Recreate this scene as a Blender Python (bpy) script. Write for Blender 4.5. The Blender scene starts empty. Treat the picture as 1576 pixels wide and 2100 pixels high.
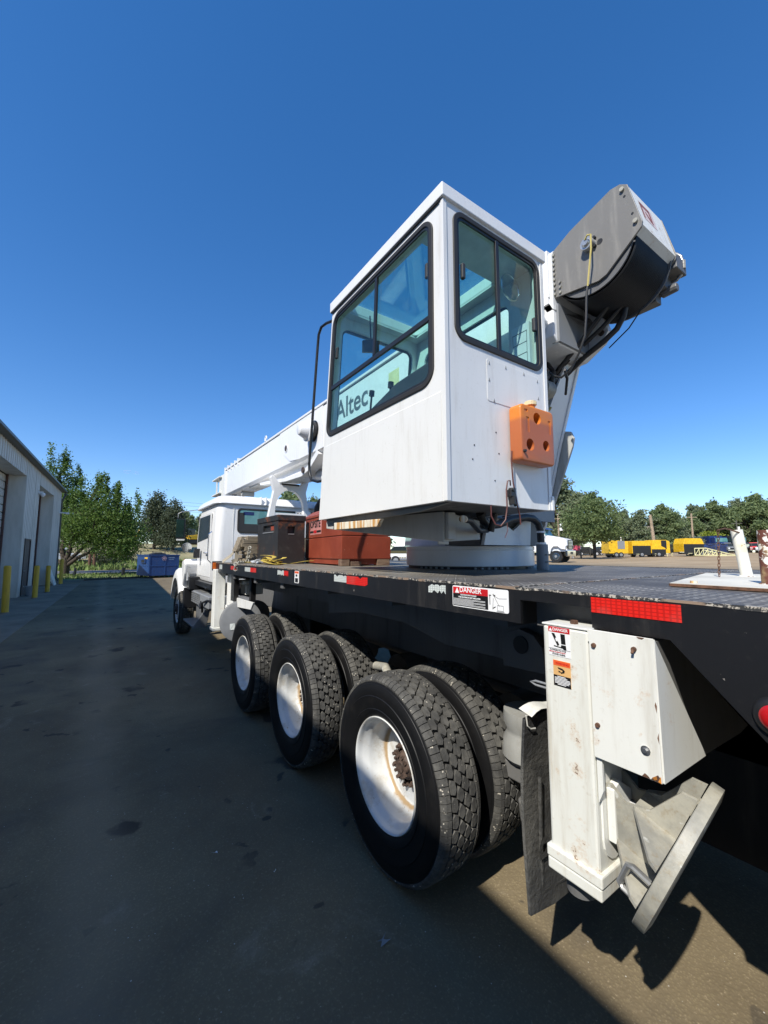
import bpy, math, random
import numpy as np
from mathutils import Vector, Matrix
rad = math.radians
rnd = random.Random(7)
S = bpy.context.scene
COL = S.collection

# ------------------------------------------------------------------ camera
cam_d = bpy.data.cameras.new("camera")
cam = bpy.data.objects.new("camera", cam_d)
COL.objects.link(cam)
YAW, PITCH, EYE = rad(34.449), rad(5.764), 1.7176
cam.location = (0, 0, EYE)
cam.rotation_euler = (math.pi / 2 + PITCH, 0, -YAW)
cam_d.sensor_fit = 'VERTICAL'
cam_d.sensor_height = 24.0
cam_d.lens = 24.0 * 831.8 / 2100.0
cam_d.clip_start = 0.02
cam_d.clip_end = 3000
S.camera = cam

# ------------------------------------------------------------------ sun and sky
SUN_DIR = Vector((1.0, 0.45, -1.11)).normalized()      # the way the light travels
to_sun = -SUN_DIR
sun_el = math.asin(to_sun.z)
sun_az = math.atan2(to_sun.x, to_sun.y)                # clockwise from +Y
W = bpy.data.worlds.new("World")
S.world = W
W.use_nodes = True
wn, wl = W.node_tree.nodes, W.node_tree.links
wn.clear()
sky = wn.new("ShaderNodeTexSky")
sky.sky_type = 'NISHITA'
sky.sun_disc = False
sky.sun_elevation = sun_el
sky.sun_rotation = sun_az
sky.altitude = 1500
sky.air_density = 1.0
sky.dust_density = 0.3
sky.ozone_density = 3.0
hsv = wn.new("ShaderNodeHueSaturation")
hsv.inputs['Saturation'].default_value = 1.315
hsv.inputs['Value'].default_value = 1.25
hsv.inputs['Hue'].default_value = 0.510
wl.new(sky.outputs[0], hsv.inputs['Color'])
bg = wn.new("ShaderNodeBackground")
bg.inputs['Strength'].default_value = 0.148
gam = wn.new("ShaderNodeGamma")
gam.inputs['Gamma'].default_value = 0.84
wl.new(hsv.outputs[0], gam.inputs['Color'])
wl.new(gam.outputs[0], bg.inputs['Color'])
wo = wn.new("ShaderNodeOutputWorld")
wl.new(bg.outputs[0], wo.inputs['Surface'])
sd = bpy.data.lights.new("sun", 'SUN')
sd.energy = 4.2
sd.angle = rad(0.55)
sd.color = (1.0, 0.955, 0.87)
sun = bpy.data.objects.new("sun", sd)
COL.objects.link(sun)
sun.rotation_euler = SUN_DIR.to_track_quat('-Z', 'Y').to_euler()
sun.location = (-20, -8, 25)
S.view_settings.view_transform = 'Standard'
S.view_settings.look = 'None'
S.view_settings.exposure = 0.5
S.view_settings.gamma = 1.0
S.view_settings.use_curve_mapping = False
S.cycles.max_bounces = 8
S.cycles.transparent_max_bounces = 12

# ------------------------------------------------------------------ node helpers
class NT:
    def __init__(s, name):
        s.m = bpy.data.materials.new(name)
        s.m.use_nodes = True
        s.t = s.m.node_tree
        s.n, s.l = s.t.nodes, s.t.links
        s.b = s.n['Principled BSDF']
        s.tc = s.n.new("ShaderNodeTexCoord").outputs['Object']
    def put(s, sock, v):
        if hasattr(v, 'is_output'): s.l.new(v, sock)
        elif isinstance(v, (tuple, list)): sock.default_value = tuple(v) + ((1,) if len(v) == 3 and sock.type == 'RGBA' else ())
        else: sock.default_value = v
    def noise(s, scale, detail=3, rough=0.55, vec=None, dist=0.0):
        n = s.n.new("ShaderNodeTexNoise")
        s.l.new(vec or s.tc, n.inputs['Vector'])
        n.inputs['Scale'].default_value = scale
        n.inputs['Detail'].default_value = detail
        n.inputs['Roughness'].default_value = rough
        n.inputs['Distortion'].default_value = dist
        return n.outputs['Fac']
    def voro(s, scale, feature='F1', vec=None):
        n = s.n.new("ShaderNodeTexVoronoi")
        n.feature = feature
        s.l.new(vec or s.tc, n.inputs['Vector'])
        n.inputs['Scale'].default_value = scale
        return n.outputs['Distance']
    def scaled(s, v):
        n = s.n.new("ShaderNodeMapping")
        s.l.new(s.tc, n.inputs['Vector'])
        n.inputs['Scale'].default_value = v
        return n.outputs[0]
    def xyz(s):
        n = s.n.new("ShaderNodeSeparateXYZ")
        s.l.new(s.tc, n.inputs[0])
        return n.outputs[0], n.outputs[1], n.outputs[2]
    def math(s, op, a, b=0.0, c=0.0):
        n = s.n.new("ShaderNodeMath")
        n.operation = op
        s.put(n.inputs[0], a); s.put(n.inputs[1], b); s.put(n.inputs[2], c)
        return n.outputs[0]
    def step(s, v, lo, hi):
        n = s.n.new("ShaderNodeMapRange")
        n.interpolation_type = 'SMOOTHSTEP'
        s.put(n.inputs['Value'], v)
        n.inputs['From Min'].default_value = lo
        n.inputs['From Max'].default_value = hi
        return n.outputs[0]
    def mix(s, f, a, b):
        n = s.n.new("ShaderNodeMix")
        n.data_type = 'RGBA'
        s.put(n.inputs[0], f); s.put(n.inputs[6], a); s.put(n.inputs[7], b)
        return n.outputs[2]
    def bump(s, h, strength=0.3, dist=0.01):
        n = s.n.new("ShaderNodeBump")
        n.inputs['Strength'].default_value = strength
        n.inputs['Distance'].default_value = dist
        s.put(n.inputs['Height'], h)
        s.l.new(n.outputs[0], s.b.inputs['Normal'])
    def set(s, **k):
        names = {'color': 'Base Color', 'rough': 'Roughness', 'metal': 'Metallic', 'spec': 'Specular IOR Level', 'coat': 'Coat Weight', 'trans': 'Transmission Weight', 'sss': 'Subsurface Weight', 'ecol': 'Emission Color', 'estr': 'Emission Strength', 'alpha': 'Alpha'}
        for a, v in k.items(): s.put(s.b.inputs[names[a]], v)
        return s

def simple(name, col, rough=0.5, metal=0.0, var=0.12, scale=6.0, spec=0.5):
    t = NT(name)
    f = t.noise(scale, 4)
    lo = tuple(c * (1 - var) for c in col)
    hi = tuple(min(1, c * (1 + var)) for c in col)
    t.set(color=t.mix(t.step(f, .3, .7), lo, hi), rough=rough, metal=metal, spec=spec)
    return t.m

def paint(name, col, dirt=(.35, .3, .22), dirtamt=0.35, rust=0.0, rough=0.32, chips=None, streak=True):
    t = NT(name)
    v = t.scaled((9, 9, 1.1)) if streak else None
    d = t.step(t.noise(1.3, 6, .65, vec=v), .48, .80)
    d = t.math('MULTIPLY', d, dirtamt)
    c = t.mix(d, col, dirt)
    fine = t.step(t.noise(55, 3), .60, .78)
    c = t.mix(t.math('MULTIPLY', fine, .10 + dirtamt * .2), c, dirt)
    sm = t.step(t.noise(2.4, 6, .7), .60, .78)
    c = t.mix(t.math('MULTIPLY', sm, dirtamt * .45), c, tuple(k * .55 for k in col))
    if rust:
        r = t.step(t.noise(11, 7, .75), .70 - rust, .715 - rust)
        halo = t.step(t.noise(11, 7, .75), .60 - rust, .715 - rust)
        c = t.mix(t.math('MULTIPLY', halo, .35), c, (.50, .27, .08))
        c = t.mix(r, c, (.11, .045, .02))
    if chips:
        k = t.step(t.noise(26, 5, .7), .715, .73)
        c = t.mix(k, c, chips)
    t.set(color=c, rough=t.math('MULTIPLY_ADD', d, .4, rough), coat=0.0)
    t.bump(t.math('MULTIPLY_ADD', t.noise(30, 4), .06, t.noise(1.7, 2)), .22, .03)
    return t.m

M = {}
M['white'] = paint('white_paint', (.75, .75, .73), dirtamt=.30)
M['white_clean'] = paint('white_paint_clean', (.79, .79, .78), dirtamt=.16, rough=.25)
M['white_worn'] = paint('worn_white_paint', (.74, .74, .69), (.30, .24, .15), .45, rust=.035, rough=.45)
M['white_old'] = paint('old_white_paint', (.70, .70, .64), (.33, .25, .14), .6, rust=.05, rough=.55)
M['blackp'] = paint('black_paint', (.012, .012, .013), (.06, .055, .05), .5, rough=.3, chips=(.30, .28, .25))
M['frame_grey'] = paint('dark_frame_paint', (.13, .13, .13), (.07, .065, .055), .6, rough=.5)
M['greyp'] = paint('grey_paint', (.23, .24, .25), (.12, .11, .09), .35, rough=.45)
M['steelgrey'] = paint('dull_grey_paint', (.30, .30, .28), (.15, .13, .10), .6, rough=.5)  # plain grey base with dirt, for the air spring and lower frame
M['steelgrey2'] = paint('shaded_white_paint', (.46, .46, .43), (.25, .22, .17), .5, rough=.5)  # dirty white paint, darkened to grey as shade for arm and bracket
M['alu2'] = simple('dull_checker_step', (.17, .175, .18), .5, .3, .15, 5)
M['greyp2'] = paint('reflection_grey_plate', (.15, .147, .14), (.12, .11, .10), .6, rough=.4)  # black end plate greyed as its ground reflection; spring seat shares it
M['winch'] = paint('winch_plate_steel', (.19, .18, .16), (.36, .34, .30), .6, rough=.42)
M['black'] = simple('black_rubber', (.012, .012, .013), .5)
M['blackm'] = simple('black_metal', (.015, .015, .016), .38)
M['hose'] = simple('hydraulic_hose', (.016, .016, .017), .45)
M['seal'] = simple('window_rubber_seal', (.025, .023, .020), .55)
M['sash'] = simple('window_sash', (.018, .018, .018), .35)
def m_galv():
    t = NT('galvanised_steel')
    n = t.noise(7, 6, .65); n2 = t.noise(45, 4, .7)
    c = t.mix(t.step(n, .35, .65), (.25, .245, .215), (.42, .40, .33))
    c = t.mix(t.math('MULTIPLY', t.step(n2, .5, .72), .5), c, (.24, .18, .10))
    c = t.mix(t.step(t.noise(18, 5), .64, .70), c, (.50, .50, .46))
    t.set(color=c, rough=.5)
    t.bump(n2, .25, .004)
    return t.m
M['galv'] = m_galv()
M['alu'] = simple('aluminium', (.42, .42, .41), .38, .7, .25, 12)
M['steel'] = simple('bright_steel', (.5, .5, .5), .3, .9)
M['chrome'] = simple('chrome', (.7, .7, .7), .12, 1.0)
M['rust'] = simple('rusty_iron', (.12, .06, .035), .85, 0, .5, 30)
M['hub'] = simple('greasy_hub', (.075, .050, .038), .6, 0, .6, 30)
M['interior'] = simple('cabin_interior', (.62, .64, .62), .6)
M['seatm'] = simple('seat_vinyl', (.03, .033, .036), .6)
M['tread'] = None
M['sticker_red'] = simple('sticker_red', (.55, .015, .02), .35)
M['sticker_orange'] = simple('sticker_orange', (.80, .12, .03), .4)
M['sticker_tan'] = simple('sticker_tan', (.70, .42, .17), .45)
M['sticker_white'] = simple('sticker_white', (.82, .82, .82), .35, 0, .03)
M['sticker_black'] = simple('sticker_black', (.012, .012, .012), .35)
M['amber'] = simple('amber_lens', (.65, .14, .015), .2)
M['redlens'] = simple('red_lens', (.45, .01, .012), .12)
M['yellowp'] = simple('yellow_paint', (.72, .43, .012), .4, 0, .15, 4)
M['creamp'] = simple('cream_paint', (.70, .66, .36), .5)
M['bollard'] = paint('bollard_yellow_paint', (.60, .37, .03), (.10, .085, .05), .55, rust=.02, rough=.5)
M['darkblue'] = simple('dark_blue_paint', (.012, .03, .13), .35)
M['carglass'] = simple('car_glass', (.02, .028, .03), .08)
M['tealglass'] = simple('teal_car_glass', (.10, .25, .24), .1)
M['brick'] = simple('brown_door', (.055, .04, .035), .6)
M['brownstrip'] = simple('door_seal_strip', (.10, .045, .035), .6)
M['trimgreen'] = simple('eave_trim', (.05, .055, .045), .45)
M['gutter'] = simple('gutter_metal', (.085, .08, .062), .45)
M['bark'] = simple('bark', (.055, .042, .030), .9, 0, .4, 9)
M['barkpale'] = simple('pale_bark', (.30, .26, .20), .85, 0, .3, 9)
M['polewood'] = simple('pole_wood', (.33, .25, .17), .85, 0, .3, 4)
M['red_plain'] = simple('faded_red', (.65, .06, .06), .5)
M['wire'] = simple('power_line', (.06, .065, .07), .6)

def m_retro(name, col):
    t = NT(name)
    x, y, z = t.xyz()
    g = t.math('FRACT', t.math('MULTIPLY', y, 62.0))
    h = t.math('FRACT', t.math('MULTIPLY', z, 95.0))
    a = t.math('MULTIPLY', t.step(t.math('ABSOLUTE', t.math('SUBTRACT', g, .5)), .30, .36), .55)
    b = t.math('MULTIPLY', t.step(t.math('ABSOLUTE', t.math('SUBTRACT', h, .5)), .33, .42), .7)
    w = t.step(t.noise(8, 5), .5, .8)
    c = t.mix(t.math('MAXIMUM', a, b), col, tuple(k * .45 for k in col))
    c = t.mix(t.math('MULTIPLY', w, .35), c, (.25, .2, .17))
    t.set(color=c, rough=.28)
    return t.m
M['retro_red'] = m_retro('retroreflective_red', (.72, .02, .012))
M['retro_white'] = m_retro('retroreflective_white', (.62, .66, .63))

def m_rubber():
    t = NT('tyre_rubber')
    d = t.step(t.noise(9, 5), .5, .8)
    t.set(color=t.mix(t.math('MULTIPLY', d, .35), (.0065, .0065, .007), (.03, .027, .024)), rough=.5, spec=.28)
    t.bump(t.noise(40, 4), .08, .004)
    t2 = NT('worn_tread_rubber')
    a = t2.noise(11, 6, .7)
    c = t2.mix(t2.step(a, .35, .75), (.046, .045, .042), (.125, .120, .106))
    sp = t2.step(t2.math('MULTIPLY_ADD', t2.noise(160, 2), .30, t2.voro(60)), .42, .34)
    sp = t2.math('MULTIPLY', sp, t2.step(t2.noise(13, 2), .56, .62))
    c = t2.mix(sp, c, (.5, .46, .38))
    t2.set(color=c, rough=.85)
    t2.bump(t2.noise(60, 5, .7), .5, .006)
    return t.m, t2.m
M['rubber'], M['tread'] = m_rubber()

def m_rim():
    t = NT('white_rim_paint')
    x, y, z = t.xyz()
    r = t.math('SQRT', t.math('ADD', t.math('MULTIPLY', y, y), t.math('MULTIPLY', z, z)))
    n = t.noise(5, 6, .65)
    ring = t.step(t.math('ABSOLUTE', t.math('SUBTRACT', t.math('MULTIPLY_ADD', n, .05, r), .247)), .018, .004)
    c = t.mix(t.step(n, .45, .8), (.66, .67, .66), (.50, .47, .41))
    c = t.mix(t.math('MULTIPLY', t.step(t.noise(9, 6, .75), .50, .62), .35), c, (.42, .35, .25))
    c = t.mix(t.math('MULTIPLY', ring, .85), c, (.34, .20, .06))
    sp = t.step(t.noise(42, 4), .68, .72)
    c = t.mix(sp, c, (.30, .2, .1))
    t.set(color=c, rough=.28)
    return t.m
M['rim'] = m_rim()

def m_glass(name, tint, gloss=.10):
    t = NT(name)
    t.n.remove(t.b)
    tr = t.n.new("ShaderNodeBsdfTransparent")
    dirt = t.step(t.noise(14, 5), .45, .85)
    t.put(tr.inputs[0], t.mix(t.math('MULTIPLY', dirt, .12), tint, tuple(c * .7 for c in tint)))
    gl = t.n.new("ShaderNodeBsdfGlossy")
    gl.inputs['Roughness'].default_value = .02
    df = t.n.new("ShaderNodeBsdfDiffuse")
    df.inputs[0].default_value = (.45, .52, .52, 1)
    lwt = t.n.new("ShaderNodeLayerWeight")
    lwt.inputs[0].default_value = .5
    frs = t.math('MULTIPLY_ADD', t.math('POWER', lwt.outputs['Facing'], 4.0), .80, .045)
    m1 = t.n.new("ShaderNodeMixShader")
    t.put(m1.inputs[0], frs)
    t.l.new(tr.outputs[0], m1.inputs[1]); t.l.new(gl.outputs[0], m1.inputs[2])
    m2 = t.n.new("ShaderNodeMixShader")
    t.put(m2.inputs[0], t.math('MULTIPLY_ADD', dirt, .04, .008))
    t.l.new(m1.outputs[0], m2.inputs[1]); t.l.new(df.outputs[0], m2.inputs[2])
    t.l.new(m2.outputs[0], t.n['Material Output'].inputs[0])
    return t.m
M['glass'] = m_glass('tinted_cab_glass', (.71, .93, .90))

def m_wood(name, a, b, s=(2, 40, 40)):
    t = NT(name)
    n = t.noise(1.0, 6, .7, vec=t.scaled(s), dist=.6)
    w = t.noise(3, 3)
    c = t.mix(t.step(n, .3, .7), a, b)
    c = t.mix(t.math('MULTIPLY', t.step(w, .5, .8), .5), c, tuple(k * .5 for k in a))
    t.set(color=c, rough=.85)
    t.bump(n, .5, .006)
    return t.m
M['wood'] = m_wood('weathered_timber', (.13, .10, .065), (.34, .29, .21))
M['block'] = m_wood('stained_timber', (.10, .055, .04), (.22, .15, .10))

def m_chest():
    t = NT('chest_red_paint')
    n = t.noise(2.2, 5, .6)
    c = t.mix(t.step(n, .35, .7), (.215, .040, .020), (.295, .060, .030))
    sc = t.step(t.noise(40, 4), .70, .74)
    c = t.mix(sc, c, (.45, .3, .25))
    t.set(color=c, rough=.42)
    t.bump(t.noise(140, 2), .1, .002)
    t2 = NT('rusted_black_paint')
    x, y, z = t2.xyz()
    n2 = t2.noise(4, 6, .7)
    c2 = t2.mix(t2.step(n2, .56, .66), (.022, .022, .023), (.16, .055, .022))
    c2 = t2.mix(t2.math('MULTIPLY', t2.step(t2.noise(11, 5), .5, .75), .5), c2, (.06, .058, .055))
    t2.set(color=c2, rough=.5)
    return t.m, t2.m
M['chest'], M['blackbox'] = m_chest()

def m_orange():
    t = NT('orange_plastic')
    x, y, z = t.xyz()
    lvl = t.step(z, 2.50, 2.47)
    c = t.mix(lvl, (.66, .20, .025), (.44, .125, .04))
    d = t.step(t.noise(5, 5), .5, .8)
    c = t.mix(t.math('MULTIPLY', d, .25), c, (.35, .16, .06))
    t.set(color=c, rough=.35, sss=.12)
    t.b.inputs['Subsurface Radius'].default_value = (.03, .01, .004)
    return t.m
M['orange'] = m_orange()

def m_asphalt():
    t = NT('old_asphalt')
    x, y, z = t.xyz()
    n1 = t.noise(.55, 7, .62)
    n2 = t.noise(60, 4, .7)
    n3 = t.noise(6, 4, .6)
    c = t.mix(t.step(n1, .33, .68), (.152, .121, .072), (.275, .222, .128))
    ag = t.voro(75)
    c = t.mix(t.math('MULTIPLY', t.step(ag, .12, .42), .45), c, (.12, .09, .06))
    c = t.mix(t.math('MULTIPLY', t.step(n2, .55, .75), .55), c, (.46, .37, .24))
    # drips and oil stains
    nz = t.n.new("ShaderNodeTexNoise"); t.l.new(t.tc, nz.inputs['Vector']); nz.inputs['Scale'].default_value = 3.5; nz.inputs['Detail'].default_value = 4
    vs_ = t.n.new("ShaderNodeVectorMath"); vs_.operation = 'MULTIPLY_ADD'
    t.l.new(nz.outputs['Color'], vs_.inputs[0]); vs_.inputs[1].default_value = (.5, .5, 0); t.l.new(t.tc, vs_.inputs[2])
    warp = vs_.outputs[0]
    st = t.voro(1.7, vec=warp)
    m = t.step(t.math('MULTIPLY_ADD', n3, .22, st), .33, .24)
    pick = t.step(t.noise(.8, 2), .44, .52)
    c = t.mix(t.math('MULTIPLY', t.math('MULTIPLY', m, pick), .8), c, (.035, .030, .027))
    m2 = t.step(t.math('MULTIPLY_ADD', t.noise(14, 3), .22, t.voro(4.2, vec=warp)), .30, .22)
    c = t.mix(t.math('MULTIPLY', t.math('MULTIPLY', m2, t.step(t.noise(1.3, 2, vec=None), .47, .58)), .7), c, (.035, .033, .032))

    big = t.step(t.noise(.6, 6, .6, dist=.8), .50, .66)
    c = t.mix(t.math('MULTIPLY', big, .62), c, (.085, .072, .058))
    pale = t.step(t.noise(1.7, 6, .7, dist=1.2), .58, .74)
    c = t.mix(t.math('MULTIPLY', pale, .35), c, (.42, .36, .27))
    # pale tyre track running along the yard
    tr = t.step(t.math('ABSOLUTE', t.math('SUBTRACT', t.math('MULTIPLY_ADD', t.noise(.9, 3), .5, x), .28)), .30, .02)
    c = t.mix(t.math('MULTIPLY', tr, .30), c, (.34, .27, .18))
    # specks of grit
    sp = t.math('MULTIPLY', t.step(t.math('MULTIPLY_ADD', n2, .10, t.voro(22)), .13, .09), t.step(t.noise(5, 2), .5, .56))
    c = t.mix(sp, c, (.55, .52, .46))
    # dry dirt further out in the lot
    far = t.step(t.math('MULTIPLY_ADD', t.noise(.09, 5), 16.0, x), 34.0, 46.0)
    dirt = t.mix(t.step(t.noise(.35, 6), .3, .7), (.30, .215, .125), (.40, .30, .185))
    mid = t.step(t.math('MULTIPLY_ADD', t.noise(.13, 5), 14.0, x), 16.0, 26.0)
    c = t.mix(t.math('MULTIPLY', mid, .7), c, t.mix(t.step(t.noise(.5, 6), .3, .7), (.20, .165, .115), (.27, .225, .16)))
    c = t.mix(far, c, dirt)
    t.set(color=c, rough=.93, spec=.25)
    hh = t.math('ADD', t.math('MULTIPLY', ag, -.8), t.math('ADD', t.math('MULTIPLY', n2, .6), t.math('MULTIPLY', n3, .5)))
    t.bump(hh, .45, .004)
    return t.m
M['asphalt'] = m_asphalt()

def m_ground(name, a, b, scale, bs=.4, rough=.95):
    t = NT(name)
    n = t.noise(scale, 7, .65)
    f = t.noise(scale * 18, 3)
    c = t.mix(t.step(n, .3, .7), a, b)
    c = t.mix(t.math('MULTIPLY', t.step(f, .5, .75), .4), c, tuple(k * .6 for k in a))
    t.set(color=c, rough=rough)
    t.bump(t.noise(scale * 25, 4), bs, .01)
    return t.m
M['concrete'] = m_ground('stained_concrete', (.16, .13, .09), (.25, .205, .15), 1.1, .2)
M['road'] = m_ground('road_asphalt', (.13, .13, .13), (.19, .185, .18), 1.0)
M['grassbase'] = m_ground('grass_ground', (.09, .12, .03), (.23, .22, .09), .5)
M['bank'] = m_ground('dry_grass_bank', (.17, .17, .07), (.36, .30, .17), .18)
M['blade'] = simple('grass_blade', (.11, .16, .035), .8, 0, .5, .8)

def m_leaf(name, a, b, trans=.35):
    t = NT(name)
    n = t.noise(1.4, 3)
    n2 = t.noise(23, 2)
    c = t.mix(t.step(n, .35, .65), a, b)
    c = t.mix(t.math('MULTIPLY', t.step(n2, .45, .7), .5), c, tuple(min(1, k * 1.6) for k in b))
    t.set(color=c, rough=.55, spec=.35)
    tl = t.n.new("ShaderNodeBsdfTranslucent")
    t.put(tl.inputs[0], c)
    ms = t.n.new("ShaderNodeMixShader")
    ms.inputs[0].default_value = trans
    t.l.new(t.b.outputs[0], ms.inputs[1]); t.l.new(tl.outputs[0], ms.inputs[2])
    t.l.new(ms.outputs[0], t.n['Material Output'].inputs[0])
    return t.m
M['leaf'] = m_leaf('broadleaf_foliage', (.065, .120, .024), (.145, .220, .046), .45)
M['leaf2'] = m_leaf('shade_tree_foliage', (.100, .145, .052), (.175, .225, .085), .45)
M['leaf3'] = m_leaf('hazed_grey_green_foliage', (.165, .205, .110), (.260, .300, .170), .5)  # leaf colour lightened in place of distance haze
M['leafdark'] = m_leaf('dark_needle_foliage', (.050, .068, .038), (.100, .120, .065))
M['leafyel'] = m_leaf('yellow_green_foliage', (.16, .21, .02), (.28, .32, .04))
M['leafsage'] = m_leaf('sage_foliage', (.13, .16, .12), (.2, .23, .18))

def m_corr():
    t = NT('painted_sheet_metal')
    x, y, z = t.xyz()
    n = t.noise(1.2, 5, .6, vec=t.scaled((3, 3, .5)))
    c = t.mix(t.step(n, .35, .75), (.62, .60, .54), (.48, .46, .40))
    g = t.math('MULTIPLY', t.step(z, .7, .0), .3)
    c = t.mix(g, c, (.3, .25, .17))
    t.set(color=c, rough=.5)
    return t.m
M['corr'] = m_corr()

def m_diamond():
    t = NT('diamond_tread_plate')
    x, y, z = t.xyz()
    u = t.math('MULTIPLY', x, 30.0); v = t.math('MULTIPLY', y, 30.0)
    fu, fv = t.math('FLOOR', u), t.math('FLOOR', v)
    p = t.math('MODULO', t.math('ADD', t.math('ADD', fu, fv), 200.0), 2.0)
    a = t.math('SUBTRACT', t.math('FRACT', u), .5); b = t.math('SUBTRACT', t.math('FRACT', v), .5)
    d1 = t.math('MULTIPLY', t.math('ADD', a, b), .707); d2 = t.math('MULTIPLY', t.math('SUBTRACT', a, b), .707)
    mj = t.math('ADD', t.math('MULTIPLY', d1, p), t.math('MULTIPLY', d2, t.math('SUBTRACT', 1.0, p)))
    mn = t.math('ADD', t.math('MULTIPLY', d2, p), t.math('MULTIPLY', d1, t.math('SUBTRACT', 1.0, p)))
    q = t.math('ADD', t.math('POWER', t.math('DIVIDE', mj, .52), 2.0), t.math('POWER', t.math('DIVIDE', mn, .15), 2.0))
    mask = t.step(q, 1.0, .4)
    wear = t.step(t.noise(2.2, 6, .7), .42, .66)
    c = t.mix(t.step(t.noise(3, 5), .35, .7), (.075, .070, .066), (.125, .118, .110))
    c = t.mix(t.math('MULTIPLY', mask, t.math('MULTIPLY', wear, .85)), c, (.55, .53, .48))
    dust = t.math('MULTIPLY', t.step(y, 1.2, 2.6), .75)
    dn = t.noise(7, 6, .7)
    c = t.mix(t.math('MULTIPLY', dust, t.step(dn, .25, .6)), c, (.28, .25, .195))
    t.set(color=c, rough=.60, spec=.25)
    t.bump(mask, .9, .003)
    return t.m
M['diamond'] = m_diamond()

def m_edge():
    t = NT('chipped_edge_paint')
    n = t.noise(48, 6, .8)
    c = t.mix(t.step(n, .50, .55), (.03, .03, .03), (.44, .40, .34))
    c = t.mix(t.step(t.noise(9, 4), .52, .60), c, (.24, .17, .12))
    t.set(color=c, rough=.6)
    return t.m
M['edge'] = m_edge()

def m_post(name, k):
    t = NT(name)
    n = t.noise(9, 5, .6)
    c = t.mix(t.step(n, .55 - k, .57 - k), (.78, .77, .70), (.13, .045, .03))
    c = t.mix(t.math('MULTIPLY', t.step(t.noise(13, 4), .5, .7), .5), c, (.62, .50, .25))
    t.set(color=c, rough=.6)
    return t.m
M['post_a'] = m_post('peeling_white_pipe', -.045)
M['post_b'] = m_post('rusty_peeling_pipe', .05)

def m_rustbar():
    t = NT('rust_streaked_white')
    n = t.noise(3, 5, .6, vec=t.scaled((14, 14, 1)))
    c = t.mix(t.step(n, .42, .66), (.78, .74, .60), (.55, .27, .06))
    t.set(color=c, rough=.5)
    return t.m
M['rustbar'] = m_rustbar()

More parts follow.
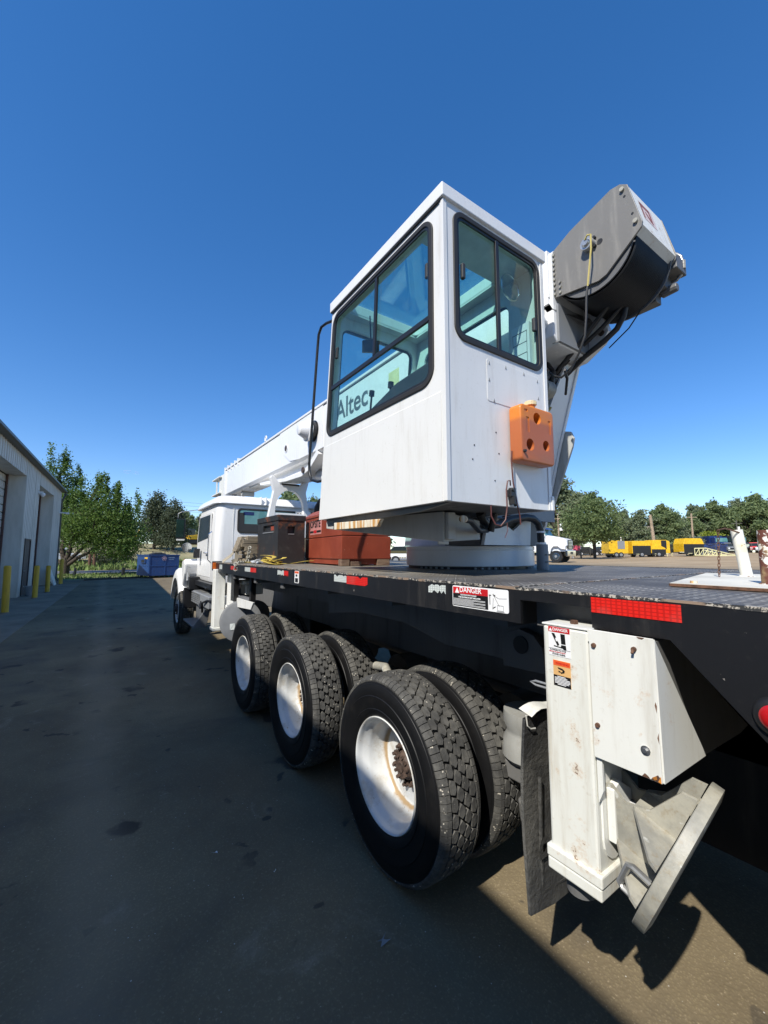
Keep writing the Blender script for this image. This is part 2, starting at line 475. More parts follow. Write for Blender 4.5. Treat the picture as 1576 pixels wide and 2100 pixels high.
# ------------------------------------------------------------------ mesh helpers
class MB:
    def __init__(s): s.v = []; s.f = []; s.fm = []; s.cur = 0
    def add(s, vs, fs):
        o = len(s.v)
        s.v += [tuple(v) for v in vs]
        for f in fs:
            s.f.append(tuple(i + o for i in f)); s.fm.append(s.cur)
        return s
    def box(s, x0, x1, y0, y1, z0, z1):
        return s.add([(x0,y0,z0),(x1,y0,z0),(x1,y1,z0),(x0,y1,z0),(x0,y0,z1),(x1,y0,z1),(x1,y1,z1),(x0,y1,z1)],
                     [(0,3,2,1),(4,5,6,7),(0,1,5,4),(1,2,6,5),(2,3,7,6),(3,0,4,7)])
    def obox(s, c, ax, ay, az):
        c, ax, ay, az = map(Vector, (c, ax, ay, az))
        vs = [c + ax*i + ay*j + az*k for k in (-1,1) for (i,j) in ((-1,-1),(1,-1),(1,1),(-1,1))]
        return s.add(vs, [(0,3,2,1),(4,5,6,7),(0,1,5,4),(1,2,6,5),(2,3,7,6),(3,0,4,7)])
    def prism(s, poly, off):
        n = len(poly); off = Vector(off)
        a = [Vector(p) for p in poly]; b = [p + off for p in a]
        nrm = Vector((0,0,0))
        for i in range(n): nrm += a[i].cross(a[(i+1) % n])
        fl = nrm.dot(off) > 0
        fs = [tuple(range(n))[::-1] if fl else tuple(range(n)), tuple(range(n, 2*n)) if fl else tuple(range(n, 2*n))[::-1]]
        for i in range(n):
            j = (i + 1) % n
            fs.append((i, j, n+j, n+i) if fl else (j, i, n+i, n+j))
        return s.add(a + b, fs)
    def cyl(s, p0, p1, r0, r1=None, n=20, cap=True):
        r1 = r0 if r1 is None else r1
        p0, p1 = Vector(p0), Vector(p1)
        d = (p1 - p0).normalized()
        u = d.orthogonal().normalized(); w = d.cross(u)
        vs = []
        for p, r in ((p0, r0), (p1, r1)):
            for i in range(n):
                a = 2*math.pi*i/n
                vs.append(p + u*(r*math.cos(a)) + w*(r*math.sin(a)))
        fs = [(i, (i+1) % n, n+(i+1) % n, n+i) for i in range(n)]
        if cap: fs += [tuple(range(n))[::-1], tuple(range(n, 2*n))]
        return s.add(vs, fs)
    def tube(s, pts, r, n=8, closed=False):
        pts = [Vector(p) for p in pts]; m = len(pts)
        rs = r if isinstance(r, (list, tuple)) else [r]*m
        vs = []; u = None
        for i, p in enumerate(pts):
            if closed: d = pts[(i+1) % m] - pts[i-1]
            else: d = pts[min(i+1, m-1)] - pts[max(i-1, 0)]
            d.normalize()
            if u is None: u = d.orthogonal().normalized()
            u = (u - d*u.dot(d))
            u = u.normalized() if u.length > 1e-5 else d.orthogonal().normalized()
            w = d.cross(u)
            for k in range(n):
                a = 2*math.pi*k/n
                vs.append(p + u*(rs[i]*math.cos(a)) + w*(rs[i]*math.sin(a)))
        fs = []
        for i in range(m if closed else m-1):
            a, b = i*n, ((i+1) % m)*n
            for k in range(n): fs.append((a+k, a+(k+1) % n, b+(k+1) % n, b+k))
        if not closed: fs += [tuple(range(n))[::-1], tuple(range((m-1)*n, m*n))]
        return s.add(vs, fs)
    def lathe_x(s, prof, n=48, c=(0,0,0), closed=False):
        # prof: (x, r) pairs spun about the X axis
        vs = [(c[0]+x, c[1]+r*math.cos(2*math.pi*i/n), c[2]+r*math.sin(2*math.pi*i/n)) for x, r in prof for i in range(n)]
        fs = []
        m = len(prof)
        for j in range(m if closed else m-1):
            a, b = j*n, ((j+1) % m)*n
            for i in range(n): fs.append((a+i, a+(i+1) % n, b+(i+1) % n, b+i))
        return s.add(vs, fs)
    def mesh(s, name, mats, smooth=False):
        me = bpy.data.meshes.new(name)
        me.from_pydata(s.v, [], s.f)
        mats = mats if isinstance(mats, (list, tuple)) else [mats]
        for m in mats: me.materials.append(m)
        if len(mats) > 1: me.polygons.foreach_set('material_index', s.fm)
        if smooth:
            me.polygons.foreach_set('use_smooth', [True]*len(me.polygons))
            me.update()
            me.set_sharp_from_angle(angle=rad(smooth if smooth is not True else 38))
        me.update()
        return me
    def build(s, name, mats, parent=None, smooth=False, bevel=0.0, fix=False):
        me = s.mesh(name, mats, smooth)
        if fix:
            import bmesh
            bm = bmesh.new(); bm.from_mesh(me); bmesh.ops.recalc_face_normals(bm, faces=bm.faces); bm.to_mesh(me); bm.free()
        return obj(name, me, parent, bevel)

def obj(name, me, parent=None, bevel=0.0):
    o = bpy.data.objects.new(name, me)
    COL.objects.link(o)
    if parent is not None:
        o.parent = parent
        o.matrix_parent_inverse = Matrix.Translation(-Vector(parent.get('_w', (0, 0, 0))))
    o['_w'] = (0.0, 0.0, 0.0)
    if bevel:
        b = o.modifiers.new('bevel', 'BEVEL'); b.width = bevel; b.segments = 2; b.limit_method = 'ANGLE'; b.angle_limit = rad(40)
    return o

def tag(o, label=None, cat=None, group=None, kind=None):
    if label: o['label'] = label
    if cat: o['category'] = cat
    if group: o['group'] = group
    if kind: o['kind'] = kind
    return o

def thing(name, label, cat, loc=(0, 0, 0), group=None, local=False):
    o = bpy.data.objects.new(name, None)
    COL.objects.link(o)
    o.empty_display_size = .2
    o.location = loc
    o['_w'] = (0.0, 0.0, 0.0) if local else tuple(float(c) for c in loc)
    return tag(o, label, cat, group)

def kids(o): return [c for c in bpy.data.objects if c.parent == o]
def copy_tree(o, label=None, parent=None):
    c = o.copy(); COL.objects.link(c)
    if parent is not None: c.parent = parent
    if label: c['label'] = label
    for ch in kids(o): copy_tree(ch, None, c)
    return c

def rrect(u0, u1, v0, v1, r, n=5):
    r = min(r, (u1-u0)/2, (v1-v0)/2)
    out = []
    for cu, cv, a0 in ((u1-r, v0+r, -90), (u1-r, v1-r, 0), (u0+r, v1-r, 90), (u0+r, v0+r, 180)):
        for i in range(n+1):
            a = rad(a0 + 90*i/n)
            out.append((cu + r*math.cos(a), cv + r*math.sin(a)))
    return out

def ring(mb, outer, inner, place, t0, t1):
    # a frame between two outlines with the same count of points; place(u, v, t) maps to 3D
    n = len(outer)
    vs = [place(u, v, t) for t in (t0, t1) for pl in (outer, inner) for (u, v) in pl]
    fs = []
    for i in range(n):
        j = (i+1) % n
        fs.append((i, j, n+j, n+i)); fs.append((2*n+i, 3*n+i, 3*n+j, 2*n+j))
        fs.append((i, 2*n+i, 2*n+j, j)); fs.append((n+i, n+j, 3*n+j, 3*n+i))
    mb.add(vs, fs)

def plate_hole(mb, outer4, hole, place, t0, t1):
    # rectangular wall with a rounded opening: outer4=(u0,u1,v0,v1), hole=(u0,u1,v0,v1,r)
    u0, u1, v0, v1 = outer4
    hu0, hu1, hv0, hv1, r = hole
    inner = rrect(hu0, hu1, hv0, hv1, r)
    n = len(inner); q = n // 4
    outer = []
    cs = [(u1, v0), (u1, v1), (u0, v1), (u0, v0)]
    for k in range(4):
        for i in range(q): outer.append(cs[k])
    # spread the outer points slightly along the sides so no face is degenerate
    for k in range(4):
        ax, ay = cs[k]
        px, py = cs[k-1]; nx, ny = cs[(k+1) % 4]
        for i in range(q):
            f = i/(q-1)
            if f < .5: t = (.5-f)*.12; outer[k*q+i] = (ax+(px-ax)*t, ay+(py-ay)*t)
            elif f > .5: t = (f-.5)*.12; outer[k*q+i] = (ax+(nx-ax)*t, ay+(ny-ay)*t)
            else: outer[k*q+i] = (ax, ay)
    # true corners must exist: build by ring, then corner triangles are covered by the point nearest the corner
    for k in range(4):
        mid = k*q + q//2
        outer[mid] = cs[k]
    ring(mb, outer, inner, place, t0, t1)

FONT = None
def text_mesh(name, body, size, mat, parent, origin, right, up, depth=.0012, align='LEFT', bold=0.0, xs=1.0):
    cu = bpy.data.curves.new(name, 'FONT')
    cu.body = body; cu.size = size; cu.extrude = 0.0; cu.offset = bold
    cu.align_x = align; cu.align_y = 'BOTTOM'
    tmp = bpy.data.objects.new('tmp', cu)
    COL.objects.link(tmp)
    dg = bpy.context.evaluated_depsgraph_get()
    me = bpy.data.meshes.new_from_object(tmp.evaluated_get(dg))
    bpy.data.objects.remove(tmp)
    right, up = Vector(right).normalized(), Vector(up).normalized()
    nr = right.cross(up)
    o3 = Vector(origin) + nr*depth
    for v in me.vertices:
        v.co = o3 + right*(v.co.x*xs) + up*v.co.y
    me.materials.clear(); me.materials.append(mat)
    return obj(name, me, parent)

exec_parts = []
# ------------------------------------------------------------------ ground and setting
def G(x, y):
    def pw(v, pts):
        if v <= pts[0][0]: return pts[0][1]
        for (a, b), (c, d) in zip(pts, pts[1:]):
            if v <= c:
                t = (v-a)/(c-a); return b + (d-b)*t
        return pts[-1][1]
    gx = pw(x, [(5, 0), (20, .42), (34, .87), (60, 1.10), (95, 1.75), (150, 1.9)])
    gy = pw(y, [(53, 0), (58, .75), (66, 2.0), (80, 3.3), (120, 3.9)]) * pw(x, [(-200, 1), (22, 1), (45, .45), (70, .0)])
    return max(gx, gy)

def sheet(name, xs, ys, dz, mat, kind='structure', zf=None):
    vs = [(x, y, (zf or G)(x, y) + dz) for y in ys for x in xs]
    nx = len(xs)
    fs = [(j*nx+i, j*nx+i+1, (j+1)*nx+i+1, (j+1)*nx+i) for j in range(len(ys)-1) for i in range(nx-1)]
    mb = MB().add(vs, fs)
    return tag(mb.build(name, mat, smooth=60), kind=kind)
gx = [-900, -400, -150, -60, -30, -15, -6, 0, 5, 8, 11, 14, 17, 20, 24, 29, 34, 40, 47, 54, 60, 70, 82, 95, 120, 150, 300, 900]
gy = [-600, -200, -60, -20, -8, 0, 6, 12, 18, 24, 30, 36, 42, 48, 53, 54.5, 56, 58, 60, 62, 64, 66, 70, 75, 80, 90, 105, 120, 200, 900]
sheet('ground', gx, gy, 0.0, M['asphalt'])
sheet('grass_verge', [-14, -6, -1.2, 1.0, 3, 6, 9.5], [32.6, 34.5, 36.5, 38.5, 41.5], .012, M['grassbase'],
      zf=lambda x, y: .03 if 34 < y < 40 else .0)
sheet('road', [-60, -20, 0, 5, 20, 34, 60], [42.0, 45, 48.6], .016, M['road'])
sheet('dirt_bank', [-150, -60, -20, 0, 10, 22, 32, 45], [50.0, 53, 54.5, 56, 58, 60, 62, 64, 66, 70, 75, 80, 90, 105], .02, M['bank'])
# concrete apron along the building
ap = MB()
ap.prism([(-1.633-.42, -6, .008), (-1.0, 28.6, .008), (-4.5, 28.9, .008), (-5.4, -6, .008)], (0, 0, -.05))
tag(ap.build('concrete_apron', M['concrete'], fix=True), kind='structure')

# road kerb timber / edging
def grass_blades():
    r = np.random.default_rng(3)
    n = 9000
    reg = r.random(n)
    x = np.where(reg < .65, r.uniform(-8, 6, n), r.uniform(-12, 9, n))
    y = np.where(reg < .65, r.uniform(33.2, 41.2, n), r.uniform(49.5, 57.5, n))
    h = np.where(reg < .65, r.uniform(.06, .2, n), r.uniform(.15, .55, n))
    z = np.array([G(a, b) for a, b in zip(x, y)])
    a = r.uniform(0, 6.28, n); w = h*.28
    lx, ly = r.normal(0, .35, n)*h, r.normal(0, .35, n)*h
    v = np.zeros((n, 3, 3))
    v[:, 0] = np.stack([x-np.cos(a)*w, y-np.sin(a)*w, z], 1)
    v[:, 1] = np.stack([x+np.cos(a)*w, y+np.sin(a)*w, z], 1)
    v[:, 2] = np.stack([x+lx, y+ly, z+h], 1)
    me = bpy.data.meshes.new('grass')
    me.from_pydata(v.reshape(-1, 3).tolist(), [], np.arange(n*3).reshape(-1, 3).tolist())
    me.materials.append(M['blade'])
    tag(obj('grass', me), 'rough green grass and weeds along the road', 'grass', kind='stuff')
grass_blades()

# ------------------------------------------------------------------ the warehouse
BC = Vector((-2.365, 31.1, 0)); BV = Vector((-.036, -1, 0)).normalized(); BN = Vector((-1, .036, 0)).normalized()
def BW(s, d, z): return BC + BV*s + BN*d + Vector((0, 0, z))
H = 5.42
wh = thing('warehouse', 'long white sheet-metal warehouse with tall roll-up doors, left edge of the yard', 'building', tuple(BW(20, 6, 0)))
S_END = 46.0
# openings along the wall: (s0, s1, top, depth)
ops = [(2.85, 7.1, 4.80, .55), (8.2, 9.4, 2.3, -.02), (10.1, 14.6, 4.74, .55), (19, 23.4, 4.74, .55), (28, 32.4, 4.74, .55)]
def ribbed(mb, s0, s1, z0, z1, pitch=.3):
    s = s0
    while s < s1 - 1e-4:
        e = min(s+pitch, s1); w = e - s
        prof = [(0, 0), (.45*w, 0), (.55*w, -.045), (.90*w, -.045), (w, 0)]
        for (a, da), (b, db) in zip(prof, prof[1:]):
            mb.add([BW(s+a, da, z0), BW(s+b, db, z0), BW(s+b, db, z1), BW(s+a, da, z1)], [(0, 1, 2, 3)])
        s = e
wm = MB()
cur = 0.0
for s0, s1, top, dp in ops:
    ribbed(wm, cur, s0, 0, H); ribbed(wm, s0, s1, top, H); cur = s1
ribbed(wm, cur, S_END, 0, H)
wm.build('wall', M['corr'], wh)
en = MB()
en.add([BW(0, 0, 0), BW(0, 14, 0), BW(0, 14, H+.0), BW(0, 7, H+1.1), BW(0, 0, H)], [(0, 1, 2, 3, 4)])
en.add([BW(S_END, 0, 0), BW(S_END, 14, 0), BW(S_END, 14, H), BW(S_END, 7, H+1.1), BW(S_END, 0, H)], [(4, 3, 2, 1, 0)])
en.add([BW(0, 14, 0), BW(S_END, 14, 0), BW(S_END, 14, H), BW(0, 14, H)], [(0, 1, 2, 3)])
en.build('end_wall', M['corr'], wh)
rf = MB()
rf.prism([BW(-.35, -.16, H+.06), BW(-.35, 7, H+1.25), BW(-.35, 14.3, H+.06), BW(-.35, 14.3, H+.0), BW(-.35, 7, H+1.17), BW(-.35, -.16, H-.02)], BV*(S_END+.7))
rf.build('roof', M['trimgreen'], wh, fix=True)
gt = MB()
gt.prism([BW(-.37, -.27, H+.09), BW(-.37, -.165, H+.09), BW(-.37, -.165, H-.05), BW(-.37, -.23, H-.05), BW(-.37, -.28, H-.01)], BV*(S_END+.74))
gt.build('gutter', M['gutter'], wh, fix=True)
so = MB(); so.prism([BW(-.3, -.16, H-.03), BW(-.3, .0, H-.03), BW(-.3, .0, H-.045), BW(-.3, -.16, H-.045)], BV*(S_END+.6))
so.build('soffit', M['gutter'], wh, fix=True)
dn = MB()
dn.tube([BW(-.12, -.22, H-.06), BW(-.12, -.2, H-.25), BW(-.10, -.06, H-.55), BW(-.10, -.06, .2), BW(-.10, -.18, .08)], .055, 8)
dn.build('downpipe', M['trimgreen'], wh, smooth=True)
ct = MB(); ct.prism([BW(-.03, -.04, 0), BW(.16, -.04, 0), BW(.16, .02, 0), BW(-.03, .02, 0)], (0, 0, H-.06))
ct.build('corner_trim', M['corr'], wh, fix=True)
for k, (s0, s1, top, dp) in enumerate(ops):
    if k == 1:
        d = MB(); d.prism([BW(s0+.06, dp, .02), BW(s1-.06, dp, .02), BW(s1-.06, dp+.05, .02), BW(s0+.06, dp+.05, .02)], (0, 0, top-.08))
        dd = d.build('door', M['brick'], wh, fix=True)
        kn = MB(); kn.cyl(BW(s1-.16, dp, 1.0), BW(s1-.16, dp-.07, 1.0), .03, n=10); kn.build('door_handle', M['steel'], dd)
        fr = MB()
        for a, b, z0, z1 in ((s0, s0+.06, 0, top), (s1-.06, s1, 0, top), (s0+.062, s1-.062, top-.06, top)):
            fr.prism([BW(a, -.055, z0), BW(b, -.055, z0), BW(b, .03, z0), BW(a, .03, z0)], (0, 0, z1-z0))
        fr.build('door_frame', M['brick'], wh, fix=True)
        continue
    jb = MB()
    for s_ in (s0, s1):
        jb.add([BW(s_, -.022, 0), BW(s_, dp, 0), BW(s_, dp, top), BW(s_, -.022, top)], [(0, 1, 2, 3)])
    jb.add([BW(s0, -.022, top), BW(s1, -.022, top), BW(s1, dp, top), BW(s0, dp, top)], [(0, 1, 2, 3)])
    jb.build('door_jamb', M['corr'], wh)
    for a, b in ((s0+.003, s0+.10), (s1-.10, s1-.003)):
        st = MB()
        st.prism([BW(a, dp-.05, 0), BW(b, dp-.05, 0), BW(b, dp-.002, 0), BW(a, dp-.002, 0)], (0, 0, top-.01))
        st.build('door_seal', M['brownstrip'], wh, fix=True)
    fr = MB(); fr.prism([BW(s0+.01, dp+.09, 0), BW(s1-.01, dp+.09, 0), BW(s1-.01, dp+.12, 0), BW(s0+.01, dp+.12, 0)], (0, 0, top))
    door = fr.build('rollup_door', M['white'], wh, fix=True)
    npn = 16; hh = (top-.02)/npn
    if k > 2: continue
    pm = None
    for q in range(npn):
        mb = MB()
        z0 = .01 + q*hh
        mb.prism([BW(s0+.012, dp+.035, z0+.012), BW(s0+.012, dp+.02, z0+.03), BW(s0+.012, dp+.02, z0+hh-.03), BW(s0+.012, dp+.035, z0+hh-.012), BW(s0+.012, dp+.085, z0+hh-.004), BW(s0+.012, dp+.085, z0+.004)], BV*(s1-s0-.024))
        mb.build('door_panel', M['corr'], door, fix=True)
cm = MB(); cm.obox(BW(7.45, -.11, 4.42), BV*.05, BN*.10, (0, 0, .05)); cm.cyl(BW(7.45, -.2, 4.40), BW(7.45, -.2, 4.30), .085, .09, 14); cm.cyl(BW(7.45, -.2, 4.30), BW(7.45, -.2, 4.22), .075, .03, 14)
cm.build('security_camera', M['white_clean'], wh, smooth=True)
lm = MB(); lm.obox(BW(.35, -.2, 4.1), BV*.09, BN*.2, (0, 0, .03)); lm.obox(BW(.35, -.42, 4.08), BV*.12, BN*.08, (0, 0, .05))
lm.build('wall_lamp', M['white_clean'], wh)

# bollards
def bollard():
    t = thing('bollard', 'x', 'bollard', (0, 0, 0), 'yellow bollards along the warehouse', local=True)
    b = MB(); b.cyl((0, 0, 0), (0, 0, 1.16), .085, .085, 20)
    b.cyl((0, 0, 1.16), (0, 0, 1.185), .085, .055, 20)
    b.build('post', M['bollard'], t, smooth=True)
    c = MB(); c.cyl((0, 0, 0), (0, 0, .03), .12, .10, 20); c.build('footing', M['concrete'], t)
    return t
b0 = bollard()
for k, (x, y, lab, h) in enumerate([(-2.24, 15.8, 'nearest yellow bollard, by the left edge in front of the big roll-up door', 1.14), (-2.09, 20.4, 'yellow bollard with a grey bucket standing just behind it', 1.04), (-1.96, 23.1, 'yellow bollard between the bucket and the leaning board', .98), (-1.88, 28.5, 'farthest yellow bollard, under the tree at the building corner', 1.16)]):
    o = b0 if k == 0 else copy_tree(b0)
    o.location = (x, y, .008); o.scale = (1, 1, h); o.rotation_euler = (rad([1.5, 0, -1, .5][k]), rad([-1, 0, .6, 0][k]), k*1.3)
    o['label'] = lab
t = thing('bucket', 'grey metal bucket on the concrete behind the second bollard', 'bucket', (-2.35, 21.6, 0))
b = MB(); b.cyl((-2.35, 21.6, .01), (-2.35, 21.6, .40), .17, .21, 20, cap=False); b.cyl((-2.35, 21.6, .01), (-2.35, 21.6, .02), .17, .17, 20)
b.build('body', M['greyp'], t, smooth=True)
b = MB(); b.tube([(-2.35+.22*math.cos(a), 21.6-.05-.05*math.sin(a), .40+.02-.16*math.sin(a)) for a in np.linspace(0, math.pi, 9)], .006, 5); b.build('handle', M['steel'], t)
t = thing('leaning_board', 'pale board leaning against the warehouse wall by the far corner', 'board', (-2.2, 28, 0))
b = MB(); b.prism([BW(3.4, -.06, .9), BW(3.3, -.35, .01), BW(3.3, -.40, .01), BW(3.4, -.11, .92)], BV*(-.8)); b.build('board', M['white_worn'], t, fix=True)
b = MB(); b.prism([BW(3.42, -.055, .5), BW(3.32, -.30, .01), BW(3.32, -.34, .01), BW(3.42, -.1, .5)], BV*(.06)); b.build('brace', M['wood'], t, fix=True)
# ------------------------------------------------------------------ the crane truck
TR = thing('crane_truck', 'white boom crane truck with a raised operator cabin, black flatbed deck and dual rear tyres', 'crane truck', (2.75, 4.0, 0))
XL, XR = 1.314, 4.186
ZD = 1.585

# --- wheels
def tread_blocks(mb, kind, side=1):
    n = {'hex': 46, 'wave': 44, 'brick': 50}[kind]
    R0, R1 = .494, .512
    pitch = 2*math.pi/n
    def P(x, s, r): return (x, r*math.cos(s*pitch), r*math.sin(s*pitch))
    rr = random.Random(11 + len(kind))
    rows = {'hex': [(.070, .0185), (.110, .0185), (.150, .0185), (.190, .0185)], 'wave': [(.071, .0185), (.110, .0180), (.150, .0180), (.189, .0185)], 'brick': [(.070, .0165), (.106, .0165), (.142, .0165), (.178, .0165)]}[kind]
    for ri, (xc, w) in enumerate(rows):
        for k in range(n):
            s0 = k + (.5 if ri % 2 else 0)
            j = rr.uniform(-.02, .02)
            if kind == 'brick': pl = [(-w, -.43), (w, -.43), (w, .43), (-w, .43)]
            elif kind == 'hex':
                a = .17 if ri != 1 else .20
                pl = [(-w, -.47+a), (0, -.47), (w, -.47+a*.7), (w, .45-a), (.002, .45), (-w, .45-a*.7)]
                pl = [(-w*1.02, -.26), (-w*.2, -.48), (w*.9, -.36), (w*1.02, .18), (w*.3, .44), (-w*.9, .34)]
                if ri in (1, 2): pl = [(-w*1.05, -.20), (0, -.47), (w*1.05, -.20), (w*1.05, .22), (0, .47), (-w*1.05, .22)]
            else:
                pl = [(-w, -.34), (-w*.1, -.47), (w, -.26), (w, .30), (w*.1, .46), (-w, .24)]
            m = len(pl)
            base = [P(xc+x, s0+s+j, R0) for x, s in pl]
            top = [P(xc+x*.93, s0+s*.955+j, R1 - .0035*abs(xc+x-.13)/.08) for x, s in pl]
            mb.add(base+top, [tuple(range(m, 2*m))] + [(i, (i+1) % m, m+(i+1) % m, m+i) for i in range(m)])
    for xs, sg in ((.022, 1), (.238, -1)):
        for k in range(n*2 if kind != 'brick' else n):
            s0 = k*(.5 if kind != 'brick' else 1.0)
            hw = .236 if kind != 'brick' else .485
            xi = xs + sg*.024
            xo = xs - sg*.016
            a = [P(xo, s0-hw, .470), P(xi, s0-hw, R0), P(xi, s0+hw, R0), P(xo, s0+hw, .470)]
            b = [P(xo-sg*.003, s0-hw*.92, .485), P(xs, s0-hw*.94, R1-.009), P(xi-sg*.002, s0-hw*.94, R1-.003), P(xi-sg*.002, s0+hw*.94, R1-.003), P(xs, s0+hw*.94, R1-.009), P(xo-sg*.003, s0+hw*.92, .485)]
            mb.add(a+b, [(4, 5, 8, 9), (5, 6, 7, 8), (0, 1, 6, 5, 4), (3, 9, 8, 7, 2), (1, 2, 7, 6), (0, 4, 9, 3)])
    return mb

def make_tyre(kind):
    mb = MB(); mb.cur = 0
    side = [(.030, .284), (.012, .290), (.004, .300), (-.002, .315), (-.006, .330), (-.003, .333), (-.011, .372), (-.015, .400), (-.011, .403), (-.013, .425), (-.008, .448), (-.002, .462), (.001, .464), (.004, .474), (.012, .487), (.022, .494)]
    prof = side + [(.26-x, r) for x, r in reversed(side)]
    mb.lathe_x(prof, 96)
    mb.cur = 1
    tread_blocks(mb, kind)
    me = mb.mesh('tyre', [M['rubber'], M['tread']], smooth=25)
    import bmesh
    bm = bmesh.new(); bm.from_mesh(me); bmesh.ops.recalc_face_normals(bm, faces=bm.faces); bm.to_mesh(me); bm.free()
    return me
TY = {k: make_tyre(k) for k in ('hex', 'wave', 'brick')}

def make_rim(style):
    mb = MB()
    if style == 'dish':
        prof = [(.034, .286), (.014, .288), (.008, .284), (.010, .279), (.018, .2745), (.034, .271), (.052, .266), (.072, .250), (.090, .245), (.165, .243), (.178, .238), (.190, .230), (.198, .214), (.196, .19), (.190, .155), (.186, .105), (.180, .100)]
    elif style == 'inner':
        prof = [(.034, .286), (.008, .288), (.010, .279), (.04, .268), (.08, .25), (.2, .25), (.24, .27), (.25, .288)]
    else:
        prof = [(.034, .286), (.014, .288), (.008, .284), (.012, .276), (.03, .266), (.055, .258), (.062, .24), (.045, .225), (.022, .19), (.012, .165), (.012, .10), (.02, .095)]
    mb.lathe_x(prof, 72)
    me = mb.mesh('rim', M['rim'], smooth=50)
    return me
def hub_bm(style):
    mb = MB()
    x0 = .186 if style == 'dish' else .012
    # hub drum and cap
    mb.lathe_x([(x0+.01, .078), (x0-.012, .076), (x0-.018, .074), (x0-.030, .064), (x0-.045, .058), (x0-.050, .048), (x0-.052, .03), (x0-.058, .028), (x0-.058, .0)], 32)
    for k in range(10):
        a = 2*math.pi*k/10
        y, z = .100*math.cos(a), .100*math.sin(a)
        mb.cyl((x0+.004, y, z), (x0-.020, y, z), .0165, .0165, 6)
        mb.cyl((x0-.020, y, z), (x0-.036, y, z), .0095, .0095, 8)
        y, z = .055*math.cos(a+.3), .055*math.sin(a+.3)
        mb.cyl((x0-.045, y, z), (x0-.060, y, z), .009, .009, 6)
    return mb.mesh('hub', M['hub'], smooth=35)
RIM = {k: make_rim(k) for k in ('dish', 'inner', 'steer')}
HUB = {k: hub_bm(k) for k in ('dish', 'steer')}
def wheel(x, y, kind, style, flip=False, roll=0.0):
    w = obj('wheel', TY[kind], TR)
    w.rotation_euler = (roll, 0, math.pi if flip else 0)
    w.location = (x, y, .512)
    r = obj('rim', RIM[style], w)
    if style != 'inner': obj('hub', HUB[style], w)
    if style == 'steer':
        hb = MB()
        for k in range(10):
            a = 2*math.pi*k/10+.3
            y_, z_ = .205*math.cos(a), .205*math.sin(a)
            hb.cyl((.050, y_, z_), (.024, y_, z_), .022, .022, 10)
        hb.build('hand_holes', M['black'], w)
    return w
for k, (y, kind) in enumerate(((1.952, 'hex'), (3.322, 'wave'), (4.692, 'brick'))):
    wheel(1.318, y, kind, 'dish', roll=.3+k*1.1)
    wheel(1.318+.362, y, kind, 'inner', roll=.9+k)
    wheel(XR-.004, y, kind, 'dish', True)
    wheel(XR-.004-.335, y, kind, 'inner', True)
wheel(1.36, 9.9, 'brick', 'steer')
wheel(XR-.05, 9.9, 'brick', 'steer', True)

# --- chassis
b = MB()
for x in (2.25, 3.12): b.box(x, x+.09, -.4, 11.2, .86, 1.13)
for y in (-.3, 1.2, 2.6, 4.0, 5.4, 7.0, 8.4, 11.0): b.box(2.34, 3.12, y, y+.1, .9, 1.1)
b.build('chassis_frame', M['frame_grey'], TR)
for y in (1.952, 3.322, 4.692):
    b = MB(); b.cyl((1.6, y, .512), (3.9, y, .512), .075, .075, 14)
    b.cyl((2.45, y, .52), (3.0, y, .52), .2, .2, 18); b.cyl((1.56, y, .512), (1.66, y, .512), .14, .14, 20); b.cyl((3.85, y, .512), (3.95, y, .512), .14, .14, 20)
    b.build('axle', M['frame_grey'], TR, smooth=True)
b = MB(); b.cyl((1.5, 9.9, .50), (4.0, 9.9, .5), .06, .06, 12); b.box(2.0, 3.5, 9.84, 9.96, .42, .52); b.build('axle', M['frame_grey'], TR)
b = MB()
for y in (2.63, 4.0):
    b.box(2.1, 2.22, y-.65, y+.65, .62, .70); b.box(3.3, 3.42, y-.65, y+.65, .62, .70)
b.cyl((2.75, 1.95, .62), (2.75, 9, .80), .05, .05, 12)
b.build('suspension_beam', M['frame_grey'], TR)
b = MB()
b.lathe_x([(0, .0), (0, .12), (.02, .14), (.10, .135), (.13, .118), (.15, .118), (.19, .135), (.24, .13), (.25, 0)], 24)
for i, v in enumerate(b.v): b.v[i] = (1.86+v[2], 1.38+v[1], .67+v[0])
b.build('air_spring', M['steelgrey'], TR, smooth=35)
b = MB(); b.box(1.76, 2.0, 1.28, 1.5, .58, .665); b.cyl((1.80, 1.36, .50), (1.80, 1.36, .40), .05, .04, 14); b.build('spring_seat', M['greyp2'], TR, bevel=.008)
b = MB(); b.tube([(1.68, 2.55, .90), (1.66, 2.40, .925), (1.64, 2.34, .90)], .03, 12); b.build('air_tank', M['galv'], TR, smooth=True)

# --- subframe side under the deck
b = MB()
b.prism([(1.75, 3.46, 1.445), (1.75, 1.18, 1.445), (1.75, 1.18, 1.17), (1.75, 1.9, 1.16), (1.75, 2.15, 1.21), (1.75, 2.3, 1.235), (1.75, 2.9, 1.235), (1.75, 3.46, 1.16)], (.5, 0, 0))
b.build('subframe_box', M['frame_grey'], TR, bevel=.004, fix=True)
b = MB(); b.prism([(1.69, 1.16, 1.165), (1.69, 1.40, 1.155), (1.69, 1.405, 1.27), (1.69, 1.37, 1.325), (1.69, 1.30, 1.35), (1.69, 1.22, 1.33), (1.69, 1.175, 1.28)], (.055, 0, 0))
lug = b.build('frame_lug', M['frame_grey'], TR, bevel=.003, fix=True)
b = MB(); b.cyl((1.684, 1.29, 1.275), (1.74, 1.29, 1.275), .042, .042, 24); b.build('pin_hole', M['sticker_black'], lug)
b = MB()
b.box(1.95, 2.2, 3.46, 6.1, 1.20, 1.44)
b.box(3.2, 3.5, -.4, 6.1, 1.17, 1.44)
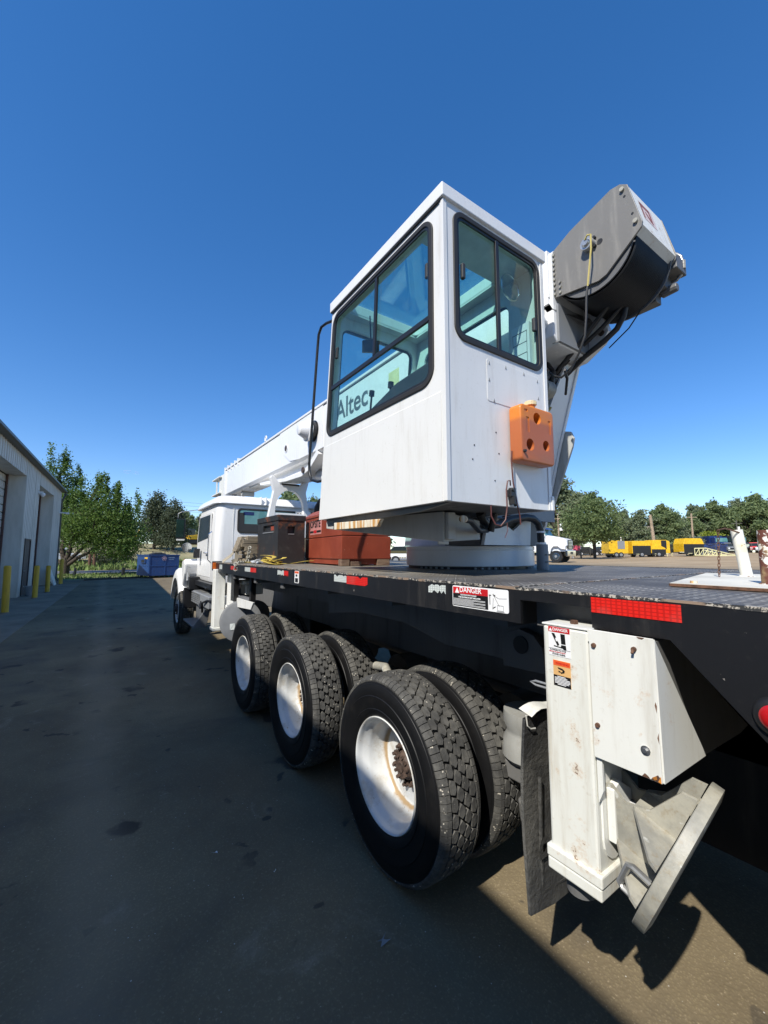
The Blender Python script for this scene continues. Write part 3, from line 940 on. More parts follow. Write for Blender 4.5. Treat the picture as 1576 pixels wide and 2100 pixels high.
for y in (3.55, 4.35, 5.2, 6.0): b.box(1.34, 4.16, y, y+.07, 1.40, 1.555)
for y in (-.4, .2, 1.1, 1.9, 2.7): b.box(1.36, 4.16, y, y+.07, 1.42, 1.555)
b.build('cross_bearer', M['frame_grey'], TR)
b = MB(); b.box(1.50, 1.56, 5.05, 5.12, 1.12, 1.445); b.build('hanger_bracket', M['blackp'], TR); b = MB(); b.box(1.40, 1.46, 5.45, 5.6, 1.1, 1.445); b.build('hanger_bracket', M['blackp'], TR)

# --- deck
b = MB(); b.box(XL+.012, XR-.012, 1.034, 6.14, 1.56, ZD); b.build('deck_plate', M['diamond'], TR)
b = MB(); b.box(XL+.012, XR-.012, -.75, 1.026, 1.56, ZD); b.build('deck_plate', M['diamond'], TR)
b = MB(); b.box(XL+.02, XR-.02, 1.018, 1.042, ZD-.002, ZD+.004); b.build('deck_seam', M['edge'], TR)
b = MB()
nseg = 120
r2 = random.Random(5)
ys = [-.75 + 6.89*i/nseg for i in range(nseg+1)]
for side, X in ((-1, XL), (1, XR)):
    vs = []
    for y in ys:
        w = .003 + r2.uniform(0, .009)*(1.5 if y < 2 else .8)
        vs += [(X+side*.0015, y, 1.581-r2.uniform(0, .005)), (X+side*.0005, y, ZD+.0025), (X-side*w, y, ZD+.0027)]
    fs = []
    for i in range(nseg):
        a = i*3
        fs += [(a, a+3, a+4, a+1), (a+1, a+4, a+5, a+2)]
    b.add(vs, fs)
b.build('chipped_edge', M['edge'], TR)
for X, s in ((XL, 1), (XR, -1)):
    x0, x1 = sorted((X, X+s*.014))
    b = MB(); b.box(x0, x1, 1.0, 6.14, 1.452, 1.583); b.build('side_rail', M['blackp'], TR)
    b = MB(); b.box(x0, x1, .726, 1.0, 1.540, 1.583); b.build('side_rail', M['blackp'], TR)
    b = MB(); b.prism([(x0, .726, 1.583), (x0, .726, 1.476), (x0, .506, 1.476), (x0, .34, 1.295), (x0, .24, 1.19), (x0, .24, 1.13), (x0, .12, 1.13), (x0, .12, 1.02), (x0, -.75, 1.02), (x0, -.75, 1.583)], (x1-x0, 0, 0))
    b.build('rear_side_panel', M['blackp'], TR, fix=True)
b = MB(); b.box(1.40, 1.42, .74, .99, 1.44, 1.55); b.build('recessed_panel', M['frame_grey'], TR)
b = MB(); b.box(XL, XR, 6.14, 6.16, 1.40, 1.583); b.build('front_rail', M['blackp'], TR)
b = MB(); b.box(XL+.02, XR-.02, -.75, -.735, 1.02, 1.583); b.build('rear_bulkhead', M['blackp'], TR)
b = MB(); b.box(2.25, 3.6, -.72, 1.05, .45, 1.5); b.box(1.9, 2.25, -.6, .30, 1.05, 1.5); b.build('added_rear_underbody', M['blackp'], TR)  # added black boxes that block lit ground from view below the deck
b = MB(); b.tube([(XL-.001, .72, 1.42), (XL-.001, .60, 1.427), (XL-.001, .4, 1.424)], .0012, 4); 
# tail light
b = MB(); b.lathe_x([(0, .0), (-.002, .0), (-.012, .030), (-.010, .038), (.0, .046), (.010, .048)], 28)
for i, v in enumerate(b.v): b.v[i] = (XL-.004+v[0], .295+v[1], 1.335+v[2])
tl = b.build('tail_light', M['black'], TR, smooth=40)
b = MB(); b.lathe_x([(-.022, 0), (-.021, .015), (-.016, .028), (-.008, .034)], 28)
for i, v in enumerate(b.v): b.v[i] = (XL-.004+v[0], .295+v[1], 1.335+v[2])
b.build('lens', M['redlens'], tl, smooth=True)
# decals on the side rail
def decal(name, y0, y1, z0, z1, mat, X=XL, th=.002, parent=TR, skew=0, r=0):
    mb = MB()
    pl = [(y0, z0), (y1, z0), (y1, z1), (y0, z1)] if not r else rrect(y0, y1, z0, z1, r, 3)
    mb.prism([(X-th, y, z) for y, z in pl], (th, 0, 0))
    return mb.build(name, mat, parent, fix=True)
decal('reflective_tape', .474, .725, 1.527, 1.575, M['retro_red'])
def torn(name, y0, y1, z0, z1, mat, seed, cut=.3):
    rr = random.Random(seed); n = 9; mb = MB()
    top = [(y0+(y1-y0)*i/n, z1 - (rr.random() < cut)*rr.uniform(.2, .6)*(z1-z0)*.5) for i in range(n+1)]
    bot = [(y1-(y1-y0)*i/n, z0 + (rr.random() < cut)*rr.uniform(.2, .6)*(z1-z0)*.6) for i in range(n+1)]
    mb.prism([(XL-.002, y, z) for y, z in top+bot], (.002, 0, 0))
    return mb.build(name, mat, TR, fix=True)
torn('reflective_tape', 2.09, 2.345, 1.518, 1.570, M['retro_red'], 3, .2)
torn('reflective_tape', 2.348, 2.52, 1.524, 1.570, M['retro_white'], 4, .25)
torn('reflective_tape', 1.41, 1.53, 1.528, 1.568, M['retro_white'], 5, .5)
torn('reflective_tape', 3.37, 3.47, 1.518, 1.563, M['retro_red'], 6, .3)
torn('reflective_tape', 3.475, 3.63, 1.520, 1.563, M['retro_white'], 7, .2)
decal('reflective_tape', 4.27, 4.47, 1.513, 1.560, M['retro_red'])
decal('reflective_tape', 4.472, 4.68, 1.513, 1.560, M['retro_white'])
decal('reflective_tape', 5.04, 5.30, 1.513, 1.558, M['retro_red'])
decal('reflective_tape', 5.75, 5.90, 1.50, 1.56, M['retro_white'])
w = decal('warning_sticker', 3.135, 3.225, 1.472, 1.571, M['sticker_white'], r=.008)
decal('orange_band', 3.14, 3.22, 1.550, 1.567, M['sticker_orange'], X=XL-.002, th=.0008, parent=w)
decal('symbol', 3.15, 3.21, 1.478, 1.512, M['sticker_black'], X=XL-.002, th=.0008, parent=w)
decal('symbol', 3.165, 3.20, 1.525, 1.542, M['sticker_black'], X=XL-.002, th=.0008, parent=w)
# the big DANGER sticker
ST = decal('danger_sticker', 1.053, 1.363, 1.481, 1.572, M['sticker_white'], r=.008)
X2 = XL-.002
decal('red_field', 1.156, 1.359, 1.539, 1.567, M['sticker_red'], X=X2, th=.0007, parent=ST)
decal('black_field', 1.156, 1.359, 1.485, 1.5385, M['sticker_black'], X=X2, th=.0007, parent=ST)
def tri(name, yc, z0, h, X, mat, parent):
    mb = MB(); mb.prism([(X, yc-h*.56, z0), (X, yc+h*.56, z0), (X, yc, z0+h)], (.0006, 0, 0)); return mb.build(name, mat, parent, fix=True)
tri('triangle', 1.333, 1.541, .023, X2-.0014, M['sticker_white'], ST)
text_mesh('lettering', "DANGER", .030, M['sticker_white'], ST, (X2-.0008, 1.318, 1.5405), (0, -1, 0), (0, 0, 1), .0006, bold=.0006, xs=1.05)
text_mesh('lettering', "ELECTROCUTION HAZARD", .0075, M['sticker_white'], ST, (X2-.0008, 1.312, 1.5305), (0, -1, 0), (0, 0, 1), .0006, bold=.0003)
text_mesh('lettering', "THIS MACHINE IS NOT INSULATED", .0082, M['sticker_white'], ST, (X2-.0008, 1.325, 1.520), (0, -1, 0), (0, 0, 1), .0006, bold=.0004)
b = MB()
for i in range(8):
    z = 1.5155 - i*.0038
    b.prism([(X2-.0012, 1.356, z), (X2-.0012, 1.356-(.185 if i % 3 != 2 else .12), z), (X2-.0012, 1.356-(.185 if i % 3 != 2 else .12), z+.0014), (X2-.0012, 1.356, z+.0014)], (.0004, 0, 0))
b.build('fine_print', M['sticker_white'], ST, fix=True)
b = MB()
def line(b, pts, w, X):
    for (a, c), (d, e) in zip(pts, pts[1:]):
        v = Vector((0, d-a, e-c)).normalized(); nn = Vector((0, -v.z, v.y))*w/2
        p, q = Vector((X, a, c)), Vector((X, d, e))
        b.add([p-nn, q-nn, q+nn, p+nn], [(0, 1, 2, 3), (3, 2, 1, 0)])
line(b, [(1.146, 1.545), (1.146, 1.508)], .003, X2-.0011); line(b, [(1.151, 1.546), (1.139, 1.546)], .003, X2-.0011)
line(b, [(1.125, 1.545), (1.098, 1.505)], .0015, X2-.0011); line(b, [(1.128, 1.535), (1.132, 1.490)], .0013, X2-.0011)
line(b, [(1.132, 1.494), (1.117, 1.502)], .003, X2-.0011); line(b, [(1.12, 1.543), (1.10, 1.535), (1.06, 1.538)], .001, X2-.0011)
line(b, [(1.108, 1.488), (1.108, 1.508), (1.078, 1.508), (1.078, 1.488), (1.108, 1.488)], .001, X2-.0011); line(b, [(1.112, 1.484), (1.074, 1.484)], .0015, X2-.0011)
b.build('symbol', M['sticker_black'], ST)
b = MB(); line(b, [(1.129, 1.551), (1.125, 1.545)], .004, X2-.0011); line(b, [(1.119, 1.549), (1.122, 1.543)], .004, X2-.0011); b.build('red_symbol', M['sticker_red'], ST)
# amber marker at the deck front corner
b = MB(); b.box(1.28, 1.40, 6.16, 6.22, 1.47, 1.60); mk = b.build('marker_bracket', M['blackm'], TR)
b = MB(); b.box(1.275, 1.36, 6.135, 6.158, 1.49, 1.58); b.build('amber_lens', M['amber'], mk, bevel=.006)

# --- rear outrigger column
CX0, CX1, CY0, CY1 = 1.28, 1.42, .722, .884
b = MB(); b.box(CX0, CX1, CY0, CY1, .70, 1.470)
col = b.build('outrigger_leg', M['white_old'], TR, bevel=.009)
b = MB(); b.box(CX0-.002, CX1+.002, CY0-.002, CY1+.002, 1.4705, 1.477); b.build('cap_plate', M['white_worn'], col, bevel=.002)
b = MB(); b.cyl((1.335, .80, 1.477), (1.335, .80, 1.489), .013, .013, 6); b.build('cap_bolt', M['rust'], col)
b = MB(); b.box(CX0-.010, CX1+.012, CY0-.012, CY1+.010, .722, .758); b.box(CX0-.008, CX1+.006, CY0-.008, CY1+.008, .684, .7215)
b.build('collar', M['white_old'], col, bevel=.005)
b = MB(); b.cyl((1.36, .83, .69), (1.36, .83, .615), .045, .045, 24); b.build('jack_rod', M['frame_grey'], col, smooth=40)
b = MB(); b.box(CX1-.02, CX1+.30, CY0+.03, CY1-.03, 1.15, 1.42); b.build('outrigger_beam', M['frame_grey'], TR)
b = MB(); b.tube([(1.30, .888, 1.262), (1.30, .935, 1.262), (1.30, .955, 1.255), (1.30, .935, 1.248), (1.30, .888, 1.248)], .004, 8); b.build('handle', M['greyp'], col, smooth=True)
# stickers on the column
b = MB()
for pl in ([(.560, 1.100), (.548, 1.112), (.541, 1.118), (.536, 1.113), (.533, 1.102), (.534, 1.0985)], [(.582, 1.0995), (.574, 1.110), (.566, 1.106), (.560, 1.0995)], [(.575, 1.4785), (.570, 1.474), (.560, 1.473), (.554, 1.4785)], [(.538, 1.30), (.5355, 1.31), (.5325, 1.30), (.534, 1.28)], [(.5365, 1.215), (.5325, 1.23), (.5325, 1.20)]):
    b.add([(1.2714, y, z) for y, z in pl], [tuple(range(len(pl)))])
b.build('rust_patch', M['rust'], gp if 'gp' in globals() else col)
b = MB()
for pl in ([(.556, 1.106), (.545, 1.114), (.543, 1.106), (.550, 1.101)], [(.541, 1.101), (.5335, 1.118), (.533, 1.099)]):
    b.add([(1.2710, y, z) for y, z in pl], [tuple(range(len(pl)))])
b.build('orange_rust', simple('orange_rust', (.52, .20, .03), .8, 0, .4, 60), col)
s1 = decal('danger_sticker', .783, .862, 1.372, 1.468, M['sticker_white'], X=CX0, th=.0012)
Xs = CX0-.0012
decal('red_field', .7835, .8615, 1.450, 1.4675, M['sticker_red'], X=Xs, th=.0006, parent=s1)
text_mesh('lettering', "DANGER", .0132, M['sticker_white'], s1, (Xs-.0007, .8455, 1.4525), (0, -1, 0), (0, 0, 1), .0005, bold=.0003, xs=1.05)
tri('triangle', .853, 1.4525, .011, Xs-.0012, M['sticker_white'], s1)
b = MB(); Xp = Xs-.0008
for pl in ([(.850, 1.446), (.839, 1.446), (.822, 1.410), (.829, 1.406)], [(.817, 1.447), (.801, 1.447), (.799, 1.414), (.815, 1.414)], [(.8145, 1.411), (.7985, 1.411), (.797, 1.397), (.806, 1.397), (.817, 1.404)], [(.842, 1.4065), (.812, 1.403), (.812, 1.400), (.842, 1.403)]):
    b.prism([(Xp, y, z) for y, z in pl], (.0005, 0, 0))
line(b, [(.862, 1.3955), (.783, 1.3955)], .001, Xp)
b.build('symbol', M['sticker_black'], s1, fix=True)
b = MB(); b.prism([(Xp-.0006, y, z) for y, z in [(.836, 1.432), (.829, 1.430), (.828, 1.420), (.834, 1.422)]], (.0004, 0, 0)); b.build('white_symbol', M['sticker_white'], s1, fix=True)
text_mesh('lettering', "OUTRIGGERS WILL CAUSE", .0052, M['sticker_black'], s1, (Xs-.0006, .8575, 1.3885), (0, -1, 0), (0, 0, 1), .0005, bold=.0002, xs=.95)
text_mesh('lettering', "SERIOUS CRUSHING INJURY", .0050, M['sticker_red'], s1, (Xs-.0006, .860, 1.3825), (0, -1, 0), (0, 0, 1), .0005, bold=.0002, xs=.95)
text_mesh('lettering', "STAND CLEAR", .0072, M['sticker_black'], s1, (Xs-.0006, .8485, 1.3745), (0, -1, 0), (0, 0, 1), .0005, bold=.0003)
s2 = decal('warning_sticker', .786, .848, 1.275, 1.358, M['sticker_tan'], X=CX0, th=.0012)
decal('orange_field', .7865, .8475, 1.341, 1.3575, M['sticker_orange'], X=Xs, th=.0006, parent=s2)
text_mesh('lettering', "WARNING", .0098, M['sticker_red'], s2, (Xs-.0007, .8385, 1.3438), (0, -1, 0), (0, 0, 1), .0005, bold=.0003)
decal('black_field', .7865, .8475, 1.2755, 1.310, M['sticker_black'], X=Xs, th=.0006, parent=s2)
b = MB()
for i in range(7):
    z = 1.305 - i*.0042; e = [.03, .045, .055, .055, .055, .050, .03][i]; y0 = .8435 if i not in (0, 6) else .834
    b.prism([(Xs-.0009, y0, z), (Xs-.0009, y0-e, z), (Xs-.0009, y0-e, z+.0022), (Xs-.0009, y0, z+.0022)], (.0003, 0, 0))
b.build('fine_print', M['sticker_white'], s2, fix=True)
b = MB()
for pl in ([(.832, 1.336), (.814, 1.334), (.806, 1.328), (.808, 1.321), (.820, 1.317), (.822, 1.3205), (.814, 1.324), (.815, 1.328), (.829, 1.331)], [(.830, 1.325), (.822, 1.324), (.820, 1.321), (.828, 1.320)]):
    b.prism([(Xs-.0009, y, z) for y, z in pl], (.0003, 0, 0))
b.build('symbol', M['sticker_black'], s2, fix=True)
# white guard box behind the column
b = MB(); b.box(1.272, 1.277, .532, .716, 1.098, 1.479)
gp = b.build('guard_plate', M['white_worn'], TR, bevel=.0015)
b = MB()
for y, z, r in ((.700, 1.432, .0075), (.583, 1.442, .0075), (.700, 1.195, .0075), ): b.cyl((1.272, y, z), (1.2655, y, z), r, r*.9, 10)
b.cyl((1.2655, .583, 1.442), (1.258, .583, 1.432), .004, .004, 8)
b.build('rusty_bolt', M['rust'], gp)
b = MB(); b.cyl((1.272, .568, 1.172), (1.269, .568, 1.172), .0125, .0125, 16); b.cyl((1.269, .568, 1.172), (1.263, .568, 1.172), .0065, .0065, 6); b.build('washer_bolt', M['steel'], gp)
b = MB(); b.box(1.277, 1.29, .716, .722, 1.44, 1.478); b.prism([(1.272, .528, 1.478), (1.572, .528, 1.094), (1.280, .528, 1.098)], (0, .006, 0))
b.build('gusset', M['white_worn'], TR, fix=True)
b = MB(); b.prism([(1.30, .540, 1.466), (1.395, .540, 1.466), (2.02, .540, 1.078), (1.935, .540, 1.070), (1.575, .540, 1.085)], (0, .008, 0))
b.build('beam_end_plate', M['greyp2'], TR, fix=True)
b = MB(); b.box(1.30, 1.32, .716, .73, 1.0, 1.46); b.prism([(1.284, .716, 1.118), (1.284, .700, 1.09), (1.284, .700, 1.0), (1.284, .716, .96)], (.01, 0, 0)); b.build('weld_strip', M['white_worn'], TR, fix=True)
# hinge plates on the rear face of the column
b = MB()
arc = [(1.305, .716, 1.12), (1.400, .716, 1.12), (1.44, .716, 1.0), (1.44, .716, .86)] + [(1.3675+.0625*math.cos(a), .716, .845+.07*math.sin(a)) for a in np.linspace(0, -math.pi, 9)] + [(1.305, .716, 1.0)]
b.prism(arc, (0, .006, 0)); b.build('swing_plate', M['white_worn'], TR, fix=True)
b = MB(); b.prism([(1.325, .690, .995), (1.365, .690, 1.012), (1.455, .690, .955), (1.458, .690, .905), (1.40, .690, .865), (1.325, .690, .84)], (0, .024, 0))
b.build('hinge_plate', M['white_worn'], TR, bevel=.003, fix=True)
b = MB(); b.cyl((1.43, .700, .925), (1.43, .655, .925), .013, .013, 14); b.tube([(1.43+.018*math.cos(a), .662, .925+.02*math.sin(a)) for a in np.linspace(0, 2*math.pi, 13)[:-1]], .0035, 6, closed=True)
b.build('hinge_pin', M['steel'], TR, smooth=True)

# --- stowed rear foot pad
def foot_pad(c, N, R, mat, ribs=True):
    c, N = Vector(c), Vector(N).normalized()
    E2 = Vector((1, 0, 0)); E2 = (E2 - N*E2.dot(N)).normalized(); E1 = N.cross(E2)
    if E1.z < 0: E1 = -E1
    mb = MB(); n = 56
    prof = [(0.0, .0), (0, R*.86), (.004, R*.97), (.006, R), (.034, R), (.036, R*.992), (.036, 0)]
    vs = []
    for t, r in prof:
        for i in range(n):
            a = 2*math.pi*i/n
            vs.append(c - N*t + E1*(r*math.cos(a)) + E2*(r*math.sin(a)))
    fs = [(j*n+i, j*n+(i+1) % n, (j+1)*n+(i+1) % n, (j+1)*n+i) for j in range(len(prof)-1) for i in range(n)]
    mb.add(vs, fs)
    pad = mb.build('foot_pad', mat, TR, smooth=40, fix=True)
    if not ribs: return pad
    def L(e1, e2, t): return c - N*t + E1*e1 + E2*e2
    rb = MB()
    # two hinge cheeks running up to the pin
    for e2 in (-.055, .045):
        rb.prism([L(-.20, e2, .04), L(.21, e2, .04), L(.20, e2, .075), L(.09, e2, .115), L(.055, e2, .17), L(.075, e2, .22), L(.055, e2, .25), L(-.03, e2, .25), L(-.06, e2, .215), L(-.07, e2, .15), L(-.19, e2, .055)], E2*.010)
    # cross webs
    for e1 in (-.07, .06):
        rb.prism([L(e1, -.21, .04), L(e1, .21, .04), L(e1, .20, .06), L(e1, .06, .15), L(e1, -.06, .15), L(e1, -.20, .06)], E1*.009)
    rb.build('web', mat, pad, fix=True)
    h = MB(); h.tube([L(-.10, -.15, .04), L(-.10, -.15, .085), L(-.095, -.15, .095), L(-.03, -.15, .095), L(-.025, -.15, .085), L(-.025, -.15, .04)], .009, 8)
    h.build('lifting_handle', M['alu'], pad, smooth=True)
    q = MB(); q.cyl(L(-.045, -.075, .215), L(-.045, -.05, .215), .013, .013, 12)
    cc = L(-.07, -.07, .20)
    q.tube([cc + E1*(.022*math.cos(a)) - N*(.014*math.sin(a)) for a in np.linspace(0, 2*math.pi, 13)[:-1]], .003, 6, closed=True)
    q.build('lock_pin', M['steel'], pad, smooth=True)
    return pad
foot_pad((1.405, .535, .852), (.10, -.905, -.41), .225, M['galv'])

# --- mud flap
b = MB()
n = 14
vs = []; fs = []
for j in range(n+1):
    t = j/n
    z = 1.075 - .69*t
    for i in range(5):
        x = 1.385 - .012*t + i*.135 + .0*t
        vs.append((x, 1.05 + .010*math.sin(t*4) + .006*math.sin(i*2+t*3), z - (.055*(i/4) if j == n else .055*(i/4)*t)))
for j in range(n):
    for i in range(4): a = j*5+i; fs.append((a, a+1, a+6, a+5))
b.add(vs, fs); b.add([(x, y+.012, z) for x, y, z in vs], [f[::-1] for f in fs])
ed = [i*5 for i in range(n+1)]; N0 = len(vs)
b.f += [(ed[i], ed[i+1], ed[i+1]+N0, ed[i]+N0) for i in range(n)]; b.fm += [0]*n
bt = [n*5+i for i in range(5)]
b.f += [(bt[i], bt[i+1], bt[i+1]+N0, bt[i]+N0) for i in range(4)]; b.fm += [0]*4
t_ = NT('mud_flap_rubber')
nz = t_.noise(38, 5, .7)
dst = t_.step(t_.noise(5, 4), .4, .7)
t_.set(color=t_.mix(t_.math('MULTIPLY', dst, .7), (.045, .045, .044), (.14, .135, .12)), rough=.55)
t_.bump(nz, 1.0, .010)
M['flap'] = t_.m
fl = b.build('mud_flap', M['flap'], TR, smooth=50, fix=True)
b = MB()
b.prism([(1.455, 1.040, .84), (1.463, 1.040, .84), (1.455, 1.042, .43), (1.447, 1.042, .43)], (0, .012, 0))
b.prism([(1.455, 1.040, .44), (1.70, 1.040, .415), (1.70, 1.040, .408), (1.455, 1.040, .432)], (0, .012, 0))
b.build('embossed_border', M['flap'], fl, fix=True)
text_mesh('lettering', "P", .16, M['flap'], fl, (1.57, 1.036, .55), (0, 0, 1), (-1, 0, 0), .002, bold=.003)
b = MB(); vs = []
for i in range(9):
    t = i/8; x = 1.40+.25*t
    vs += [(x, 1.03, 1.085+.018*math.sin(t*6)), (x, 1.09, 1.10+.01*math.sin(t*6))]
b.add(vs, [(2*i, 2*i+2, 2*i+3, 2*i+1) for i in range(8)])
b.tube([(1.385, 1.045, 1.09), (1.392, 1.045, 1.05), (1.41, 1.045, 1.035), (1.44, 1.045, 1.03)], .003, 6)
b.build('flap_bracket', M['white_worn'], TR, smooth=True)
# ------------------------------------------------------------------ turntable and operator cabin
def bool_cut(me, cutters):
    a = bpy.data.objects.new('a', me); COL.objects.link(a)
    cs = []
    for k, c in enumerate(cutters):
        o = bpy.data.objects.new('c', c); COL.objects.link(o); cs.append(o)
        m = a.modifiers.new('b%d' % k, 'BOOLEAN'); m.object = o; m.operation = 'DIFFERENCE'; m.solver = 'EXACT'
    dg = bpy.context.evaluated_depsgraph_get()
    out = bpy.data.meshes.new_from_object(a.evaluated_get(dg))
    for o in cs + [a]: bpy.data.objects.remove(o)
    return out
RX, RY, RR = 2.79, 2.68, .575
b = MB()
b.cyl((RX, RY, ZD+.001), (RX, RY, ZD+.022), RR-.02, RR-.02, 64); b.build('slew_seal', M['blackm'], TR)
b = MB()
def lathe_z(b, prof, c, n=64):
    vs = [(c[0]+r*math.cos(2*math.pi*i/n), c[1]+r*math.sin(2*math.pi*i/n), z) for r, z in prof for i in range(n)]
    fs = [(j*n+i, j*n+(i+1) % n, (j+1)*n+(i+1) % n, (j+1)*n+i) for j in range(len(prof)-1) for i in range(n)]
    b.add(vs, fs)
lathe_z(b, [(0, 1.609), (RR-.004, 1.609), (RR, 1.613), (RR, 1.735), (RR-.006, 1.737), (RR-.006, 1.742), (RR+.002, 1.744), (RR+.002, 1.772), (RR-.01, 1.776), (0, 1.776)], (RX, RY))
b.build('turntable', M['white_clean'], TR, smooth=35, fix=True)
b = MB()
rr_ = random.Random(4)
for k in range(30):
    a = math.pi*1.0 + k*.095
    if rr_.random() < .7: b.cyl((RX+(RR-.012)*math.cos(a), RY+(RR-.012)*math.sin(a), 1.588), (RX+(RR-.012)*math.cos(a), RY+(RR-.012)*math.sin(a), 1.604), .012, .012, 6)
b.build('ring_bolt', M['greyp'], TR)

b = MB()
side_poly = [(2.22, 1.777), (2.10, 1.95), (2.07, 2.10), (1.93, 2.62), (1.735, 3.25), (1.62, 3.36), (1.72, 3.45), (2.2, 3.30), (2.5, 3.0), (2.9, 2.4), (3.25, 1.95), (3.28, 1.777)]
for x in (2.50, 3.13):
    b.prism([(x, y, z) for y, z in side_poly], (.03, 0, 0))
turret = b.build('turret', M['white_clean'], TR, bevel=.003, fix=True)
b = MB(); b.prism([(3.165, y, z) for y, z in [(2.065, 2.05), (1.84, 2.60), (1.825, 2.67), (1.85, 2.73), (1.92, 2.75), (2.3, 2.6), (2.4, 2.1)]], (.025, 0, 0))
b.build('cylinder_bracket', M['steelgrey2'], turret, bevel=.003, fix=True)
b = MB()
b.prism([(2.31, 2.06, 1.777), (2.86, 2.06, 1.777), (2.88, 2.06, 1.99), (2.81, 2.06, 1.99), (2.65, 2.06, 1.89), (2.50, 2.06, 1.965), (2.37, 2.06, 1.99)], (0, .03, 0))
b.build('rear_skirt', M['white_clean'], turret, fix=True)
b = MB()
rcv = [(1.74, 3.24, 2.98), (1.93, 2.62, 2.84), (2.065, 2.12, 2.55), (2.075, 1.995, 2.33)]
b.add([(x, y+.012, z) for y, z, x in rcv] + [(3.128, y+.012, z) for y, z, x in rcv] + [(x, y+.03, z) for y, z, x in rcv] + [(3.128, y+.03, z) for y, z, x in rcv],
      [(k, k+1, k+5, k+4) for k in range(3)] + [(k+8, k+12, k+13, k+9) for k in range(3)] + [(k, k+8, k+9, k+1) for k in range(3)] + [(0, 4, 12, 8), (3, 11, 15, 7)])
b.build('rear_cover', M['white_clean'], turret, fix=True)
b = MB(); b.box(2.35, 3.12, 2.0, 2.03, 1.975, 2.16); b.build('cross_plate', M['greyp'], turret)
b = MB(); b.box(2.33, 3.10, 2.12, 2.5, 1.78, 2.4); b.build('turret_core', M['frame_grey'], turret)
# support arm under the cabin
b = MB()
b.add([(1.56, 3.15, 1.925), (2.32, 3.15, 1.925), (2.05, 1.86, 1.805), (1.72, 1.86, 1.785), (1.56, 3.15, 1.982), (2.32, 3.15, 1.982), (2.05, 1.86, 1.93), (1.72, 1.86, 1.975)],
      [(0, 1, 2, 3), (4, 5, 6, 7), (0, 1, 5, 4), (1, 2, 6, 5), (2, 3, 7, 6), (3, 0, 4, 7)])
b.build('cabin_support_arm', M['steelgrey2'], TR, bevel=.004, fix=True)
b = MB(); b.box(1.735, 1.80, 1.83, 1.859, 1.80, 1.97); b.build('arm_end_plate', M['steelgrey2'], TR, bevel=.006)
b = MB(); b.box(1.93, 2.03, 2.135, 2.15, 1.776, 1.835); b.build('ring_lug', M['white_clean'], TR, bevel=.006)
b = MB(); b.prism([(1.385, y, z) for y, z in [(2.67, 1.887), (2.67, 1.938), (2.06, 1.926), (2.10, 1.880)]], (.03, 0, 0)); b.build('rusty_step_bar', M['rustbar'], TR, bevel=.003)

Z0, Z1 = 1.982, 3.652
YR, CXa, CXb = 1.497, 1.415, 2.311
def yf(z): return 2.985 - .185*(z-Z0)/(Z1-Z0)
def PL(u, v, t): return (CXa+t, YR+(u-YR)*(yf(v)-YR)/(2.80-YR), v)
def PRt(u, v, t): return (CXb-t, YR+(u-YR)*(yf(v)-YR)/(2.80-YR), v)
def PB(u, v, t): return (u, YR+t, v)
def PF(u, v, t): return (u, yf(v)-t, v)
CB = MB()
TH = .03
plate_hole(CB, (YR, 2.80, Z0, Z1), (1.60, 2.745, 2.655, 3.590, .075), PL, 0, TH)
plate_hole(CB, (YR+.0, 2.80, Z0, Z1), (1.75, 2.66, 2.70, 3.50, .075), PRt, 0, TH)
plate_hole(CB, (CXa+TH, CXb-TH, Z0, Z1), (1.515, 2.238, 2.895, 3.605, .06), PB, 0, TH)
plate_hole(CB, (CXa+TH, CXb-TH, Z0, Z1), (1.50, 2.23, 2.40, 3.55, .07), PF, 0, TH)
cab = CB.build('operator_cabin', M['white'], TR, fix=True)
b = MB(); b.prism([(CXa+TH, YR+TH, Z0), (CXb-TH, YR+TH, Z0), (CXb-TH, 2.955, Z0), (CXa+TH, 2.955, Z0)], (0, 0, .03)); b.build('floor', M['frame_grey'], cab, fix=True)
b = MB()
b.prism([(CXa+.05, YR+.03, Z0-.001), (CXa+.05, 2.96, Z0-.001), (CXa+.05, 2.93, Z0-.055), (CXa+.05, YR+.28, Z0-.030)], (.02, 0, 0)); b.build('lower_frame', M['steelgrey'], cab, fix=True)
# roof with a skylight
b = MB()
def PT(u, v, t): return (u, v, t)
plate_hole(b, (1.398, 2.328, 1.480, 2.815), (1.52, 2.20, 1.80, 2.70, .05), PT, Z1+.0, 3.733)
roof = b.build('roof_cap', M['white_clean'], cab, bevel=.006, fix=True)
b = MB(); b.box(1.505, 2.215, 1.785, 2.715, 3.737, 3.743); b.build('skylight', M['glass'], roof)
b = MB(); b.tube([PL(YR+.01, Z1-.006, -.008), PL(2.80, Z1-.006, -.008)], .006, 6); b.build('drip_seal', M['seal'], cab)
# lower skin below the belt line, slightly proud
b = MB()
b.add([PL(YR+.030, Z0+.0, -.003), PL(2.80, Z0+.0, -.003), PL(2.80, 2.562, -.003), PL(YR+.030, 2.562, -.003), PL(YR+.030, Z0, -.0005), PL(2.80, Z0, -.0005), PL(2.80, 2.566, -.0005), PL(YR+.030, 2.566, -.0005)],
      [(0, 1, 2, 3), (0, 4, 5, 1), (1, 5, 6, 2), (2, 6, 7, 3), (3, 7, 4, 0)])
b.build('lower_skin', M['white'], cab, fix=True)
b = MB(); b.prism([(CXa-.004, YR-.005, Z0), (CXa+.024, YR-.005, Z0), (CXa+.024, YR-.0005, Z0), (CXa-.0005, YR-.0005, Z0), (CXa-.0005, YR+.022, Z0), (CXa-.004, YR+.022, Z0)], (0, 0, Z1-Z0-.004)); b.build('corner_angle', M['white'], cab, bevel=.0015, fix=True)
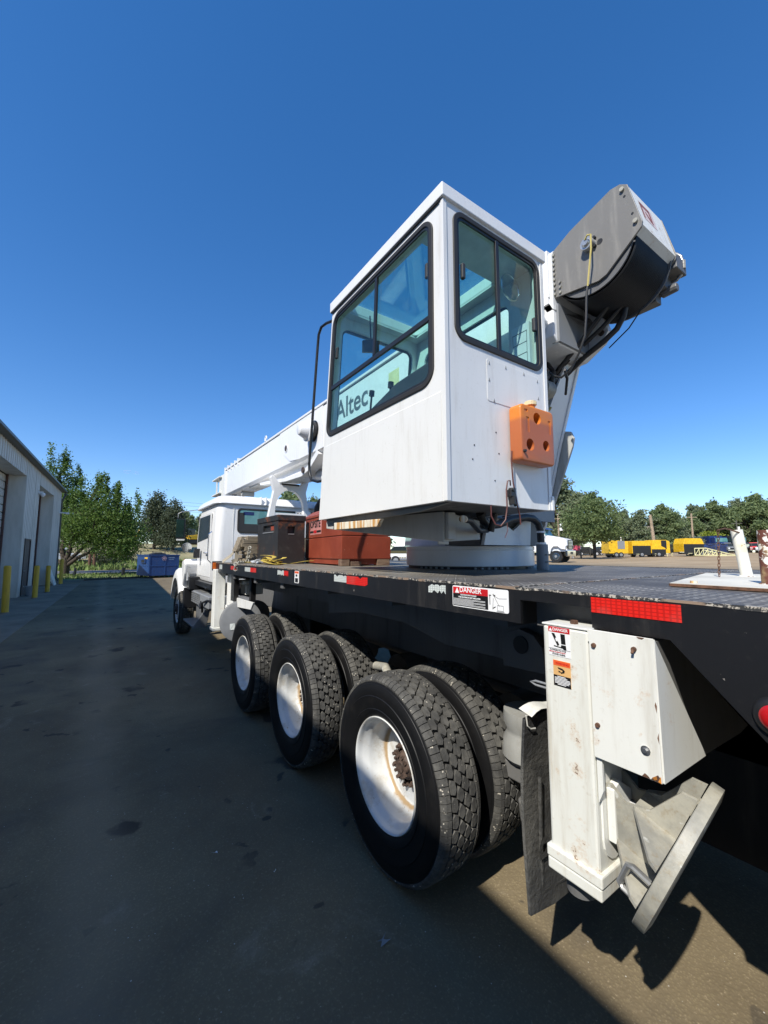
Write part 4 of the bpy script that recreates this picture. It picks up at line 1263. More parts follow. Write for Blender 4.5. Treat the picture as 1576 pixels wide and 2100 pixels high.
b = MB(); b.box(CXb-.034, CXb-.002, YR-.006, YR-.0005, Z0-.0, Z1-.01); b.box(CXb-.012, CXb+.012, YR-.012, YR+.004, Z0, Z0+.09); b.build('corner_angle', M['white'], cab, bevel=.002)
b = MB(); b.prism([(u, YR-.0025, v) for u, v in rrect(1.735, 2.225, 2.575, 2.825, .015, 3)], (0, .0022, 0)); ap_ = b.build('access_panel', M['white'], cab, bevel=.0008, fix=True)
b = MB()
for x, z in ((1.755, 2.80), (1.90, 2.81), (2.07, 2.815), (2.205, 2.80), (1.752, 2.70), (2.208, 2.69), (1.79, 2.585)): b.prism([(x-.006, YR-.005, z-.008), (x+.006, YR-.005, z-.008), (x, YR-.005, z+.012)], (0, .004, 0))
b.build('clip', M['greyp'], ap_, fix=True)
b = MB()
for x, z in ((1.62, 2.30), (1.605, 2.22), (1.80, 2.40), (1.78, 2.12), (1.82, 2.28)): b.cyl((x, YR-.002, z), (x, YR+.001, z), .0045, .0045, 8)
b.build('rivet_hole', M['black'], cab)
# windows
def window(nm, outer, inner_w, place, bars, panes, t0, t1):
    u0, u1, v0, v1, r = outer
    b = MB(); b.cur = 0
    ring(b, rrect(u0, u1, v0, v1, r, 8), rrect(u0+inner_w, u1-inner_w, v0+inner_w, v1-inner_w, r*.62, 8), place, t0, t1)
    w = b.build(nm, M['seal'], cab, bevel=.004, fix=True)
    b = MB()
    i2 = inner_w+.014
    ring(b, rrect(u0+inner_w+.001, u1-inner_w-.001, v0+inner_w+.001, v1-inner_w-.001, r*.6, 8), rrect(u0+i2, u1-i2, v0+i2, v1-i2, r*.5, 8), place, t0+.006, t1-.004)
    b.build('frame', M['sash'], w, fix=True)
    for (a0, a1, c0, c1) in bars:
        b = MB(); b.add([place(u, v, t) for t in (t0+.003, t1-.002) for u, v in ((a0, c0), (a1, c0), (a1, c1), (a0, c1))], [(0, 1, 2, 3), (4, 7, 6, 5), (0, 4, 5, 1), (1, 5, 6, 2), (2, 6, 7, 3), (3, 7, 4, 0)])
        b.build('sash_bar', M['sash'], w, bevel=.002, fix=True)
    for k, (a0, a1, c0, c1) in enumerate(panes):
        t = .012 + .004*k
        b = MB(); b.add([place(u, v, t) for u, v in rrect(a0, a1, c0, c1, .03, 4)], [tuple(range(20))])
        b.build('pane', M['glass'], w)
    return w
sw = window('side_window', (1.575, 2.770, 2.628, 3.612, .095), .030, PL, [(1.61, 2.735, 3.000, 3.032), (2.135, 2.160, 3.034, 3.575)],
       [(1.60, 2.745, 2.65, 3.012), (1.60, 2.15, 3.02, 3.59), (2.145, 2.745, 3.02, 3.59)], -.009, .012)
rw = window('rear_window', (1.487, 2.266, 2.868, 3.630, .080), .030, PB, [(1.838, 1.866, 2.90, 3.598)],
       [(1.51, 1.855, 2.89, 3.605), (1.85, 2.242, 2.89, 3.605)], -.009, .012)
fw = window('front_window', (1.475, 2.255, 2.375, 3.575, .085), .030, PF, [], [(1.50, 2.23, 2.40, 3.55)], -.006, .012)
ow = window('right_window', (1.725, 2.685, 2.675, 3.525, .09), .028, PRt, [], [(1.75, 2.66, 2.70, 3.50)], -.006, .012)
for y, z in ((1.655, 3.33), (2.72, 3.30)):
    b = MB()
    b.add([PL(y+dy, z+dz, t) for t in (.014, .034) for dy, dz in ((-.012, -.045), (.012, -.045), (.012, .045), (-.012, .045))], [(0, 1, 2, 3), (4, 7, 6, 5), (0, 4, 5, 1), (1, 5, 6, 2), (2, 6, 7, 3), (3, 7, 4, 0)])
    b.build('window_latch', M['seatm'], cab, bevel=.006, fix=True)
for x, z in ((1.56, 3.28), (2.20, 3.18)):
    b = MB(); b.box(x-.012, x+.012, YR-.012, YR+.012, z-.045, z+.045); b.build('window_latch', M['seatm'], cab, bevel=.006, fix=True)
# interior
b = MB()
b.box(1.72, 2.12, 1.80, 2.22, 2.28, 2.42); b.prism([(1.72, 1.80, 2.42), (1.72, 1.92, 2.42), (1.72, 1.82, 2.72), (1.72, 1.72, 2.72)], (.4, 0, 0)); b.box(1.80, 2.04, 1.90, 2.1, 2.03, 2.28)
b.build('operator_seat', M['seatm'], cab, bevel=.03, fix=True)
b = MB(); b.prism([(1.50, 1.66, 2.25), (1.50, 1.66, 2.84), (1.50, 2.05, 2.82), (1.50, 2.50, 2.70), (1.50, 2.50, 2.25)], (.12, 0, 0)); b.box(2.15, 2.27, 1.95, 2.5, 2.25, 2.62); b.build('console', M['seatm'], cab, bevel=.015, fix=True)
b = MB()
b.box(CXa+.031, CXb-.031, YR+.031, 2.78, 3.635, 3.650)
sk = b.mesh('hl', M['interior'])
cut = MB(); cut.box(1.52, 2.20, 1.80, 2.70, 3.5, 3.8)
hl = bool_cut(sk, [cut.mesh('c', M['interior'])]); obj('headliner', hl, cab)
b = MB()
b.prism([(1.60, 2.62, 3.40), (1.75, 2.62, 3.44), (1.75, 2.62, 3.34), (1.60, 2.62, 3.30)], (0, .02, 0)); b.tube([(1.66, 2.62, 3.62), (1.67, 2.62, 3.42)], .006, 6)
b.tube([(1.55, 2.45, 2.66), (1.55, 2.42, 2.86)], .008, 6); b.cyl((1.55, 2.42, 2.86), (1.55, 2.415, 2.90), .02, .02, 10); b.tube([(1.55, 2.2, 2.66), (1.55, 2.18, 2.84)], .008, 6); b.cyl((1.55, 2.18, 2.84), (1.55, 2.175, 2.88), .02, .02, 10)
b.build('control_lever', M['sash'], cab, fix=True)
b = MB(); b.box(2.235, 2.276, 1.56, 1.70, 2.95, 3.25); b.build('notice_plate', M['sticker_white'], cab)
b = MB()
for k in range(4): line(b, [(1.58, 2.97+k*.075), (1.69, 2.97+k*.075)], .004, 2.234)
line(b, [(1.58, 2.97), (1.58, 3.20)], .003, 2.234); line(b, [(1.69, 2.97), (1.69, 3.20)], .003, 2.234)
b.build('notice_print', M['sash'], cab)
b = MB(); b.lathe_x([(0, .085), (.006, .09), (.012, .085)], 24)
for k in range(1, 8): b.lathe_x([(0, .085*k/8), (.003, .085*k/8)], 20)
for i, v in enumerate(b.v): b.v[i] = (2.06+v[1], 1.56+v[0], 3.42+v[2])
b.build('fan_guard', M['steel'], cab)
# handrail at the cabin front corner
b = MB(); b.tube([(1.46, 2.84, 3.63), (1.45, 2.98, 3.665), (1.445, 3.07, 3.672), (1.44, 3.11, 3.62), (1.44, 3.13, 3.5), (1.44, 3.26, 2.50), (1.44, 3.255, 2.42), (1.44, 3.21, 2.345), (1.45, 3.10, 2.315), (1.46, 2.95, 2.31)], .012, 10)
b.build('handrail', M['blackm'], cab, smooth=True)

# under-cabin hoses
b = MB(); b.tube([(1.62, 1.60, 1.905), (1.75, 1.66, 1.905), (1.95, 1.78, 1.86), (2.12, 1.86, 1.87)], .018, 10); b.tube([(2.12, 1.83, 1.86), (2.13, 1.8, 1.98)], .022, 10)
b.build('bundled_hose', M['hose'], TR, smooth=True)
b = MB(); b.cyl((1.61, 1.58, 1.903), (1.66, 1.62, 1.907), .02, .02, 14); b.build('open_conduit', M['rustbar'], TR)
b = MB(); b.tube([(2.03, 1.84, 1.98), (2.07, 1.86, 1.94), (2.18, 1.90, 1.905), (2.32, 1.93, 1.92), (2.48, 1.95, 1.965), (2.66, 1.95, 1.99), (2.75, 1.95, 1.985), (2.81, 1.95, 1.955), (2.84, 1.95, 1.90), (2.845, 1.95, 1.80)], .028, 12)
b.build('thick_hose', M['hose'], TR, smooth=True)
b = MB(); b.cyl((2.845, 1.95, 1.875), (2.845, 1.95, 1.89), .034, .034, 14); b.build('hose_clamp', M['white_clean'], TR); b = MB(); b.cyl((2.845, 1.95, 1.785), (2.845, 1.95, 1.80), .040, .040, 16); b.build('hose_clamp', M['white_clean'], TR)
b = MB(); b.cyl((2.855, 1.95, 1.588), (2.855, 1.95, 1.785), .045, .045, 24); m_ = b.build('swivel_guard', M['greyp'], TR, smooth=40)
b = MB()
for z in (1.645, 1.70): b.box(2.83, 2.855, 1.902, 1.91, z, z+.006)
b.build('slot', M['black'], m_)
b = MB(); b.tube([(2.43, 1.98, 1.985), (2.43, 1.90, 2.0)], .006, 6)
b.tube([(1.925, 1.482, 2.295), (1.90, 1.47, 2.30), (1.893, 1.47, 2.25), (1.91, 1.475, 2.12), (1.945, 1.478, 1.99), (1.965, 1.478, 1.93), (1.97, 1.478, 1.88)], .0042, 6)
b.tube([(1.885, 1.475, 2.10), (1.87, 1.465, 2.125), (1.845, 1.462, 2.12), (1.832, 1.462, 2.07), (1.834, 1.462, 1.97), (1.825, 1.468, 1.90), (1.795, 1.478, 1.865), (1.765, 1.49, 1.875), (1.745, 1.50, 1.92), (1.745, 1.50, 1.98)], .0042, 6)
b.tube([(1.84, 1.47, 1.885), (1.83, 1.46, 1.84), (1.80, 1.455, 1.80)], .002, 5)
b.build('washer_hose', simple('red_brown_hose', (.10, .03, .025), .5), TR, smooth=True)
b = MB(); b.cyl((1.895, 1.49, 2.075), (1.895, 1.455, 2.075), .014, .012, 12); b.box(1.875, 1.915, 1.462, 1.492, 2.035, 2.075); b.box(1.885, 1.897, 1.45, 1.49, 1.99, 2.04); b.cyl((1.90, 1.472, 2.03), (1.925, 1.472, 1.985), .009, .011, 10)
b.build('washer_pump', M['blackm'], TR, bevel=.002)

# orange fluid tank hung on the cabin's rear wall
ft = thing('fluid_tank', 'orange plastic fluid tank with three dimples on the operator cabin rear wall', 'fluid tank', (2.07, 1.45, 2.24))
b = MB()
b.prism([(u, 1.405, v) for u, v in rrect(1.905, 2.222, 2.236, 2.572, .028, 5)], (0, .083, 0))
me = b.mesh('t', M['orange'])
import bmesh
bm = bmesh.new(); bm.from_mesh(me); bmesh.ops.recalc_face_normals(bm, faces=bm.faces)
bmesh.ops.bevel(bm, geom=[e for e in bm.edges if abs(e.verts[0].co.y-e.verts[1].co.y) < 1e-5], offset=.010, segments=3, profile=.5, affect='EDGES')
bm.to_mesh(me); bm.free()
cuts = []
for x, z, r in ((2.058, 2.505, .040), (1.985, 2.338, .040), (2.138, 2.352, .036)):
    c = MB(); c.cyl((x, 1.36, z), (x, 1.452, z), r*1.05, r*.72, 28); cuts.append(c.mesh('c', M['orange']))
for x, z, w_, h_ in ((1.968, 2.455, .013, .045), (2.175, 2.470, .013, .042), (1.955, 2.536, .014, .008)):
    c = MB(); c.box(x-w_, x+w_, 1.36, 1.409, z-h_, z+h_); cuts.append(c.mesh('c', M['orange']))
me = bool_cut(me, cuts)
for p in me.polygons: p.use_smooth = True
me.set_sharp_from_angle(angle=rad(35))
obj('tank_body', me, ft)
b = MB(); b.cyl((2.055, 1.445, 2.572), (2.055, 1.445, 2.598), .026, .026, 20); b.build('neck', M['orange'], ft, smooth=40)
b = MB(); b.cyl((2.055, 1.445, 2.594), (2.055, 1.445, 2.618), .034, .033, 24)
for k in range(24):
    a = k*math.pi/12; b.box(2.055+.034*math.cos(a)-.0015, 2.055+.034*math.cos(a)+.0015, 1.445+.034*math.sin(a)-.0015, 1.445+.034*math.sin(a)+.0015, 2.596, 2.614)
b.build('cap', simple('cream_cap', (.72, .60, .38), .5), ft)
b = MB(); b.cyl((1.925, 1.405, 2.292), (1.925, 1.392, 2.292), .010, .008, 10); b.build('outlet', M['blackm'], ft)

# ------------------------------------------------------------------ boom
BX0, BX1 = 2.62, 3.12
b = MB()
y0b, y1b = 1.62, 11.5
sec = [(BX0, 3.30), (BX0+.05, 3.25), (BX1-.05, 3.25), (BX1, 3.30), (BX1, 3.94), (BX1-.05, 3.99), (BX0+.05, 3.99), (BX0, 3.94)]
b.prism([(x, y0b, z) for x, z in sec], (0, y1b-y0b, 0))
boom = b.build('boom', M['white_clean'], TR, bevel=.008, fix=True)
b = MB(); b.prism([(x, y, z) for (x, y, z) in [(BX0-.012, 5.45, 3.29), (BX0-.012, 6.35, 3.29), (BX0-.012, 6.75, 3.33), (BX0-.012, 7.05, 3.50), (BX0-.012, 7.25, 3.90), (BX0-.012, 7.28, 3.95), (BX0-.012, 5.45, 3.95)]], (.0115, 0, 0)); b.build('side_reinforcement', M['white_clean'], boom, bevel=.003, fix=True)
b = MB(); b.box(BX0-.02, BX0+.03, 1.9, 11.5, 3.965, 4.0); b.build('top_flange', M['white_clean'], boom, bevel=.004)
b = MB(); b.cyl((BX0-.022, 6.93, 3.60), (BX0-.006, 6.93, 3.60), .075, .075, 24); ph = b.build('port_ring', M['white_clean'], boom, smooth=40)
b = MB(); b.cyl((BX0-.024, 6.93, 3.60), (BX0-.022, 6.93, 3.60), .055, .055, 24); b.build('port_hole', M['brick'], ph)
b = MB()
b.prism([(BX0+.14, y, z) for y, z in [(8.35, 3.25), (8.25, 3.13), (6.9, 3.02), (6.3, 3.01), (5.9, 3.07), (5.75, 3.16), (5.55, 3.25)]], (BX1-BX0-.18, 0, 0))
b.prism([(BX0-.02, y, z) for y, z in [(8.4, 3.17), (8.35, 3.12), (6.9, 2.99), (6.20, 2.97), (5.90, 3.03), (5.55, 3.22), (5.62, 3.29), (5.98, 3.10), (6.25, 3.045), (6.9, 3.055), (8.0, 3.15)]], (.16, 0, 0))
sd_ = b.build('lower_saddle', M['white_clean'], boom, bevel=.004, fix=True)
b = MB(); b.cyl((BX0-.045, 6.1, 3.06), (BX0-.025, 6.1, 3.06), .05, .05, 20); b.build('saddle_pin', M['hub'], sd_)
b = MB(); b.cyl((2.87, 6.05, 3.0), (2.87, 3.0, 2.15), .095, .095, 24); b.build('lift_cylinder', M['white_clean'], boom, smooth=40)
b = MB(); b.cyl((BX0-.09, 5.75, 3.62), (BX0-.0, 5.75, 3.62), .15, .15, 32); b.cyl((BX0-.10, 5.75, 3.62), (BX0-.09, 5.75, 3.62), .165, .165, 32); b.cyl((BX0-.02, 5.75, 3.62), (BX0-.01, 5.75, 3.62), .17, .17, 32)
reel = b.build('cable_reel', M['blackm'], boom, smooth=40)
b = MB(); b.lathe_x([(-.265, 0), (-.265, .08), (-.255, .095), (-.145, .150), (-.13, .178), (-.10, .178)], 32)
for i, v in enumerate(b.v): b.v[i] = (BX0+v[0], 5.75+v[1], 3.62+v[2])
b.build('reel_cover', M['white_clean'], reel, smooth=35)
b = MB(); b.cyl((BX0-.02, 8.1, 4.0), (BX0-.02, 8.1, 4.06), .02, .02, 10); b.tube([(BX0-.01, 8.1+.045*math.cos(a), 4.05+.06*math.sin(a)) for a in np.linspace(0, math.pi, 8)], .014, 8); b.build('lifting_eye', M['white_clean'], boom)
b = MB()
for y in (10.2, 10.5, 10.85, 11.2): b.box(BX0-.03, BX1+.03, y, y+.03, 3.9, 4.06); 
b.box(BX0-.035, BX1+.035, 11.45, 11.52, 3.2, 4.04)
b.build('boom_collar', M['white_clean'], boom, bevel=.004)
b = MB()
b.box(BX0+.02, BX0+.05, 11.52, 12.3, 3.30, 3.92); b.box(BX1-.05, BX1-.02, 11.52, 12.3, 3.30, 3.92)
b.box(BX0-.05, BX1+.05, 12.0, 12.95, 3.86, 3.89); b.box(BX0-.05, BX1+.05, 12.0, 12.95, 3.40, 3.43); b.box(BX0+.0, BX0+.03, 12.55, 12.62, 3.43, 3.86)
b.cyl((BX0+.06, 11.9, 3.2), (BX1-.06, 11.9, 3.2), .16, .16, 24)
b.build('boom_head', M['white_worn'], boom)
b = MB(); b.cyl((BX0+.1, 10.2, 3.18), (BX1-.1, 10.2, 3.18), .06, .06, 12); b.cyl((2.8, 9.3, 3.24), (2.8, 9.3, 3.12), .015, .015, 8); b.box(2.7, 3.0, 8.9, 9.5, 3.21, 3.245); b.build('under_boom_fittings', M['steelgrey2'], boom)
al = text_mesh('lettering', "Altec", .40, simple('grey_lettering', (.10, .11, .11), .5), boom, (BX0-.001, 5.02, 3.50), (0, -1, 0), (0, 0, 1), .003, bold=.0045, xs=1.0)
b = MB(); b.box(BX0-.004, BX0-.0005, 5.12, 5.24, 3.45, 3.72); b.build('notice_sticker', simple('faded_sticker', (.55, .53, .42), .5), boom)
b = MB()
for k in range(5): line(b, [(5.13, 3.47+k*.03), (5.23, 3.47+k*.03)], .012, BX0-.0045)
b.build('notice_print', M['sticker_black'], boom)
b = MB(); b.box(BX0-.004, BX0-.0005, 3.52, 3.72, 3.62, 3.80); b.build('yellow_sticker', simple('yellow_sticker', (.62, .60, .30), .5), boom)
# boom base (rear end)
b = MB()
b.prism([(3.06, y, z) for y, z in [(2.2, 3.22), (1.66, 3.24), (1.50, 3.33), (1.45, 3.40), (1.50, 3.58), (2.2, 3.9)]], (.07, 0, 0))
b2 = MB(); b2.prism([(2.56, y, z) for y, z in [(2.2, 3.28), (1.72, 3.28), (1.66, 3.42), (1.7, 3.60), (2.2, 3.9)]], (.05, 0, 0)); b2.build('boom_base', M['white_clean'], boom, bevel=.004, fix=True)
bb = b.build('boom_base', M['white_clean'], boom, bevel=.004, fix=True)
b = MB(); b.cyl((3.05, 1.50, 3.40), (3.145, 1.50, 3.40), .022, .022, 16); b.build('pivot_pin', M['hub'], bb)
b = MB(); b.box(2.655, 3.055, 1.60, 1.66, 3.26, 3.55); b.build('base_plate', M['greyp'], bb)
# ------------------------------------------------------------------ winch
WP = [(1.636, 3.600), (1.636, 3.955), (1.48, 4.035), (1.19, 4.128), (1.13, 4.120), (1.085, 4.085), (1.012, 3.775), (1.02, 3.745), (1.245, 3.56), (1.30, 3.545)]
b = MB(); b.prism([(2.645, y, z) for y, z in WP], (.014, 0, 0)); wl_ = b.build('winch', M['winch'], TR, bevel=.0015, fix=True)
b = MB(); b.prism([(3.150, y, z) for y, z in WP], (.014, 0, 0)); b.build('winch_plate', M['winch'], wl_, bevel=.0015, fix=True)
b = MB()
for z in np.linspace(3.62, 3.93, 9): b.cyl((2.645, 1.612, z), (2.634, 1.612, z), .0095, .0095, 6)
for y, z in ((1.57, 3.655), (1.57, 3.695), (1.57, 3.615)): b.cyl((2.645, y, z), (2.634, y, z), .0095, .0095, 6)
for y, z in ((1.115, 4.068), (1.048, 3.80)): b.cyl((2.645, y, z), (2.63, y, z), .014, .014, 12)
b.build('bolt', M['galv'], wl_)
for y, z, r in ((1.105, 4.015, .008), (1.065, 3.865, .008), (1.275, 3.815, .020)): b = MB(); b.cyl((2.6445, y, z), (2.6435, y, z), r, r, 16); b.build('plate_hole', M['black'], wl_)
b = MB()
for y, z in ((1.305, 3.86), (1.305, 3.80)): b.cyl((2.645, y, z), (2.625, y, z), .010, .010, 10); b.build('grease_nipple', M['black'], wl_); b = MB()
b = MB(); b.cyl((2.645, 1.345, 3.83), (2.60, 1.345, 3.83), .045, .042, 24); b.cyl((2.60, 1.345, 3.83), (2.585, 1.345, 3.83), .03, .02, 16); b.build('swivel', M['alu'], wl_, smooth=35)
# end cap box
b = MB(); b.prism([(2.660, 1.088, 4.085), (2.660, 1.018, 3.765), (2.660, 1.06, 3.725), (2.660, 1.12, 4.11)], (.49, 0, 0)); ec = b.build('end_cap', M['white_worn'], wl_, fix=True)
NV = Vector((0, -(4.085-3.765), (1.088-1.018))).normalized()
def EC(x, s): return Vector((x, 1.088-.07*s, 4.085-.32*s)) + NV*.0012
b = MB(); b.add([EC(2.76, .18), EC(2.76, .66), EC(2.95, .66), EC(2.95, .18)], [(0, 1, 2, 3)])
stk = b.build('faded_sticker', simple('pale_pink_sticker', (.62, .50, .47), .5), ec)
b = MB()
for pl in ([(2.765, .22), (2.765, .30), (2.90, .30), (2.90, .22)], [(2.765, .22), (2.765, .62), (2.785, .62), (2.785, .22)], [(2.88, .22), (2.88, .60), (2.905, .60), (2.905, .22)], [(2.82, .36), (2.82, .44), (2.87, .60), (2.88, .50)]):
    b.add([EC(x, s_)+NV*.001 for x, s_ in pl], [(0, 1, 2, 3)])
b.build('sticker_mark', simple('faded_brown_print', (.30, .10, .07), .5), stk)
# drum and wound cable
for pf_ in ([(0, 0), (0, .27), (.012, .27), (.012, .20)], [(.468, .20), (.468, .305), (.48, .305), (.48, 0)]):
    b = MB(); b.lathe_x(pf_, 48)
    for i, v in enumerate(b.v): b.v[i] = (2.665+v[0], 1.345+v[1], 3.765+v[2])
    b.build('drum_flange', M['frame_grey'], wl_, smooth=35)
prof = []
nc = 24; w_ = .452/nc
for k in range(nc):
    for a in (0, .25, .5, .75): prof.append((.014+(k+a)*w_, .281+.009*math.sin(math.pi*a)))
b = MB(); b.lathe_x(prof, 72)
for i, v in enumerate(b.v): b.v[i] = (2.665+v[0], 1.345+v[1], 3.765+v[2])
b.build('wire_rope', simple('greasy_wire_rope', (.022, .022, .022), .45, .3), wl_, smooth=True)
# motor side clutter
b = MB(); b.cyl((3.164, 1.33, 3.77), (3.33, 1.33, 3.77), .16, .15, 24); b.cyl((3.33, 1.33, 3.77), (3.43, 1.33, 3.77), .09, .08, 16); b.box(3.17, 3.34, 1.02, 1.12, 3.70, 3.80); b.box(3.17, 3.30, 1.1, 1.2, 3.60, 3.72);
b.box(3.17, 3.26, 1.16, 1.4, 3.52, 3.60); b.cyl((3.25, 1.15, 3.6), (3.25, 1.05, 3.6), .035, .03, 10)
b.build('winch_motor', M['frame_grey'], wl_, bevel=.006)
b = MB(); b.tube([(3.3, 1.10, 3.88), (3.3, 1.06, 3.875), (3.3, 1.035, 3.84), (3.3, 1.025, 3.78), (3.3, 1.035, 3.71), (3.3, 1.07, 3.68), (3.3, 1.12, 3.68)], .012, 10); b.build('hydraulic_line', M['alu'], wl_, smooth=True)
b = MB(); b.cyl((3.3, 1.026, 3.80), (3.3, 1.028, 3.74), .018, .018, 8); b.build('hose_fitting', M['galv'], wl_)
b = MB(); b.box(2.60, 2.643, 1.64, 1.70, 3.60, 3.97); b.box(2.60, 2.68, 1.645, 1.69, 3.55, 3.60); b.build('winch_mount', M['white_clean'], TR, bevel=.003)
b = MB(); b.prism([(2.62, 1.66, 3.58), (2.62, 1.62, 3.50), (3.18, 1.52, 3.47), (3.18, 1.56, 3.55)], (0, .05, 0)); b.build('cross_tube', M['frame_grey'], TR, fix=True)
# swivel wire: yellow upper part, grey lower part
b = MB(); b.tube([(2.585, 1.345, 3.845), (2.575, 1.32, 3.86), (2.57, 1.295, 3.845), (2.575, 1.30, 3.75), (2.585, 1.325, 3.62), (2.59, 1.345, 3.50)], .006, 6); b.build('yellow_wire', simple('pale_yellow_wire', (.55, .45, .14), .5), TR, smooth=True)
b = MB(); b.tube([(2.59, 1.345, 3.51), (2.59, 1.355, 3.44), (2.60, 1.37, 3.30), (2.60, 1.385, 3.18), (2.60, 1.43, 3.08), (2.60, 1.50, 2.98), (2.60, 1.57, 2.955), (2.60, 1.63, 2.99), (2.60, 1.66, 3.03)], .008, 7); b.build('signal_cable', M['hose'], TR, smooth=True)
b = MB(); b.tube([(3.02, 1.30, 3.50), (3.02, 1.32, 3.43), (3.02, 1.37, 3.36), (3.02, 1.46, 3.31), (3.02, 1.62, 3.25), (3.02, 1.85, 3.12), (3.02, 2.0, 3.0)], .021, 10)
b.tube([(2.98, 1.30, 3.50), (2.98, 1.45, 3.40), (2.98, 1.70, 3.28), (2.98, 1.95, 3.10)], .016, 10); b.tube([(2.9, 1.36, 3.50), (2.9, 1.56, 3.33), (2.9, 1.80, 3.15), (2.9, 2.0, 2.95)], .018, 10)
b.build('thick_hydraulic_hose', M['hose'], TR, smooth=True)
b = MB(); b.tube([(3.14, 1.20, 3.60), (3.14, 1.24, 3.50), (3.12, 1.33, 3.38), (3.12, 1.43, 3.32), (3.12, 1.48, 3.29)], .005, 6); b.tube([(2.7, 1.6, 3.05), (2.78, 1.63, 3.02), (2.9, 1.72, 2.95)], .010, 8); b.build('thin_wire', M['hose'], TR, smooth=True)
b = MB()
rh = random.Random(2)
for k in range(6):
    x = 2.63 + .04*k; y = 1.85+rh.uniform(-.03, .05)
    b.tube([(x, y, 3.22), (x+rh.uniform(-.03, .03), y-.07, 3.12), (x+rh.uniform(-.04, .04), y-.02, 2.98), (x+rh.uniform(-.05, .05), y+.12, 2.75), (x, y+.2, 2.45)], .018, 8)
b.box(2.66, 2.90, 1.9, 2.1, 3.05, 3.18)
b.build('hydraulic_hoses', M['hose'], TR, smooth=40)
b = MB(); b.cyl((2.70, 1.80, 2.98), (2.80, 1.80, 2.98), .07, .07, 20); b.box(2.66, 2.74, 1.82, 1.90, 2.9, 3.10); b.build('rotary_joint', M['galv'], TR, smooth=40)
b = MB(); b.tube([(2.62, 1.70+.05*math.cos(a), 2.88+.13*math.sin(a)) for a in np.linspace(-2.2, 1.7, 14)], .008, 6); b.build('yellow_hose_loop', simple('dull_yellow_hose', (.38, .30, .10), .5), TR, smooth=True)

# boom rest
b = MB()
out = [(2.33, 1.3), (2.375, 2.38), (2.46, 2.84), (2.40, 3.07), (2.42, 3.12), (2.47, 3.10), (2.58, 2.96), (2.96, 2.96), (3.07, 3.10), (3.12, 3.12), (3.14, 3.07), (3.08, 2.84), (3.165, 2.38), (3.21, 1.3), (3.08, 1.3), (3.05, 2.36)]
arch = [(2.77+.275*math.cos(a), 2.50+.37*math.sin(a)) for a in np.linspace(.15, math.pi-.15, 12)]
out += arch + [(2.49, 2.36), (2.46, 1.3)]
b.prism([(x, 7.10, z) for x, z in out], (0, .10, 0))
b.box(2.47, 3.07, 7.105, 7.195, 2.345, 2.44)
rest = b.build('boom_rest', M['white_clean'], TR, bevel=.004, fix=True)
b = MB(); b.box(2.60, 2.94, 7.08, 7.22, 2.961, 2.985); b.build('rest_pad', M['black'], rest)
b = MB(); b.box(2.95, 3.25, 7.25, 7.28, 2.42, 2.50); rb_ = b.build('light_bar', M['white_clean'], TR); b = MB()
for k in range(3): b.cyl((2.99+.05*k, 7.249, 2.46), (2.99+.05*k, 7.24, 2.46), .012, .012, 10)
b.build('bolt', M['sash'], rb_)
# ------------------------------------------------------------------ the truck's own cab
TX0, TX1, TY0, TY1 = 1.58, 3.82, 7.45, 9.25
b = MB()
levels = [(1.20, .02, .10), (1.25, 0, .12), (2.0, 0, .13), (2.50, .02, .14), (2.585, .03, .15)]
lp = []
nq = 7
vs = []
for z, ins, r in levels: vs += [(x, y, z) for x, y in rrect(TX0+ins, TX1-ins, TY0+ins*.4, TY1-ins*(.5 if z < 2.1 else 6), r, nq-1)]
n = nq*4
fs = [(j*n+i, j*n+(i+1) % n, (j+1)*n+(i+1) % n, (j+1)*n+i) for j in range(len(levels)-1) for i in range(n)] + [tuple(range(n))[::-1], tuple(range((len(levels)-1)*n, len(levels)*n))]
b.add(vs, fs)
tc = b.build('truck_cab', M['white_clean'], TR, smooth=30, fix=True)
b = MB(); vs = []
rl = [(2.587, -.03, .17), (2.60, -.035, .17), (2.615, -.03, .17), (2.68, .0, .18), (2.73, .05, .2), (2.752, .13, .22), (2.76, .25, .25)]
for z, ins, r in rl: vs += [(x, y, z+(0.0)) for x, y in rrect(TX0+ins, TX1-ins, TY0+ins, TY1-.05-ins, r, nq-1)]
fs = [(j*n+i, j*n+(i+1) % n, (j+1)*n+(i+1) % n, (j+1)*n+i) for j in range(len(rl)-1) for i in range(n)] + [tuple(range(n))[::-1], tuple(range((len(rl)-1)*n, len(rl)*n))]
b.add(vs, fs)
b.build('roof', M['white_clean'], tc, smooth=35, fix=True)
b = MB()
for x in (2.33, 2.42): b.box(x, x+.02, 7.40, 9.0, 2.60, 2.745)
b.build('roof_rib', M['white_clean'], tc, bevel=.006)
def PW(u, v, t): return (u, TY0-t, v)
b = MB(); ring(b, rrect(1.93, 3.47, 2.07, 2.52, .07, 6), rrect(1.96, 3.44, 2.10, 2.49, .05, 6), PW, -.01, .012)
w = b.build('rear_window', M['seal'], tc, bevel=.003, fix=True)
b = MB(); b.prism([(u, TY0-.006, v) for u, v in rrect(1.955, 3.445, 2.095, 2.495, .05, 6)], (0, .004, 0)); b.build('pane', simple('sky_tinted_glass', (.13, .30, .31), .06, 0, .1, 2), w, fix=True)
b = MB(); b.box(1.96, 2.30, TY0-.0085, TY0-.007, 2.10, 2.24); b.box(1.96, 2.05, TY0-.0085, TY0-.007, 2.24, 2.44); b.box(2.30, 2.40, TY0-.0085, TY0-.007, 2.10, 2.18); b.build('seat_back', M['seatm'], w)
b = MB(); b.box(2.03, 2.22, TY0-.0085, TY0-.007, 2.40, 2.46); b.build('blue_decal', M['darkblue'], w)
b = MB(); b.box(1.86, 1.868, TY0-.004, TY0, 1.3, 2.55); b.build('panel_seam', M['white_worn'], tc)
